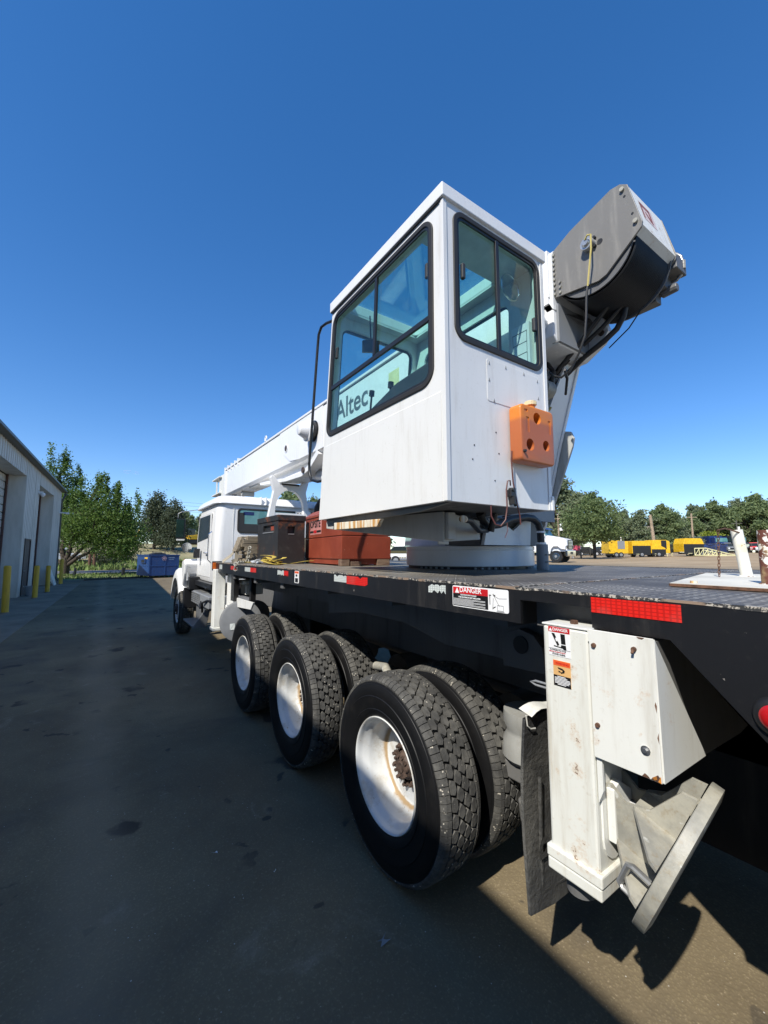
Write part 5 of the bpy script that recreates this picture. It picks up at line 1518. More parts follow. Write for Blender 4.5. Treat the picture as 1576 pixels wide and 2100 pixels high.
# door on the left side
b = MB(); b.prism([(TX0-.006, y, z) for y, z in [(7.85, 1.28), (8.95, 1.28), (9.12, 1.75), (9.12, 2.0), (8.95, 2.46), (7.85, 2.46)]], (.008, 0, 0)); dr = b.build('door', M['white_clean'], tc, bevel=.004, fix=True)
b = MB(); b.prism([(TX0-.012, y, z) for y, z in [(7.95, 2.0), (9.06, 1.93), (8.90, 2.42), (7.95, 2.42)]], (.008, 0, 0)); b.build('door_window', M['carglass'], dr, bevel=.004, fix=True)
b = MB(); b.tube([(TX0-.008, 7.75, 1.55), (TX0-.06, 7.75, 1.6), (TX0-.06, 7.75, 2.05), (TX0-.008, 7.75, 2.1)], .012, 8); b.tube([(TX0-.005, 8.05, 1.72), (TX0-.045, 8.08, 1.72), (TX0-.045, 8.2, 1.72), (TX0-.005, 8.22, 1.72)], .012, 8); b.build('grab_handle', M['chrome'], tc, smooth=True)
b = MB(); b.prism([(TX0-.001, 9.22, 2.46), (TX0+.1, 9.25, 2.0), (TX0+.9, 9.3, 2.0), (TX0+.9, 9.2, 2.46)], (.2, .02, 0)); b.build('visor', M['blackm'], tc, fix=True)
# hood and fender
b = MB(); vs = []
for y, w_, z1_ in ((9.2, .72, 2.0), (9.6, .70, 1.96), (10.4, .62, 1.86), (11.0, .56, 1.72), (11.25, .52, 1.5)):
    vs += [(2.7+w_*math.cos(a), y, .9+(z1_-.9)*abs(math.sin(a))**.6) for a in np.linspace(0, math.pi, 13)]
b.add(vs, [(j*13+i, j*13+i+1, (j+1)*13+i+1, (j+1)*13+i) for j in range(4) for i in range(12)] + [tuple(range(52, 65))])
b.build('hood', M['white_clean'], TR, smooth=40, fix=True)
for sgn, xa, xb in ((1, 1.30, 1.98), (-1, 4.20, 3.52)):
    b = MB(); vs = []
    sweep = np.linspace(26, 172, 17)
    secp = [(0, .52), (0, .60), (.03, .66), (.10, .70), (1, .70), (1, .66)]
    for a in sweep:
        ar = rad(180-a)  # starts behind the wheel
        k = 1.0 + .10*max(0, math.cos(rad(a+10)))
        for t, r in secp:
            x = xa + (xb-xa)*t if t <= 1 else xb
            vs.append((x if t else xa, 9.9+r*k*math.cos(ar), .52+r*k*math.sin(ar)*1.16+.06))
    m = len(secp)
    b.add(vs, [(j*m+i, j*m+i+1, (j+1)*m+i+1, (j+1)*m+i) for j in range(16) for i in range(m-1)])
    b.build('fender', M['white_clean'], TR, smooth=45)
b = MB(); b.box(1.36, 1.95, 9.06, 9.20, .62, 1.02); b.box(1.40, 1.9, 8.75, 9.06, 1.0, 1.25); b.build('splash_guard', M['blackm'], TR, bevel=.01)
b = MB(); b.prism([(1.345, 9.26, 1.03), (1.345, 9.08, 1.30), (1.345, 9.02, 1.50), (1.345, 9.10, 1.60), (1.345, 9.4, 1.55), (1.345, 9.4, 1.15)], (.45, 0, 0)); b.build('fender', M['white_clean'], TR, bevel=.03, fix=True)
# fender light on a stalk
b = MB(); b.cyl((1.40, 8.98, 1.32), (1.40, 8.95, 1.17), .028, .035, 12); b.tube([(1.45, 9.02, 1.42), (1.40, 8.98, 1.44), (1.40, 8.97, 1.3)], .008, 6); b.build('fender_lamp', M['alu'], TR, smooth=40)
# mirrors
b = MB(); b.box(1.16, 1.32, 9.0, 9.06, 2.00, 2.40); mr = b.build('mirror', M['blackm'], TR, bevel=.01)
b = MB(); b.box(1.15, 1.29, 8.994, 8.999, 2.03, 2.385); b.build('mirror_glass', simple('mirror_green_reflection', (.02, .045, .035), .08, .3), mr)  # dark green base painted in as the mirror's reflection
b = MB(); b.tube([(1.18, 9.03, 2.42), (1.18, 9.03, 2.50), (1.24, 9.03, 2.54), (1.62, 9.05, 2.62)], .008, 7); b.build('mirror_arm', M['alu'], mr); b = MB(); b.box(1.17, 1.31, 8.99, 9.05, 1.965, 1.995); b.build('mirror_base', M['white_worn'], mr)
b = MB(); b.cyl((1.36, 8.99, 1.83), (1.36, 9.04, 1.83), .095, .07, 24); b.cyl((1.36, 8.986, 1.83), (1.36, 8.99, 1.83), .088, .09, 24); b.build('round_mirror', M['chrome'], mr, smooth=40)
b = MB(); b.box(1.44, 1.54, 8.6, 8.72, 1.62, 1.80); b.build('side_lamp', M['blackm'], TR, bevel=.008)
b = MB(); b.cyl((2.05, 8.2, 2.755), (2.05, 8.2, 2.86), .055, .045, 14); b.build('roof_beacon', M['blackm'], tc, smooth=40)
# side step box
b = MB()
b.box(1.44, 1.95, 7.15, 8.62, .80, 1.0)
stp = b.build('step_box', M['greyp'], TR, bevel=.015)
b = MB()
for k in range(6): b.box(1.425, 1.443, 7.9, 8.62, .80+k*.034, .82+k*.034)
for k in range(8): b.box(1.46, 1.9, 7.9+k*.09, 7.95+k*.09, 1.001, 1.012)
b.box(1.426, 1.442, 7.85, 7.9, .78, 1.0)
b.build('step_rib', M['alu'], stp, bevel=.003)
b = MB(); b.box(1.28, 1.50, 7.55, 8.50, .47, .50); b.prism([(1.30, 7.52, .50), (1.28, 7.52, .46), (1.50, 7.52, .46), (1.56, 7.52, .80), (1.50, 7.52, .80)], (0, .03, 0)); b.box(1.50, 1.52, 7.55, 8.5, .46, .80); b.build('lower_step', M['alu2'], stp, bevel=.008, fix=True)
b = MB(); b.tube([(1.42, 7.5, .72), (1.40, 7.45, .88), (1.43, 7.2, .94), (1.5, 7.0, .94)], .018, 8); b.tube([(1.40, 7.62, .78), (1.38, 7.5, .86), (1.37, 7.42, .80)], .015, 8); b.tube([(1.40, 7.55, .9), (1.38, 7.48, .82)], .012, 8); b.build('tow_hook', M['blackm'], stp, smooth=True)
b = MB(); b.cyl((1.95, 6.3, .78), (1.95, 7.1, .78), .22, .22, 28); b.build('fuel_tank', M['frame_grey'], TR, smooth=40, bevel=.0)
b = MB(); b.box(2.4, 3.6, 5.3, 6.9, .42, 1.2); b.build('added_underbody_box', M['blackp'], TR, bevel=.02)  # added black box that darkens the bright gap between the wheels
b = MB(); b.box(3.0, 3.7, 1.3, 5.2, .95, 1.18); b.build('added_underbody_tray', M['blackp'], TR, bevel=.02)  # added black slab keeping the ground beyond the axles dark
b = MB(); b.tube([(1.62, 9.2, 1.28), (1.55, 8.6, 1.17), (1.5, 7.6, 1.1)], .02, 8); b.box(1.5, 2.2, 7.3, 8.9, 1.10, 1.19); b.build('cab_sill', M['blackm'], TR)
b = MB(); b.tube([(3.42, 7.30, .9), (3.42, 7.30, 2.45), (3.43, 7.30, 2.60), (3.47, 7.24, 2.72), (3.55, 7.16, 2.80)], .075, 14); b.build('exhaust_stack', M['blackm'], TR, smooth=True)

# --- front outrigger
b = MB(); b.box(1.28, 1.42, 5.98, 6.14, .68, 1.49)
fc = b.build('outrigger_leg', M['white_worn'], TR, bevel=.009)
b = MB(); b.box(1.268, 1.432, 5.968, 6.152, .655, .70); b.build('collar', M['white_old'], fc, bevel=.008)
b = MB(); b.prism([(1.44, y, z) for y, z in [(5.975, 1.49), (5.55, 1.49), (5.50, 1.44), (5.58, 1.30), (5.62, 1.14), (4.75, 1.15), (4.85, 1.06), (5.975, 1.00)]], (.02, 0, 0))
b.build('outrigger_bracket', M['white'], TR, bevel=.002, fix=True)
b = MB(); b.prism([(1.425, y, z) for y, z in [(5.975, 1.00), (5.6, .96), (5.5, .90), (5.5, .78), (5.975, .70)]], (.02, 0, 0)); b.build('hinge_plate', M['white'], TR, fix=True, bevel=.002)
b = MB(); b.box(1.55, 1.78, 5.45, 5.70, 1.17, 1.30); b.box(1.5, 1.74, 5.40, 5.66, 1.31, 1.36); b.build('hose_box', M['white_worn'], TR, bevel=.012)
b = MB(); b.cyl((1.58, 5.8, 1.42), (1.72, 5.72, 1.38), .05, .05, 14); b.build('copper_fitting', M['brick'], TR)
fp = foot_pad((1.475, 5.36, .86), (-.30, -.93, .20), .255, M['alu2'], False)
b = MB()
c = Vector((1.475, 5.36, .86)); Nn = Vector((-.30, -.93, .20)).normalized(); e2 = (Vector((1, 0, 0)) - Nn*Nn.x).normalized(); e1 = Nn.cross(e2)
for u, v, r in ((.05, .14, .014), (.06, .09, .008)): b.cyl(c+e2*u-e1*v*(-1 if e1.z < 0 else 1)*-1, c+e2*u-e1*v*(-1 if e1.z < 0 else 1)*-1+Nn*.004, r, r, 14)
b.build('pad_hole', M['black'], fp)
b = MB(); q = c - e2*.10 + e1*(.06 if e1.z < 0 else -.06)
b.obox(q+Nn*.004, e2*.03, e1*.038, Nn*.003); b.build('pad_patch', M['retro_white'], fp)

# ------------------------------------------------------------------ cargo on the deck
# red jobsite chest
ch = thing('tool_chest', 'rust-red steel jobsite chest standing on timber blocks on the truck deck', 'tool chest', (2.2, 4.2, 1.64))
LD = Vector((.12, .993, 0)).normalized(); WD = Vector((.993, -.12, 0)).normalized(); CO = Vector((1.955, 3.60, 0))
def CH(l, w, z): return CO + LD*l + WD*w + Vector((0, 0, z))
Lc, Wc = 1.24, .56
b = MB(); b.prism([CH(0, 0, 1.655), CH(Lc, 0, 1.655), CH(Lc, Wc, 1.655), CH(0, Wc, 1.655)], (0, 0, .235)); b.build('lower_body', M['chest'], ch, bevel=.006, fix=True)
b = MB(); b.prism([CH(.004, -.004, 1.895), CH(.004, -.004, 2.16), CH(.004, .10, 2.22), CH(.004, Wc+.004, 2.22), CH(.004, Wc+.004, 1.895)], LD*(Lc-.004)); up = b.build('upper_body', M['chest'], ch, bevel=.006, fix=True)
b = MB(); b.prism([CH(-.01, -.014, 2.165), CH(-.01, .09, 2.235), CH(-.01, Wc+.015, 2.235), CH(-.01, Wc+.015, 2.205), CH(-.01, .09, 2.205), CH(-.01, -.014, 2.135)], LD*(Lc+.02)); b.build('lid', M['chest'], ch, bevel=.004, fix=True)
b = MB(); b.prism([CH(.03, .012, 1.60), CH(Lc-.03, .012, 1.60), CH(Lc-.03, Wc-.012, 1.60), CH(.03, Wc-.012, 1.60)], (0, 0, .056)); b.build('skid', M['chest'], ch, fix=True)
b = MB(); b.prism([CH(.62, -.006, 1.935), CH(1.03, -.006, 1.935), CH(1.06, -.006, 2.10), CH(.60, -.006, 2.10)], -WD*-.0015); 
stk = b.build('label', simple('pink_label', (.50, .22, .20), .5), ch, fix=True)
text_mesh('lettering', "JOBSITE", .118, M['sticker_black'], stk, CH(1.045, -.0065, 1.995), -LD, (0, 0, 1), .0012, bold=.004, xs=.98)
b = MB(); b.prism([CH(.63, -.0075, 1.955), CH(.78, -.0075, 1.955), CH(.78, -.0075, 1.98), CH(.63, -.0075, 1.98)], WD*.001); b.prism([CH(.90, -.0075, 1.955), CH(1.04, -.0075, 1.955), CH(1.04, -.0075, 1.98), CH(.90, -.0075, 1.98)], WD*.001); b.build('bar_print', M['sticker_black'], stk, fix=True)
b = MB(); b.prism([CH(.79, -.0075, 1.95), CH(.89, -.0075, 1.95), CH(.89, -.0075, 1.985), CH(.79, -.0075, 1.985)], WD*.001); b.build('red_print', M['sticker_red'], stk, fix=True)
b = MB(); b.cyl(CH(1.16, -.004, 2.10), CH(1.16, -.012, 2.10), .012, .012, 8); b.build('rivet', M['black'], up)
blk = [(0.0, .0, .10, .09, 'stained timber block under the near corner of the red chest'), (1.10, .0, .12, .09, 'stained timber block under the far left corner of the red chest'), (0.0, .40, .10, .15, 'stained timber block under the right end of the red chest'), (.0, .10, .10, .12, 'low dark timber block beside the near corner block of the chest')]
for l, w_, dl, dw, lab in blk:
    b = MB(); b.prism([CH(l+.004, w_+.004, ZD+.001), CH(l+dl, w_+.004, ZD+.001), CH(l+dl, w_+dw, ZD+.001), CH(l+.004, w_+dw, ZD+.001)], (0, 0, .068 if 'low' not in lab else .045))
    tag(b.build('timber_block', M['block'], None, bevel=.004, fix=True), lab, 'timber block', 'timber blocks under the chest')
# black steel box
bx = thing('steel_box', 'black rust-stained steel box with recessed side handles beside the red chest', 'steel box', (1.85, 4.9, 1.59))
bb0 = (1.675, 2.012, 4.65, 5.42, ZD+.001, 2.165)
b = MB(); b.box(*bb0[:4], bb0[4], 2.10)
me = b.mesh('b', M['blackbox']); cuts = []
c = MB(); c.prism([(1.60, 4.80, 1.975), (1.70, 4.80, 1.995), (1.70, 4.80, 2.06), (1.60, 4.80, 2.06)], (0, .40, 0)); cuts.append(c.mesh('c', M['black']))
c = MB(); c.prism([(1.79, 4.60, 1.945), (1.885, 4.60, 1.945), (1.885, 4.60, 2.035), (1.79, 4.60, 2.035)], (0, .085, 0)); cuts.append(c.mesh('c', M['black']))
obj('box_body', bool_cut(me, cuts), bx)
b = MB(); b.box(1.665, 2.022, 4.64, 5.43, 2.102, 2.17); b.build('lid', M['blackbox'], bx, bevel=.005)
b = MB(); b.box(1.69, 1.71, 4.81, 4.95, 1.99, 2.05); b.build('latch', M['chest'], bx)
b = MB(); b.box(1.80, 1.875, 4.645, 4.655, 1.938, 1.948); b.box(1.668, 1.676, 4.80, 5.2, 1.965, 1.975); b.build('handle_lip', M['greyp'], bx)
# timber stack
def plank(x0, x1, y0, y1, z0, z1, lab, rz=0.0):
    cx, cy, cz = (x0+x1)/2, (y0+y1)/2, (z0+z1)/2
    nx = 8; b = MB(); vs = []
    r3 = random.Random(int(z0*1e4)+int(x0*100))
    for i in range(nx+1):
        x = x0+(x1-x0)*i/nx - cx; j = [r3.uniform(-.004, .004) for _ in range(4)]
        vs += [(x, y0-cy+j[0], z0-cz), (x, y1-cy, z0-cz), (x, y1-cy+j[1], z1-cz+j[2]), (x, y0-cy+j[0], z1-cz+j[3])]
    fs = [(a, a+4, a+5, a+1) for a in range(0, nx*4, 4)] + [(a+1, a+5, a+6, a+2) for a in range(0, nx*4, 4)] + [(a+2, a+6, a+7, a+3) for a in range(0, nx*4, 4)] + [(a+3, a+7, a+4, a) for a in range(0, nx*4, 4)] + [(3, 2, 1, 0), (nx*4, nx*4+1, nx*4+2, nx*4+3)]
    b.add(vs, fs)
    o = b.build('timber_plank', M['wood'], None, bevel=.004, fix=True)
    o.location = (cx, cy, cz); o.rotation_euler = (0, 0, rz)
    return tag(o, lab, 'plank', 'grey timber planks stacked behind the cab')
rp = random.Random(9)
z = ZD+.001
names = ['bottom', 'second', 'third', 'fourth', 'fifth', 'sixth', 'topmost']
for k in range(7):
    th_ = [.055, .05, .045, .05, .045, .045, .05][k]
    x0 = 1.50 + rp.uniform(0, .10)
    plank(x0, 3.3+rp.uniform(-.1, .1), 5.52+rp.uniform(-.015, .02)+.01*k, 5.78, z, z+th_, names[k]+' plank at the front of the grey timber stack behind the truck cab', rp.uniform(-.006, .006))
    plank(x0+rp.uniform(.0, .15), 3.3, 5.80, 6.06, z, z+th_, names[k]+' plank in the rear row of the grey timber stack against the truck cab', rp.uniform(-.004, .004))
    z += th_+.003
b = MB(); b.obox((1.50, 5.70, 1.84), Vector((.02, .0, .0)), Vector((0, .10, 0)), Vector((.035, 0, .10))); tag(b.build('timber_plank', M['wood'], None, bevel=.004), 'short greenish board leaning on the left end of the timber stack', 'plank', 'grey timber planks stacked behind the cab')
b = MB()
def ribbon(b, pts, w, th=.003, up=(0, 0, 1)):
    pts = [Vector(p) for p in pts]
    vs = []
    for i, p in enumerate(pts):
        d = (pts[min(i+1, len(pts)-1)] - pts[max(i-1, 0)]).normalized(); s_ = d.cross(Vector(up)).normalized()*w/2
        nn = s_.cross(d).normalized()*th
        vs += [p-s_, p+s_, p+s_+nn, p-s_+nn]
    m = len(pts)
    b.add(vs, [(a, a+1, a+5, a+4) for a in range(0, (m-1)*4, 4)] + [(a+1, a+2, a+6, a+5) for a in range(0, (m-1)*4, 4)] + [(a+2, a+3, a+7, a+6) for a in range(0, (m-1)*4, 4)] + [(a+3, a, a+4, a+7) for a in range(0, (m-1)*4, 4)])
ribbon(b, [(1.36, 5.95, 1.60), (1.44, 5.85, 1.68), (1.50, 5.75, 1.78), (1.56, 5.68, 1.88), (1.62, 5.66, 1.95)], .05, up=(1, 0, 0)); ribbon(b, [(1.40, 5.6, 1.60), (1.46, 5.62, 1.63), (1.47, 5.64, 1.74), (1.52, 5.62, 1.80)], .05, up=(0, 1, 0))
tag(b.build('webbing_strap', simple('dirty_webbing', (.33, .29, .22), .8), None), 'dirty beige webbing strap around the left end of the timber stack', 'strap')
b = MB()
def chain(b, p0, p1, n, s=.018):
    p0, p1 = Vector(p0), Vector(p1); d = (p1-p0)/n
    dn_ = d.normalized(); u = dn_.orthogonal().normalized(); v = dn_.cross(u)
    for k in range(n):
        c = p0 + d*(k+.5); a_ = u if k % 2 else v
        b.tube([c + dn_*(d.length*.68*math.cos(t)) + a_*(s*.5*math.sin(t)) for t in np.linspace(0, 2*math.pi, 9)[:-1]], s*.16, 5, closed=True)
chain(b, (1.60, 5.50, 1.80), (1.56, 5.46, 1.60), 7, .04); chain(b, (1.56, 5.46, 1.60), (1.33, 5.05, 1.60), 8, .04); chain(b, (1.305, 5.03, 1.60), (1.302, 5.02, 1.51), 3, .05)
tag(b.build('tie_down_chain', M['galv'], None), 'galvanised tie-down chain hanging from the timber stack over the deck edge', 'chain')
b = MB()
ry = random.Random(12)
for k in range(6):
    pts = []; a0 = ry.uniform(0, 3); cx, cy = 1.56+ry.uniform(-.03, .05), 4.42+ry.uniform(-.05, .25)
    for t in np.linspace(0, 1, 14):
        a = a0 + t*5.2; r = .10+.05*t
        pts.append((cx+r*.55*math.cos(a), cy+r*1.7*math.sin(a)*.8, 1.595+.012*k+.035*math.sin(t*3.1+k)))
    ribbon(b, pts, .045)
ribbon(b, [(1.60, 4.95, 1.60), (1.59, 4.85, 1.66), (1.58, 4.72, 1.67), (1.57, 4.55, 1.63), (1.60, 4.40, 1.60), (1.70, 4.30, 1.60), (1.86, 4.28, 1.625), (1.95, 4.24, 1.63)], .045)
ribbon(b, [(1.50, 5.7, 1.592), (1.50, 5.3, 1.60), (1.55, 5.0, 1.60)], .045)
tag(b.build('yellow_strap', simple('yellow_webbing', (.50, .38, .07), .7, 0, .3, 20), None), 'heap of yellow ratchet webbing on the deck in front of the black steel box', 'strap')
b = MB()
for k in range(9): 
    x, y = 1.54+ry.uniform(-.03, .05), 4.95+ry.uniform(-.08, .16)
    b.obox((x, y, 1.60+ry.uniform(0, .035)), Vector((.025, .01*ry.uniform(-1, 1), .004)), Vector((0, .045, .01*ry.uniform(-1, 1))), Vector((0, 0, .006)))
tag(b.build('silver_strap', simple('silver_webbing', (.50, .52, .54), .5, 0, .3, 25), None), 'crumpled bundle of silver straps on the deck between the timber and the yellow webbing', 'strap')
# post plate on the rear deck
b = MB(); b.prism([(1.85, .70, ZD+.004), (2.96, .925, ZD+.004), (3.25, -.35, ZD+.004), (1.80, -.55, ZD+.004)], (0, 0, .011))
pp = b.build('post_plate', simple('chalky_plate', (.60, .58, .51), .7, 0, .15, 3), TR, fix=True)
b = MB(); b.prism([(1.846, .698, ZD+.003), (1.85, .703, ZD+.003), (1.80, -.55, ZD+.003), (1.794, -.55, ZD+.003)], (0, 0, .0105)); b.build('rusty_edge', M['rust'], pp, fix=True)
b = MB(); b.cyl((1.91, .64, ZD+.015), (1.91, .64, ZD+.024), .012, .012, 6); b.build('plate_bolt', M['rustbar'], pp)
for (x, y, h, m, lean) in ((2.70, .675, .235, 'post_a', (-.012, .01)), (2.085, .455, .205, 'post_b', (-.002, .0))):
    b = MB(); b.cyl((x, y, ZD+.015), (x+lean[0]*2, y+lean[1]*2, ZD+.015+h), .025, .025, 28, cap=False)
    b.cyl((x+lean[0]*2, y+lean[1]*2, ZD+.015+h), (x, y, ZD+.02), .021, .021, 28, cap=False)
    n_ = 28; 
    b.cyl((x, y, ZD+.015), (x, y, ZD+.019), .033, .028, 24)
    b.build('stake_post', M[m], pp, smooth=40)
b = MB(); chain(b, (2.50, .72, 1.83), (2.50, .73, 1.60), 14, .011); b.tube([(2.50, .72, 1.83), (2.56, .71, 1.84), (2.60, .70, 1.835), (2.66, .68, 1.82)], .004, 6)
tag(b.build('rusty_chain', M['rust'], None), 'thin rusty chain hanging beside the farther white stake post', 'chain')
# ------------------------------------------------------------------ trees
def tree_mesh(seed, blobs, n_leaf, leaf, trunk, mat, bark, clump=.33, flat=.6):
    """blobs: (x,y,z,rx,ry,rz,weight) crown volumes; trunk: list of (pts, r0, r1)."""
    r = np.random.default_rng(seed)
    w = np.array([b[6]*b[3]*b[4]*b[5] for b in blobs]) ** .75
    w /= w.sum()
    ncl = max(12, int(n_leaf/26))
    bi = r.choice(len(blobs), ncl, p=w)
    B = np.array([b[:6] for b in blobs])[bi]
    d = r.normal(size=(ncl, 3)); d /= np.linalg.norm(d, axis=1)[:, None]
    rad_ = r.uniform(.30, 1.06, ncl)**.55
    cc = B[:, :3] + d*B[:, 3:6]*rad_[:, None]
    idx = r.integers(0, ncl, n_leaf)
    size = np.minimum(B[idx, 3:6], 2.2*np.minimum(B[idx, 3], B[idx, 5])[:, None])*clump
    off = r.normal(size=(n_leaf, 3))*size*np.where(B[idx, 3:4] < .4, 1.5, 1.0)*np.where(B[idx, 3:4] < .4, np.array([[1, 1, 1.2]]), np.array([[1, 1, flat]]))
    p = cc[idx] + off
    a = r.normal(size=(n_leaf, 3)); a /= np.linalg.norm(a, axis=1)[:, None]
    c = r.normal(size=(n_leaf, 3)); c = np.cross(a, c); c /= np.linalg.norm(c, axis=1)[:, None]
    s = leaf*r.uniform(.55, 1.35, n_leaf)[:, None]
    bn = np.cross(a, c)*s*.25
    v = np.stack([p - a*s, p + c*s*.55 + bn, p + a*s, p - c*s*.55 + bn], 1)
    me = bpy.data.meshes.new('crown')
    me.from_pydata(v.reshape(-1, 3).tolist(), [], np.arange(n_leaf*4).reshape(-1, 4).tolist())
    me.materials.append(mat)
    tb = MB()
    for pts, r0, r1 in trunk:
        n = len(pts); tb.tube(pts, [r0+(r1-r0)*i/(n-1) for i in range(n)], 8)
    rr = random.Random(seed)
    # limbs reaching into the crown
    tops = [t[0][-1] for t in trunk]
    for k in r.choice(ncl, min(ncl, 34), replace=False):
        e = Vector(cc[k]); st = min((Vector(t) for t in tops), key=lambda q: (q-e).length)
        mid = st.lerp(e, .5) + Vector((0, 0, -.08*(e-st).length))
        tb.tube([st, mid, e], [trunk[0][2]*.55, trunk[0][2]*.3, .012], 5)
    return me, tb.mesh('trunk', bark, smooth=60)

def put_tree(name, meshes, loc, s, rz, label, group=None, cat='tree'):
    t = thing(name, label, cat, loc, group, local=True)
    t.scale = (s, s, s) if not isinstance(s, tuple) else s
    t.rotation_euler = (0, 0, rz)
    obj('crown', meshes[0], t); obj('trunk', meshes[1], t)
    return t

# the spreading tree at the end of the yard
rt = random.Random(21)
bl = [(2.0, 0, 3.5, 1.9, 1.9, 1.7, 1.2), (3.5, .3, 2.9, 1.5, 1.5, 1.6, 1.1), (.7, .2, 3.2, 1.5, 1.5, 1.2, 1), (2.4, 0, 5.0, 1.2, 1.2, 1.4, 1.0), (1.5, .2, 5.3, .9, .9, 1.3, .9), (3.5, 0, 4.4, 1.1, 1.1, 1.2, .9), (-.1, .2, 4.2, .9, .9, 1.0, .8), (3.9, 0, 2.0, 1.0, 1.1, 1.0, .9)]
for k in range(16):
    x = -.4 + 5.2*k/15; bl.append((x+rt.uniform(-.2, .2), rt.uniform(-.4, .4), 6.3-abs(x-2.0)*.60+rt.uniform(-.4, .7), .15, .15, .85, 6.0))
trk = [([(0, 0, 0), (.05, 0, .5), (.0, 0, 1.0)], .30, .26), ([(0, 0, .8), (-.35, .1, 1.8), (-.2, .1, 3.2)], .2, .1), ([(0, 0, .8), (.25, 0, 1.7), (.4, .1, 2.9), (.7, 0, 4.3)], .19, .08), ([(0, 0, .55), (.9, 0, 1.25), (1.9, .1, 1.75), (3.0, .1, 2.5)], .16, .07), ([(.1, 0, .9), (1.1, .1, 1.9), (1.8, 0, 2.9)], .14, .07), ([(0, 0, .6), (-.6, 0, 1.1), (-1.0, .1, 2.0)], .12, .05)]
tm = tree_mesh(1, bl, 24000, .085, trk, M['leaf'], M['bark'], .30)
o = put_tree('broadleaf_tree', tm, (-2.5, 40.5, 0), (1.08, 1.08, 1.10), -.55, 'broad dark green tree with a low forking trunk near the warehouse corner')
bl = [(0, 0, 7.8, .9, .9, 1.8, 1), (-.7, 0, 9.6, .25, .25, 1.1, 3.5), (.35, 0, 9.5, .25, .25, 1.2, 3.5), (1.3, 0, 8.3, .2, .2, .9, 3.5), (1.1, 0, 7.2, .7, .7, 1.2, 1), (-.9, 0, 6.2, 1.3, 1.3, 2.0, 1), (.9, 0, 5.4, 1.2, 1.2, 1.6, 1), (0, 0, 3.6, 1.7, 1.7, 1.6, 1), (1.4, 0, 3.2, 1.2, 1.1, 1.2, .7)]
trk = [([(0, 0, 0), (.1, 0, 2.5), (0, 0, 5), (0, 0, 8)], .26, .07)]
tm = tree_mesh(2, bl, 14000, .09, trk, M['leaf'], M['bark'], .32)
put_tree('tall_tree', tm, (-3.6, 44.5, 0), (1.08, 1.08, 1.02), .4, 'tall narrow green tree rising behind the warehouse eave')
# two dark needle trees
bl = []
for k in range(34):
    t = k/33; a = k*2.4; R = 2.35*(1-t)**.65*(.55+.45*rt.random())+.25
    bl.append((R*.75*math.cos(a), R*.75*math.sin(a), 1.3+5.9*t+rt.uniform(-.3, .3), .65+.3*(1-t), .65+.3*(1-t), .75, 1))
trk = [([(0, 0, 0), (0, 0, 4), (0, 0, 6.8)], .22, .05)]
pm = tree_mesh(3, bl, 9000, .15, trk, M['leafdark'], M['bark'], .42, 1.1)
put_tree('dark_tree', pm, (6.0, 68.7, G(6, 68.7)), (1.13, 1.13, 1.04), 0, 'left of the two dark needle trees beyond the blue dumpster')
put_tree('dark_tree', pm, (8.1, 65.5, G(8.1, 65.5)), (.95, .95, .92), 2.1, 'right of the two dark needle trees, behind the truck mirror')
# shade tree with forked trunk in the lot
bl = [(0, 0, 5.2, 2.7, 2.7, 1.7, 1), (-2.2, 0, 4.1, 2.0, 2.0, 1.5, 1), (2.2, .5, 4.3, 2.0, 2.0, 1.5, 1), (0, 1.4, 4.0, 2.4, 2.2, 1.6, .8), (-1.0, 0, 6.4, 1.2, 1.2, 1.0, 1), (1.2, 0, 6.7, 1.0, 1.0, .9, 1), (.1, 0, 7.4, .7, .7, .8, 1), (3.2, 0, 3.1, 1.2, 1.4, 1.0, 1), (-3.2, 0, 3.0, 1.2, 1.3, .9, 1), (1.2, -1.2, 3.4, 1.6, 1.4, 1.1, .8), (-1.4, -1.0, 3.2, 1.5, 1.4, 1.0, .8)]
trk = [([(0, 0, 0), (.1, 0, .9), (.5, 0, 2.2), (1.0, 0, 3.8)], .17, .07), ([(-.2, 0, 0), (-.3, 0, 1.2), (-1.0, 0, 2.4), (-1.8, 0, 3.6)], .15, .05), ([(.1, 0, .1), (.5, .1, 1.2), (1.6, .2, 2.3), (2.3, .2, 3.3)], .13, .05), ([(0, 0, .4), (-.05, .1, 2.2), (0, .2, 5.0)], .14, .06)]
sm = tree_mesh(4, bl, 14000, .155, trk, M['leaf2'], M['bark'], .30)
put_tree('shade_tree', sm, (49.6, 26.6, G(49.6, 26.6)-.1), 1.03, .3, 'rounded green shade tree with forked trunks beside the yellow trailers')
# cottonwood family
def big(seed, mat, n=12000, leaf=.36, bark=None, h=13, w=5):
    r = random.Random(seed); bl = []
    for k in range(26):
        t = r.random(); a = r.uniform(0, 6.28); R = w*math.sin(min(1, (t*.92+.14))*math.pi)**.6*r.uniform(.35, 1.0)
        bl.append((R*math.cos(a)*.8, R*math.sin(a)*.8, h*(.12+.80*t), r.uniform(.9, 1.9)*w/5, r.uniform(.9, 1.9)*w/5, r.uniform(.8, 1.5)*w/5, 1))
    tk = [([(0, 0, 0), (r.uniform(-.3, .3), 0, h*.35), (r.uniform(-.5, .5), 0, h*.75)], .42, .12), ([(0, 0, h*.15), (1.2, .4, h*.4), (2.4, .6, h*.6)], .25, .08), ([(0, 0, h*.12), (-1.3, -.2, h*.36), (-2.2, -.6, h*.58)], .25, .08)]
    return tree_mesh(seed, bl, n, leaf, tk, mat, bark or M['bark'], .34, .8)
bigA = big(31, M['leaf3'], 13000, .30)
M['leaffar'] = m_leaf('hazed_tree_foliage', (.140, .190, .080), (.235, .290, .130), .5)  # far leaves made paler, haze painted into the colour
bigB = big(32, M['leaffar'], 12000, .34)
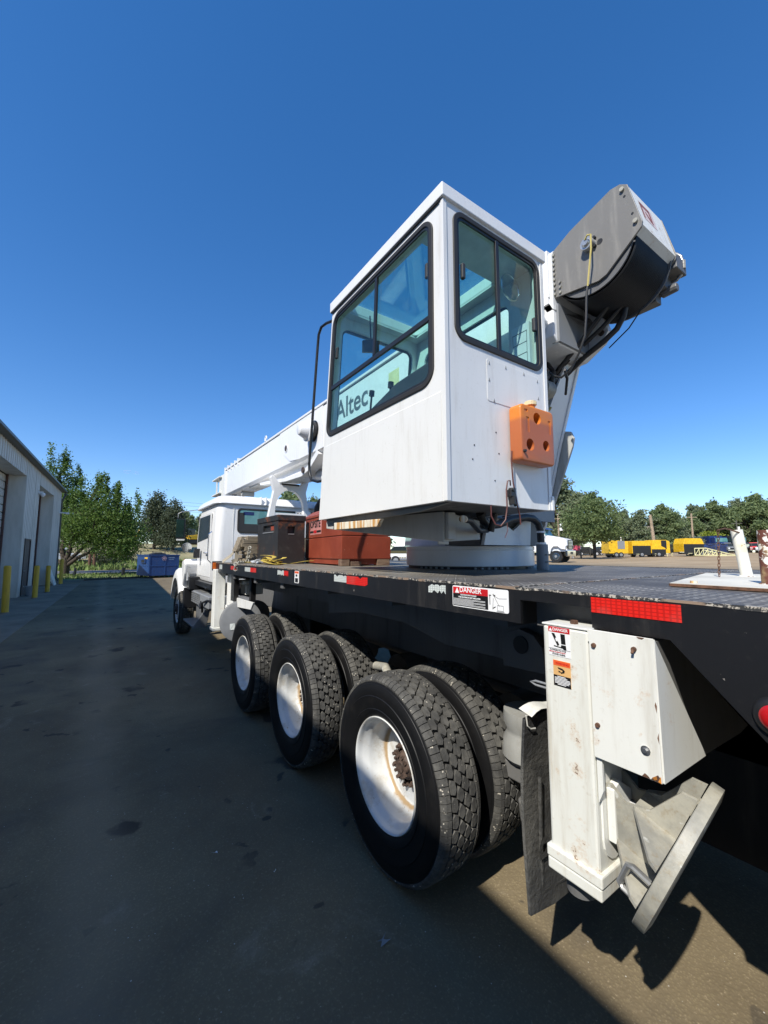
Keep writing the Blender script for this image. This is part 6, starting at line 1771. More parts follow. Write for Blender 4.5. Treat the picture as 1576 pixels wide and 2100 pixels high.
bigC = big(33, M['leaf3'], 12000, .38)
bigD = big(34, M['leaffar'], 11000, .38, h=12, w=5.5)
willow = big(35, M['leaf3'], 7000, .34, bark=M['barkpale'])
FARS = [
 ('cottonwood_tree', bigA, 70.1, 44.6, 1.22, 0, 'tall grey-green cottonwood rising right behind the crane turret'),
 ('cottonwood_tree', bigB, 86.3, 52.5, .80, 1.3, 'lower green tree showing between the tall cottonwood and the shade tree'),
 ('cottonwood_tree', bigC, 106.3, 49.6, .82, 2.0, 'distant tree just right of the shade tree crown'),
 ('bare_limbed_willow', willow, 101.5, 42.9, .80, .7, 'thin willow with pale bare limbs behind the leaning utility pole'),
 ('cottonwood_tree', bigB, 105.5, 40.6, .88, 3.4, 'dark green tree directly right of the pale-limbed willow'),
 ('cottonwood_tree', bigD, 124.4, 45.9, .88, .9, 'distant tree left of the thin utility pole in the tree line'),
 ('cottonwood_tree', bigC, 128.3, 41.9, .98, 4.2, 'distant tree behind the thin utility pole'),
 ('cottonwood_tree', bigA, 112.4, 40.6, .74, 2.6, 'lower tree filling the dip in the tree line left of the thin utility pole'),
 ('cottonwood_tree', bigD, 118.4, 40.0, .72, 3.6, 'lower tree filling the dip in the tree line right of the thin utility pole'),
 ('cottonwood_tree', bigB, 128.9, 37.6, 1.06, 5.1, 'distant tree above the yellow-green bush'),
 ('cottonwood_tree', bigA, 137.9, 35.7, 1.10, 1.1, 'distant tree behind the black dump truck'),
 ('cottonwood_tree', bigD, 135.9, 31.5, 1.16, 2.2, 'tall distant tree above the farther white stake post'),
 ('cottonwood_tree', bigC, 140.9, 28.0, 1.12, 3.0, 'tall distant tree above the rusty stake post at the right edge'),
 ('cottonwood_tree', bigB, 150.2, 24.2, 1.25, .2, 'last tall tree of the line, cut by the right edge behind the rusty post'),
 ('cottonwood_tree', bigB, 14.5, 98.3, .58, 1.0, 'hazy distant tree seen between the mirror and the truck cab'),
 ('cottonwood_tree', bigC, 19.6, 104.4, .62, 2.0, 'hazy distant tree behind the truck cab roof, left side'),
 ('cottonwood_tree', bigD, 17.0, 42.7, .66, .4, 'green tree seen through the arch of the boom rest'),
 ('cottonwood_tree', bigB, 19.9, 43.6, .62, 2.4, 'green tree between the boom rest and the operator cabin'),
 ('cottonwood_tree', bigD, 45.7, 71.7, .7, 1, 'tree seen low between the red chest and the turntable'),
 ('cottonwood_tree', bigC, -9.4, 82, .5, 0, 'small distant tree low behind the warehouse corner'), ('cottonwood_tree', bigB, -2.0, 92, .5, 1.5, 'small distant tree behind the forking tree crown'), ('cottonwood_tree', bigA, 3.5, 96, .5, .4, 'small distant tree left of the two dark needle trees')]
for nm, me2, x, y, s, rz, lab in FARS:
    put_tree(nm, me2, (x, y, G(x, y)-.1), s, rz, lab or 'grey-green tree in the distant tree line beyond the lot', 'trees beyond the lot')
bl = [(0, 0, 1.8, 2.0, 2.0, 1.6, 1), (1.5, 0, 1.3, 1.4, 1.4, 1.1, 1), (-1.2, 0, 2.6, 1.2, 1.2, 1.2, 1), (0, 0, .8, 1.9, 1.9, .7, 1)]
bush = tree_mesh(41, bl, 3500, .2, [([(0, 0, 0), (0, 0, 1.5)], .1, .04)], M['leafyel'], M['bark'], .35)
put_tree('bush', bush, (106.1, 31.5, G(106, 31)+.6), (1.15, 1.15, 1.0), 0, 'bright yellow-green bush above the blue dump truck', cat='bush')
bush2 = tree_mesh(42, bl, 3500, .2, [([(0, 0, 0), (0, 0, 1.5)], .1, .04)], M['leafsage'], M['bark'], .35)
put_tree('bush', bush2, (97.4, 31.2, G(97, 31)), (.7, .7, .85), 0, 'pale sage-coloured bush left of the blue dump truck', cat='bush')
bush3 = tree_mesh(43, bl, 3500, .14, [([(0, 0, 0), (0, 0, 1.5)], .1, .04)], M['leafdark'], M['bark'], .35)
put_tree('bush', bush3, (-.3, 56.3, G(0, 56)-.2), (.6, .6, .62), 0, 'dark bush on the bank behind the road, right of the brown posts', cat='bush')
put_tree('bush', bush3, (2.2, 58.5, G(2, 58)-.3), (.5, .5, .4), 2, 'low scrub on the bank behind the black post', cat='bush')

# ------------------------------------------------------------------ poles, wires, fences
def pole(x, y, h, r, label, lean=(0, 0), arms=True, mat='polewood', trans=False):
    z = G(x, y)
    t = thing('utility_pole', label, 'utility pole', (x, y, z), 'utility poles')
    b = MB(); b.cyl((x, y, z-.2), (x+lean[0], y+lean[1], z+h), r, r*.72, 10); b.build('pole', M[mat], t, smooth=50)
    if arms:
        cx, cy = x+lean[0]*.9, y+lean[1]*.9
        b = MB(); b.obox((cx, cy, z+h*.9), Vector((.55, -.8, 0))*1.0, Vector((.04, .03, 0)), (0, 0, .06)); b.build('crossarm', M[mat], t)
    if trans:
        b = MB(); b.cyl((x+.25, y-.25, z+h*.62), (x+.25, y-.25, z+h*.80), .22, .22, 14); b.build('transformer', M['white_clean'], t, smooth=40)
pole(89.2, 35.8, 7.6, .34, 'thick pale wooden pole leaning slightly beside the yellow trailers', (-.5, .35), False)
pole(107.4, 35.5, 8.7, .24, 'thin wooden utility pole with a crossarm in front of the tree line')
pole(112.9, 29.2, 7.0, .15, 'slim utility pole with a white transformer left of the stake posts', trans=True, mat='gutter')
pole(53.4, 33.7, 6.2, .13, 'wooden utility pole with a white transformer right of the turret', trans=True)
for k, (dz, dy) in enumerate(((7.9, 0), (8.7, 2.0), (7.0, 1.0))):
    b = MB(); pts = []
    for i in range(25):
        t = i/24; x = -30+90*t; pts.append((x, 76+dy-.05*x, 2.2+dz+.6-3.2*t*(1-t) - .02*x))
    b.tube(pts, .02, 4)
    tag(b.build('power_line', M['wire'], None), ['lowest', 'uppermost', 'middle'][[2, 1, 0][k]] + ' power line crossing behind the trees at the end of the yard', 'power line', 'power lines')
def fence(pts, h, label, step=2.4, mat='gutter'):
    t = thing('chain_link_fence', label, 'fence', (pts[0][0], pts[0][1], G(*pts[0])))
    wv = MB()
    for (x0, y0), (x1, y1) in zip(pts, pts[1:]):
        L = math.hypot(x1-x0, y1-y0); n = max(1, int(L/step))
        for i in range(n+1):
            x, y = x0+(x1-x0)*i/n, y0+(y1-y0)*i/n; z = G(x, y)
            b = MB(); b.cyl((x, y, z-.1), (x, y, z+h), .04, .04, 8); b.build('post', M[mat], t)
        b = MB(); b.tube([(x0, y0, G(x0, y0)+h-.02), (x1, y1, G(x1, y1)+h-.02)], .03, 6); b.build('top_rail', M[mat], t)
        z0, z1 = G(x0, y0), G(x1, y1)
        m = int(L/.12)
        for i in range(m):
            for sg in (1, -1):
                f0 = i/m; f1 = min(1, max(0, f0+sg*h/L)); hh = abs(f1-f0)*L
                if hh < .05: continue
                a = Vector((x0+(x1-x0)*f0, y0+(y1-y0)*f0, z0+(z1-z0)*f0+.03)); c = Vector((x0+(x1-x0)*f1, y0+(y1-y0)*f1, z0+(z1-z0)*f1+.03+hh))
                wv.add([a, a+Vector((0, 0, .012)), c+Vector((0, 0, .012)), c], [(0, 1, 2, 3)])
    tag(wv.build('mesh', M[mat], t), kind='stuff')
fence([(2.8, 44.2), (5.6, 42.4)], 1.9, 'short run of chain-link fence standing behind the blue dumpster', 1.1)
fence([(58, 34.2), (78, 30.6), (92, 22.0)], 1.7, 'chain-link fence running behind the yellow trailers', 3.0)
t = thing('picket_fence', 'low white picket fence seen between the red chest and the turntable', 'fence', (34.7, 49.0, G(34.7, 49)))
b = MB(); z = G(34, 49)
for k in range(16): b = MB(); x, y = 33.4+.30*k, 49.9-.2*k; b.box(x-.05, x+.05, y-.02, y+.02, z, z+1.15); b.build('picket', M['white_clean'], t)
b = MB(); b.tube([(33.3, 49.95, z+.9), (38.1, 46.85, z+.9)], .04, 4); b.tube([(33.3, 49.95, z+.35), (38.1, 46.85, z+.35)], .04, 4); b.build('rail', M['white_clean'], t)

# ------------------------------------------------------------------ blue dumpster
P0 = Vector((2.54, 31.99, 0)); DF = Vector((.985, .16, 0)).normalized(); DE = Vector((-.34, .94, 0)).normalized()
dm = thing('dumpster', 'dark blue steel dumpster standing at the end of the yard', 'dumpster', tuple(P0 + DF*.9 + DE*.8))
def DU(f, e, z): return P0 + DF*f + DE*e + Vector((0, 0, z))
def dbox(b, f0, f1, e0, e1, z0, z1): b.prism([DU(f0, e0, z0), DU(f1, e0, z0), DU(f1, e1, z0), DU(f0, e1, z0)], (0, 0, z1-z0)); return b
M['blue'] = paint('dumpster_blue_paint', (.009, .045, .16), (.04, .04, .045), .5, rust=.02, rough=.45)
FW = 1.92
b = MB(); dbox(b, 0, FW, 0, 1.75, .16, 1.52)
b.build('body', M['blue'], dm, bevel=.012, fix=True)
b = MB(); dbox(b, -.04, FW+.04, -.04, .05, 1.52, 1.60); dbox(b, -.04, .05, .052, 1.79, 1.52, 1.60); dbox(b, FW-.05, FW+.04, .052, 1.79, 1.52, 1.60); b.build('rim', M['blue'], dm, bevel=.01, fix=True)
b = MB(); dbox(b, -.012, 0, .10, 1.6, .80, 1.40); dbox(b, -.10, 0, .35, .95, 1.02, 1.32)
b.build('side_pocket', M['blue'], dm, bevel=.01, fix=True)
b = MB(); dbox(b, -.104, -.10, .42, .88, 1.06, 1.26); b.build('pocket_opening', M['black'], dm, fix=True)
b = MB(); dbox(b, -.018, -.002, .2, .62, 1.30, 1.42); b.build('yellow_sticker', M['yellowp'], dm, fix=True)
b = MB()
for f in (.02, .98, FW-.08): dbox(b, f, f+.06, -.03, 0, .18, 1.52)
dbox(b, 0, FW, -.025, 0, .80, .86)
b.build('side_rib', M['blue'], dm, bevel=.004, fix=True)
b = MB()
for f, e in ((.2, .2), (1.6, .2), (.2, 1.5), (1.6, 1.5)): b.cyl(DU(f, e-.03, .085), DU(f, e+.03, .085), .085, .085, 12)
dbox(b, .1, 1.8, .1, .2, .14, .16); dbox(b, .1, 1.8, 1.4, 1.5, .14, .16)
b.build('caster', M['black'], dm, fix=True)
b = MB(); b.tube([DU(.35, .9, 1.60), DU(.7, .9, 1.67), DU(1.1, .9, 1.68), DU(1.45, .9, 1.61)], [.05, .09, .09, .05], 8); dbox(b, .3, 1.5, .5, 1.5, 1.53, 1.62); b.build('rubbish', M['seatm'], dm, fix=True)
fdir = DF; 
b = MB()
for k in range(5):
    a = 2*math.pi*k/5+.3; c = DU(.93, -.034, 1.34) + DF*(.10*math.cos(a)) + Vector((0, 0, .10*math.sin(a)))
    b.tube([c + DF*(.055*math.cos(q)) + Vector((0, 0, .055*math.sin(q))) for q in np.linspace(0, 2*math.pi, 9)[:-1]], .010, 4, closed=True)
c = DU(.93, -.034, 1.34); b.tube([c + DF*(.04*math.cos(q)) + Vector((0, 0, .04*math.sin(q))) for q in np.linspace(0, 2*math.pi, 9)[:-1]], .014, 4, closed=True)
b.build('round_emblem', simple('emblem_pale', (.42, .30, .36), .5), dm)
text_mesh('lettering', "WASTE", .10, simple('faded_lettering', (.28, .34, .44), .5), dm, DU(1.20, -.034, 1.36), DF, (0, 0, 1), .004) if False else None
b = MB()
for k, (f0, w_, z, h) in enumerate(((1.20, .42, 1.37, .055), (1.24, .32, 1.25, .045))):
    n_ = 7
    for i in range(n_): dbox(b, f0+w_*i/n_, f0+w_*(i+.72)/n_, -.034, -.031, z, z+h*(.75+.25*((i*7) % 3)/2))
b.build('faded_lettering', simple('faded_lettering', (.22, .30, .42), .5), dm, fix=True)
b = MB(); dbox(b, FW, FW+.10, .2, .9, .9, 1.35); b.build('side_pocket', M['blackm'], dm, fix=True)
# small posts and timber edging
def simple_thing(name, lab, cat, mat, fn, group=None):
    b = MB(); fn(b); return tag(b.build(name, M[mat], None, bevel=.004), lab, cat, group)
simple_thing('post', 'short black post with a thin antenna on the grass left of the dumpster', 'post', 'blackm', lambda b: (b.cyl((1.25, 36.6, 0), (1.25, 36.6, .62), .115, .115, 14), b.cyl((1.25, 36.6, .62), (1.25, 36.6, 1.0), .012, .012, 6)))
simple_thing('post', 'short dark wooden post just right of the tree trunk', 'post', 'blackm', lambda b: b.cyl((-1.75, 38.3, 0), (-1.72, 38.3, .6), .10, .09, 10))
for x, lab in ((-1.25, 'left'), (-.85, 'right')):
    simple_thing('post', lab+' one of two reddish brown wooden posts on the bank beyond the road', 'post', 'rust', lambda b: b.cyl((x, 54.1, G(x, 54.1)-.2), (x, 54.1, G(x, 54.1)+1.6), .15, .14, 10))
simple_thing('timber_edging', 'black timber edging along the far end of the asphalt, left of the dumpster', 'edging', 'black', lambda b: b.prism([(-.95, 31.6, 0), (2.2, 33.0, 0), (2.14, 33.14, 0), (-1.01, 31.74, 0)], (0, 0, .10)))
simple_thing('red_crate', 'faded red crate beyond the road, left of the truck hood', 'crate', 'red_plain', lambda b: b.box(8.1, 8.8, 54.7, 55.3, G(8.3, 55)-.1, G(8.3, 55)+.65))

# ------------------------------------------------------------------ background vehicles
def wheel_at(b, p, r, w, ax):
    p, ax = Vector(p), Vector(ax).normalized(); b.cyl(p-ax*w/2, p+ax*w/2, r, r, 18)
class Fr:
    """vehicle frame: f forward, s to its left, z up"""
    def __init__(s, x, y, hd): s.o = Vector((x, y, G(x, y))); s.f = Vector((math.cos(hd), math.sin(hd), 0)); s.l = Vector((-math.sin(hd), math.cos(hd), 0))
    def __call__(s, f, l, z): return s.o + s.f*f + s.l*l + Vector((0, 0, z))
    def box(s, b, f0, f1, l0, l1, z0, z1): b.prism([s(f0, l0, z0), s(f1, l0, z0), s(f1, l1, z0), s(f0, l1, z0)], (0, 0, z1-z0))
    def side(s, b, poly, l0, l1): b.prism([s(f, l0, z) for f, z in poly], s.l*(l1-l0))
def wheels(F, t, fs, hw, r, w=.25, rim='white_clean'):
    for f in fs:
        for sg in (-1, 1):
            b = MB(); c = F(f, sg*hw, r); b.cyl(c-F.l*w/2, c+F.l*w/2, r, r, 20); wh_ = b.build('wheel', M['black'], t, smooth=40)
            b = MB(); b.cyl(c+F.l*sg*(w/2), c+F.l*sg*(w/2+.015), r*.58, r*.55, 16); b.build('rim', M[rim], wh_, smooth=40)
            b = MB(); b.cyl(c+F.l*sg*(w/2+.015), c+F.l*sg*(w/2+.05), r*.22, r*.18, 10); b.build('hub', M['greyp'], wh_)
def car(x, y, hd, mat, label, style='car', group='vehicles parked beyond the lot'):
    F = Fr(x, y, hd); t = thing('parked_'+style, label, style, tuple(F.o), group)
    b = MB(); hw = .92
    if style == 'pickup':
        F.side(b, [(-2.8, .5), (2.7, .5), (2.75, .95), (2.5, 1.12), (1.3, 1.18), (-2.8, 1.18)], -hw, hw)
    else:
        F.side(b, [(-2.2, .35), (2.2, .35), (2.25, .75), (2.0, .92), (1.0, 1.0), (-2.2, 1.02), (-2.25, .6)], -hw*.95, hw*.95)
    bd = b.build('body', M[mat], t, bevel=.05, fix=True)
    b = MB()
    if style == 'pickup': b.prism([F(f, -hw*.88, z) for f, z in [(1.4, 1.18), (.75, 1.75), (-.7, 1.78), (-.95, 1.18)]], F.l*hw*1.76)
    else: b.prism([F(f, -hw*.82, z) for f, z in [(1.1, 1.0), (.3, 1.45), (-1.2, 1.46), (-1.9, 1.02)]], F.l*hw*1.64)
    b.build('windows', M['carglass'], t, bevel=.03, fix=True)
    b = MB()
    if style == 'pickup': b.prism([F(f, -hw*.86, z) for f, z in [(.78, 1.74), (.70, 1.84), (-.68, 1.84), (-.72, 1.76)]], F.l*hw*1.72)
    else: b.prism([F(f, -hw*.78, z) for f, z in [(.32, 1.44), (.2, 1.5), (-1.1, 1.5), (-1.22, 1.45)]], F.l*hw*1.56)
    b.build('roof', M[mat], t, bevel=.02, fix=True)
    b = MB()
    fx = 2.72 if style == 'pickup' else 2.2
    F.box(b, fx, fx+.06, -.55, .55, .65, .92); b.build('grille', M['blackm'], t, fix=True)
    for sg in (-1, 1):
        b = MB(); F.box(b, fx, fx+.07, sg*.75-.14, sg*.75+.14, .75, .95); b.build('headlight', M['sticker_white'], t, fix=True)
    b = MB(); F.box(b, fx, fx+.12, -.9, .9, .42, .58); b.build('bumper', M['chrome'], t, fix=True)
    r = .38 if style == 'pickup' else .33
    wheels(F, t, (1.75, -1.7) if style == 'pickup' else (1.4, -1.35), hw-.1, r)
    return t
car(29.6, 39.5, rad(135), 'white_clean', 'white pickup partly hidden behind the turntable', 'pickup')
car(-4.0, 57.5, rad(10), 'white_clean', 'white car parked beyond the road behind the tree trunk', 'car')
car(-6.5, 61.5, rad(15), 'white_clean', 'white pickup parked behind the white car beyond the tree', 'pickup')
car(68.2, 38.1, rad(-30), 'blackm', 'dark car parked left of the forked tree trunk', 'car')
car(72.5, 37.0, rad(-30), 'blackm', 'dark car parked behind the forked tree trunk', 'car')
car(97.4, 22.9, rad(200), 'red_plain', 'red pickup between the two stake posts', 'pickup')
car(95.0, 21.2, rad(190), 'white_clean', 'white car in front of the red pickup between the stake posts', 'car')
car(91.0, 25.6, rad(225), 'greyp', 'grey pickup facing the camera in front of the black dump truck', 'pickup')
# white day-cab truck
class ShortFr(Fr):
    def __call__(s, f, l, z): return Fr.__call__(s, f*.66 if f > 0 else f, l, z)
F = ShortFr(34.0, 22.2, rad(-76))
t = thing('parked_semi_truck', 'white day-cab semi truck parked right of the crane turret', 'truck', tuple(F.o))
b = MB(); F.side(b, [(-.2, .95), (2.35, .95), (2.42, 1.25), (2.38, 2.0), (1.9, 2.15), (.0, 2.42), (-.2, 2.42)], -.85, .85); b.build('hood', M['white_clean'], t, bevel=.06, fix=True)
b = MB(); F.side(b, [(-1.9, .95), (-.2, .95), (-.2, 2.42), (-.55, 3.1), (-1.9, 3.15)], -1.05, 1.05); b.build('cab', M['white_clean'], t, bevel=.06, fix=True)
b = MB(); F.side(b, [(-1.3, 2.25), (-.45, 2.25), (-.72, 2.9), (-1.3, 2.95)], -1.07, 1.07); F.side(b, [(-.19, 2.46), (-.16, 2.46), (-.48, 3.0), (-.52, 3.0)], -.95, .95); b.build('cab_windows', M['tealglass'], t, fix=True)
b = MB(); F.side(b, [(-1.9, 3.15), (-.45, 3.1), (-.1, 2.98), (-.5, 3.2), (-1.8, 3.25)], -1.0, 1.0); b.build('visor', M['darkblue'], t, fix=True)
b = MB(); F.box(b, 2.40, 2.46, -.48, .48, 1.15, 2.0); gr = b.build('grille', M['blackm'], t, fix=True)
b = MB()
for k in range(6): F.box(b, 2.46, 2.475, -.44, .44, 1.2+k*.13, 1.23+k*.13)
b.build('grille_bar', M['chrome'], gr, fix=True)
for sg in (-1, 1):
    b = MB(); F.box(b, 2.38, 2.46, sg*.72-.18, sg*.72+.18, 1.22, 1.5); b.build('headlight', M['sash'], t, fix=True)
    b = MB(); F.side(b, [(.3, .75), (.42, 1.15), (.75, 1.42), (1.35, 1.42), (1.75, 1.2), (2.3, 1.15), (2.36, 1.5), (1.9, 1.75), (.2, 1.6), (.1, .75)], sg*.85, sg*1.12); b.build('fender', M['white_clean'], t, bevel=.04, fix=True)
    b = MB(); F.box(b, -1.0, -.2, sg*1.10, sg*1.16, 2.3, 2.35); F.box(b, -.3, -.25, sg*1.2, sg*1.32, 1.8, 2.6); b.build('mirror', M['blackm'], t, fix=True)
b = MB(); F.box(b, 2.35, 2.62, -1.15, 1.15, .55, 1.08); bp = b.build('bumper', M['chrome'], t, bevel=.03, fix=True)
b = MB(); F.box(b, 2.625, 2.64, -.35, .35, .72, .95); b.build('bumper_slot', M['blackm'], bp, fix=True)
b = MB(); F.box(b, -6.0, 1.8, -.45, .45, .6, .9); b.build('frame', M['blackm'], t, fix=True)
wheels(F, t, (1.05, -4.2, -5.5), .95, .53, .3, 'chrome')
# yellow / black towed machines
def machine(x, y, hd, L, h, label, style):
    F = Fr(x, y, hd); t = thing('towed_machine', label, 'trailer', tuple(F.o), 'yellow and black towed machines')
    hw = 1.0
    b = MB()
    if style == 0: F.side(b, [(-L/2, .55), (L/2, .55), (L/2, h*.95), (L*.1, h*.95), (L*.05, h*1.0), (-L/2, h)], -hw, hw)
    elif style == 1: F.side(b, [(-L/2, .5), (L/2, .5), (L/2, h*.8), (L*.2, h), (-L/2, h)], -hw, hw)
    elif style == 2: F.side(b, [(-L/2, .9), (L*.1, .5), (L/2, .5), (L/2, h*.9), (L*.3, h), (-L*.4, h), (-L/2, h*.8)], -hw, hw)
    else: F.side(b, [(-L/2, .6), (L/2, .6), (L/2, h*.72), (L*.42, h*.95), (L*.34, h), (-L*.40, h), (-L/2, h*.70)], -hw, hw)
    b.build('housing', M['yellowp'], t, bevel=.03, fix=True)
    b = MB()
    if style == 0: F.box(b, -L*.05, L*.32, -hw-.02, -hw, h*.5, h*.97); nm = 'hatch'; mt = 'greyp'
    elif style == 1: F.box(b, -L*.48, L*.5, -hw-.03, -hw, .28, h*.70); nm = 'skirt_panel'; mt = 'blackm'
    elif style == 2: F.box(b, L*.0, L*.3, -hw-.03, -hw, h*.45, h*.97); F.box(b, L*.32, L*.62, -hw*.9, hw*.9, .5, h*.72); nm = 'engine_panel'; mt = 'blackm'
    else: F.box(b, -L*.49, L*.49, -hw-.03, -hw, .28, h*.68); nm = 'skirt_panel'; mt = 'blackm'
    b.build(nm, M[mt], t, bevel=.01, fix=True)
    b = MB(); F.box(b, -L*.3, L*.25, -hw*.9, hw*.9, .3, .5); b.build('trailer_frame', M['blackm'], t, fix=True)
    b = MB(); F.box(b, L/2, L/2+1.0, -.06, .06, .42, .52); b.tube([F(L/2+.9, 0, .5), F(L/2+.9, 0, .05)], .04, 6); F.box(b, -L*.3, -L*.1, -hw-.035, -hw, .38, .44); b.build('drawbar', M['creamp'], t, fix=True)
    wheels(F, t, (-L*.14, L*.1) if style == 0 else ((0,) if style != 3 else (L*.4,)), hw-.05, .36, .24, 'greyp')
    if style == 0:
        b = MB(); b.cyl(F(L*.36, 0, h), F(L*.36, 0, h+.75), .06, .06, 10); b.build('exhaust', M['white_clean'], t)
HD = rad(-34)
machine(59.6, 29.1, HD, 2.7, 2.35, 'yellow towed machine under the edge of the shade tree', 0)
machine(62.2, 27.3, HD, 2.6, 2.25, 'yellow machine with a wide black side panel, second from the tree', 1)
machine(65.4, 26.1, HD, 2.5, 2.35, 'yellow machine with a dark grey engine door, third from the tree', 2)
machine(64.0, 25.9, HD, 2.0, 1.5, 'low black-sided machine in front of the third yellow machine', 1)
machine(68.6, 23.3, HD, 2.9, 2.5, 'large yellow-topped machine with a black front panel beside the cream ramp', 3)
# cream ramp
F = Fr(70.3, 21.5, HD)
t = thing('cream_ramp', 'cream steel lattice ramp sloping down right of the yellow machines', 'ramp', tuple(F.o))
for l in (-.8, .8):
    b = MB(); b.tube([F(-2.6, l, 1.05), F(-1.0, l, 1.08), F(3.2, l, .06)], .07, 6); b.tube([F(-2.6, l, .1), F(3.2, l, .03)], .06, 6)
    b.build('side_rail', M['creamp'], t)
    b = MB()
    for k in range(8):
        f = -2.6+k*.62; z = min(1.05, 1.08-(f+1)*.243) if f > -1 else 1.06
        b.tube([F(f, l, .08), F(f, l, z)], .045, 5); 
        if k < 5: b.tube([F(f, l, .08), F(f+.62, l, z*.92)], .035, 5)
    b.build('lattice', M['creamp'], t)
b = MB()
for k in range(12): b.tube([F(-2.4+k*.45, -.8, .06), F(-2.4+k*.45, .8, .06)], .04, 5)
b.build('rung', M['creamp'], t)
# dump trucks
for (x, y, m1, m2, lab) in ((96.7, 28.3, 'darkblue', 'darkblue', 'blue dump truck body behind the fence, below the yellow-green bush'), (96.9, 25.7, 'blackm', 'blackm', 'black dump truck facing the camera left of the stake posts')):
    F = Fr(x, y, rad(222)); t = thing('dump_truck', lab, 'truck', tuple(F.o), 'dump trucks')
    b = MB(); F.side(b, [(-3.6, 1.5), (.2, 1.3), (.4, 3.2), (-3.6, 3.2)], -1.2, 1.2); b.build('dump_body', M[m1], t, bevel=.03, fix=True)
    b = MB(); F.box(b, .42, 1.9, -1.1, 1.1, 1.0, 2.9); b.build('cab', M[m2], t, bevel=.08, fix=True)
    b = MB(); F.box(b, 1.9, 1.93, -.95, .95, 2.05, 2.75); b.build('windscreen', M['tealglass'], t, fix=True)
    b = MB(); F.side(b, [(1.9, .8), (3.5, .8), (3.5, 1.6), (1.9, 2.0)], -.85, .85); b.build('hood', M[m2], t, bevel=.06, fix=True)
    b = MB(); F.box(b, 3.5, 3.56, -.5, .5, .9, 1.5); b.build('grille', M['chrome'], t, fix=True)
    wheels(F, t, (2.7, -1.6, -2.8), 1.0, .52, .3, 'greyp')
for k, (x, y, lab) in enumerate(((84.0, 27.4, 'leftmost dark blue tarpaulin bundle behind the cream ramp'), (86.1, 26.2, 'middle dark blue tarpaulin bundle behind the cream ramp'), (88.0, 25.0, 'rightmost dark blue tarpaulin bundle behind the cream ramp'))):
    z = G(x, y); b = MB(); b.prism([(x-1.1, y+.6, z), (x+1.1, y-.7, z), (x+1.0, y-.6, z+1.2+.2*k), (x+.2, y-.1, z+1.5+.15*k), (x-.9, y+.5, z+1.1)], (.8, 1.0, 0))
    b.prism([(x-.3, y-.1, z+1.35+.15*k), (x+.5, y-.5, z+1.3+.15*k), (x+.5, y-.2, z+1.55+.15*k), (x-.2, y+.1, z+1.58+.15*k)], (.5, .6, .02))
    tag(b.build('tarpaulin_bundle', M['darkblue'], None, bevel=.12, fix=True), lab, 'tarpaulin', 'blue tarpaulin bundles')
# sign with two white legs
x, y = 53.5, 31.2; z = G(x, y)
t = thing('board_sign', 'pink-red board sign on two white legs right of the white semi truck', 'sign', (x, y, z))
b = MB(); b.obox((x, y, z+1.35), Vector((.42, -.29, 0)), Vector((.02, .03, 0)), (0, 0, .35)); b.build('panel', simple('faded_pink_red', (.70, .10, .16), .5), t)
for s_ in (-1, 1):
    b = MB(); b.obox((x+.47*s_, y-.32*s_, z+.85), Vector((.04, -.03, 0)), Vector((.02, .03, 0)), (0, 0, .85)); b.build('leg', M['white_clean'], t)
simple_thing('post', 'dark wooden post between the pink sign and the forked tree', 'post', 'blackm', lambda b: b.cyl((48.6, 27.8, G(48.6, 27.8)-.1), (48.6, 27.8, G(48.6, 27.8)+1.2), .10, .10, 10))
# yellow earth movers on the bank
def digger(x, y, hd, lab):
    F = Fr(x, y, hd); t = thing('excavator', lab, 'excavator', tuple(F.o), 'yellow earth movers')
    b = MB(); F.box(b, -1.6, 1.6, -1.2, -.7, 0, .8); F.box(b, -1.6, 1.6, .7, 1.2, 0, .8); b.build('track', M['blackm'], t, bevel=.15, fix=True)
    b = MB(); F.side(b, [(-1.8, .85), (1.2, .85), (1.2, 1.5), (-.2, 1.7), (-1.8, 1.7)], -1.1, 1.1); b.build('body', M['yellowp'], t, bevel=.05, fix=True)
    b = MB(); F.box(b, .2, 1.2, .15, 1.0, 1.5, 2.7); b.build('cab', M['carglass'], t, bevel=.05, fix=True)
    b = MB(); b.tube([F(1.0, -.3, 1.3), F(2.6, -.3, 3.0), F(4.4, -.3, 2.3)], [.28, .24, .18], 4); b.tube([F(4.4, -.3, 2.3), F(4.9, -.3, .8)], [.2, .14], 4); b.build('arm', M['yellowp'], t)
    b = MB(); F.side(b, [(4.6, .8), (5.2, .9), (5.1, .2), (4.4, .1)], -.7, .2); b.build('bucket', M['yellowp'], t, fix=True)
digger(8.6, 78.0, rad(160), 'yellow excavator with its arm lowered on the bank behind the dumpster')
digger(13.0, 79.5, rad(200), 'second yellow excavator on the bank, partly behind the truck mirror')
b = MB(); b.box(14.9, 18.9, 84, 86, G(16, 85)-.2, G(16, 85)+3.0); tag(b.build('storage_shed', M['gutter'], None, bevel=.05), 'low grey shed roofline on the bank seen beside the truck mirror', 'shed') if False else None
# flatbed trailer behind the truck
F = Fr(24.8, 33.2, rad(-35)); t = thing('flatbed_trailer', 'olive-brown flatbed trailer edge seen behind the red chest', 'trailer', tuple(F.o))
b = MB(); F.box(b, -4, 3.2, -1.1, 1.1, 1.08, 1.36); b.build('bed', simple('olive_brown_paint', (.07, .06, .02), .6), t, fix=True)
wheels(F, t, (-1.6, -.5), 1.0, .42, .25, 'greyp')
b = MB(); F.box(b, 3.2, 4.2, -.1, .1, .7, .9); b.build('drawbar', M['blackm'], t, fix=True)
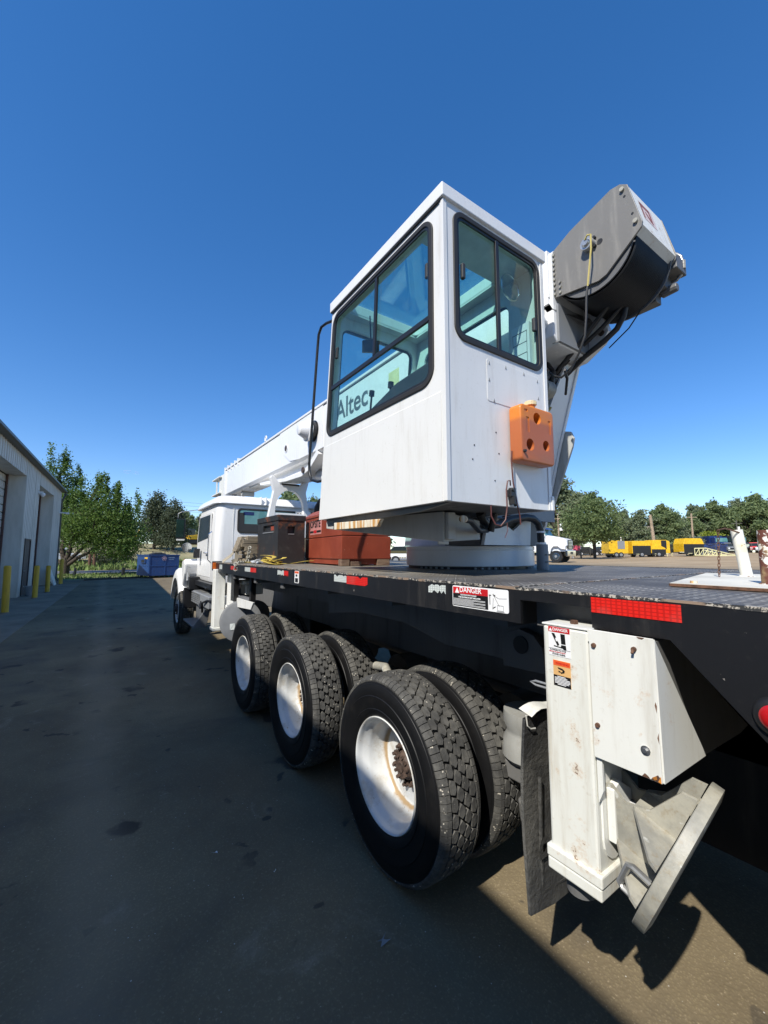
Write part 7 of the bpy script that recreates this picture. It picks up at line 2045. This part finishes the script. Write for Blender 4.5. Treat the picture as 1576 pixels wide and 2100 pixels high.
# litter on the asphalt
rl_ = random.Random(77)
for k, (x, y, w_, lab) in enumerate(((.62, 2.62, .02, 'white scrap of litter on the asphalt left of the middle wheel'), (.86, 2.30, .012, 'tiny white paper scrap on the asphalt near the rear wheel'), (1.12, 1.62, .035, 'dull grey crushed paper on the asphalt beside the rear wheel'))):
    b = MB(); b.add([(x+rl_.uniform(-w_, w_), y+rl_.uniform(-w_, w_), .004+rl_.uniform(0, w_*.5)) for _ in range(6)], [(0, 1, 2), (1, 3, 2), (2, 4, 0), (3, 5, 1)])
    tag(b.build('litter', M['sticker_white'] if k < 2 else M['greyp'], None), lab, 'litter', 'litter on the asphalt')
# a thin wisp of cloud, far off
b = MB(); t_ = NT('wisp_of_cloud')
t_.n.remove(t_.b); tr_ = t_.n.new("ShaderNodeBsdfTransparent"); df_ = t_.n.new("ShaderNodeBsdfDiffuse"); df_.inputs[0].default_value = (.9, .9, .9, 1)
ms_ = t_.n.new("ShaderNodeMixShader"); lw = t_.n.new("ShaderNodeLayerWeight"); lw.inputs[0].default_value = .5
fac = t_.math('MULTIPLY', t_.math('POWER', t_.math('SUBTRACT', 1.0, lw.outputs['Facing']), 3.0), t_.math('MULTIPLY', t_.step(t_.noise(.12, 4), .40, .62), .85))
t_.put(ms_.inputs[0], fac); t_.l.new(tr_.outputs[0], ms_.inputs[1]); t_.l.new(df_.outputs[0], ms_.inputs[2]); t_.l.new(ms_.outputs[0], t_.n['Material Output'].inputs[0])
cw = t_.m
def blob(x, y, z, a, bq, c_, rz):
    b = MB(); vs = []; n1, n2 = 12, 24
    for i in range(n1+1):
        for j in range(n2):
            th, ph = math.pi*i/n1, 2*math.pi*j/n2
            px, py, pz = a*math.sin(th)*math.cos(ph), bq*math.sin(th)*math.sin(ph), c_*math.cos(th)
            vs.append((x+px*math.cos(rz)-py*math.sin(rz), y+px*math.sin(rz)+py*math.cos(rz), z+pz))
    b.add(vs, [(i*n2+j, i*n2+(j+1) % n2, (i+1)*n2+(j+1) % n2, (i+1)*n2+j) for i in range(n1) for j in range(n2)])
    return b
cl = blob(28, 780, 134, 15, 14, 2.2, .12)
tag(cl.build('cloud', cw, None, smooth=True), kind='structure')
for o in bpy.data.objects:
    if '_w' in o: del o['_w']
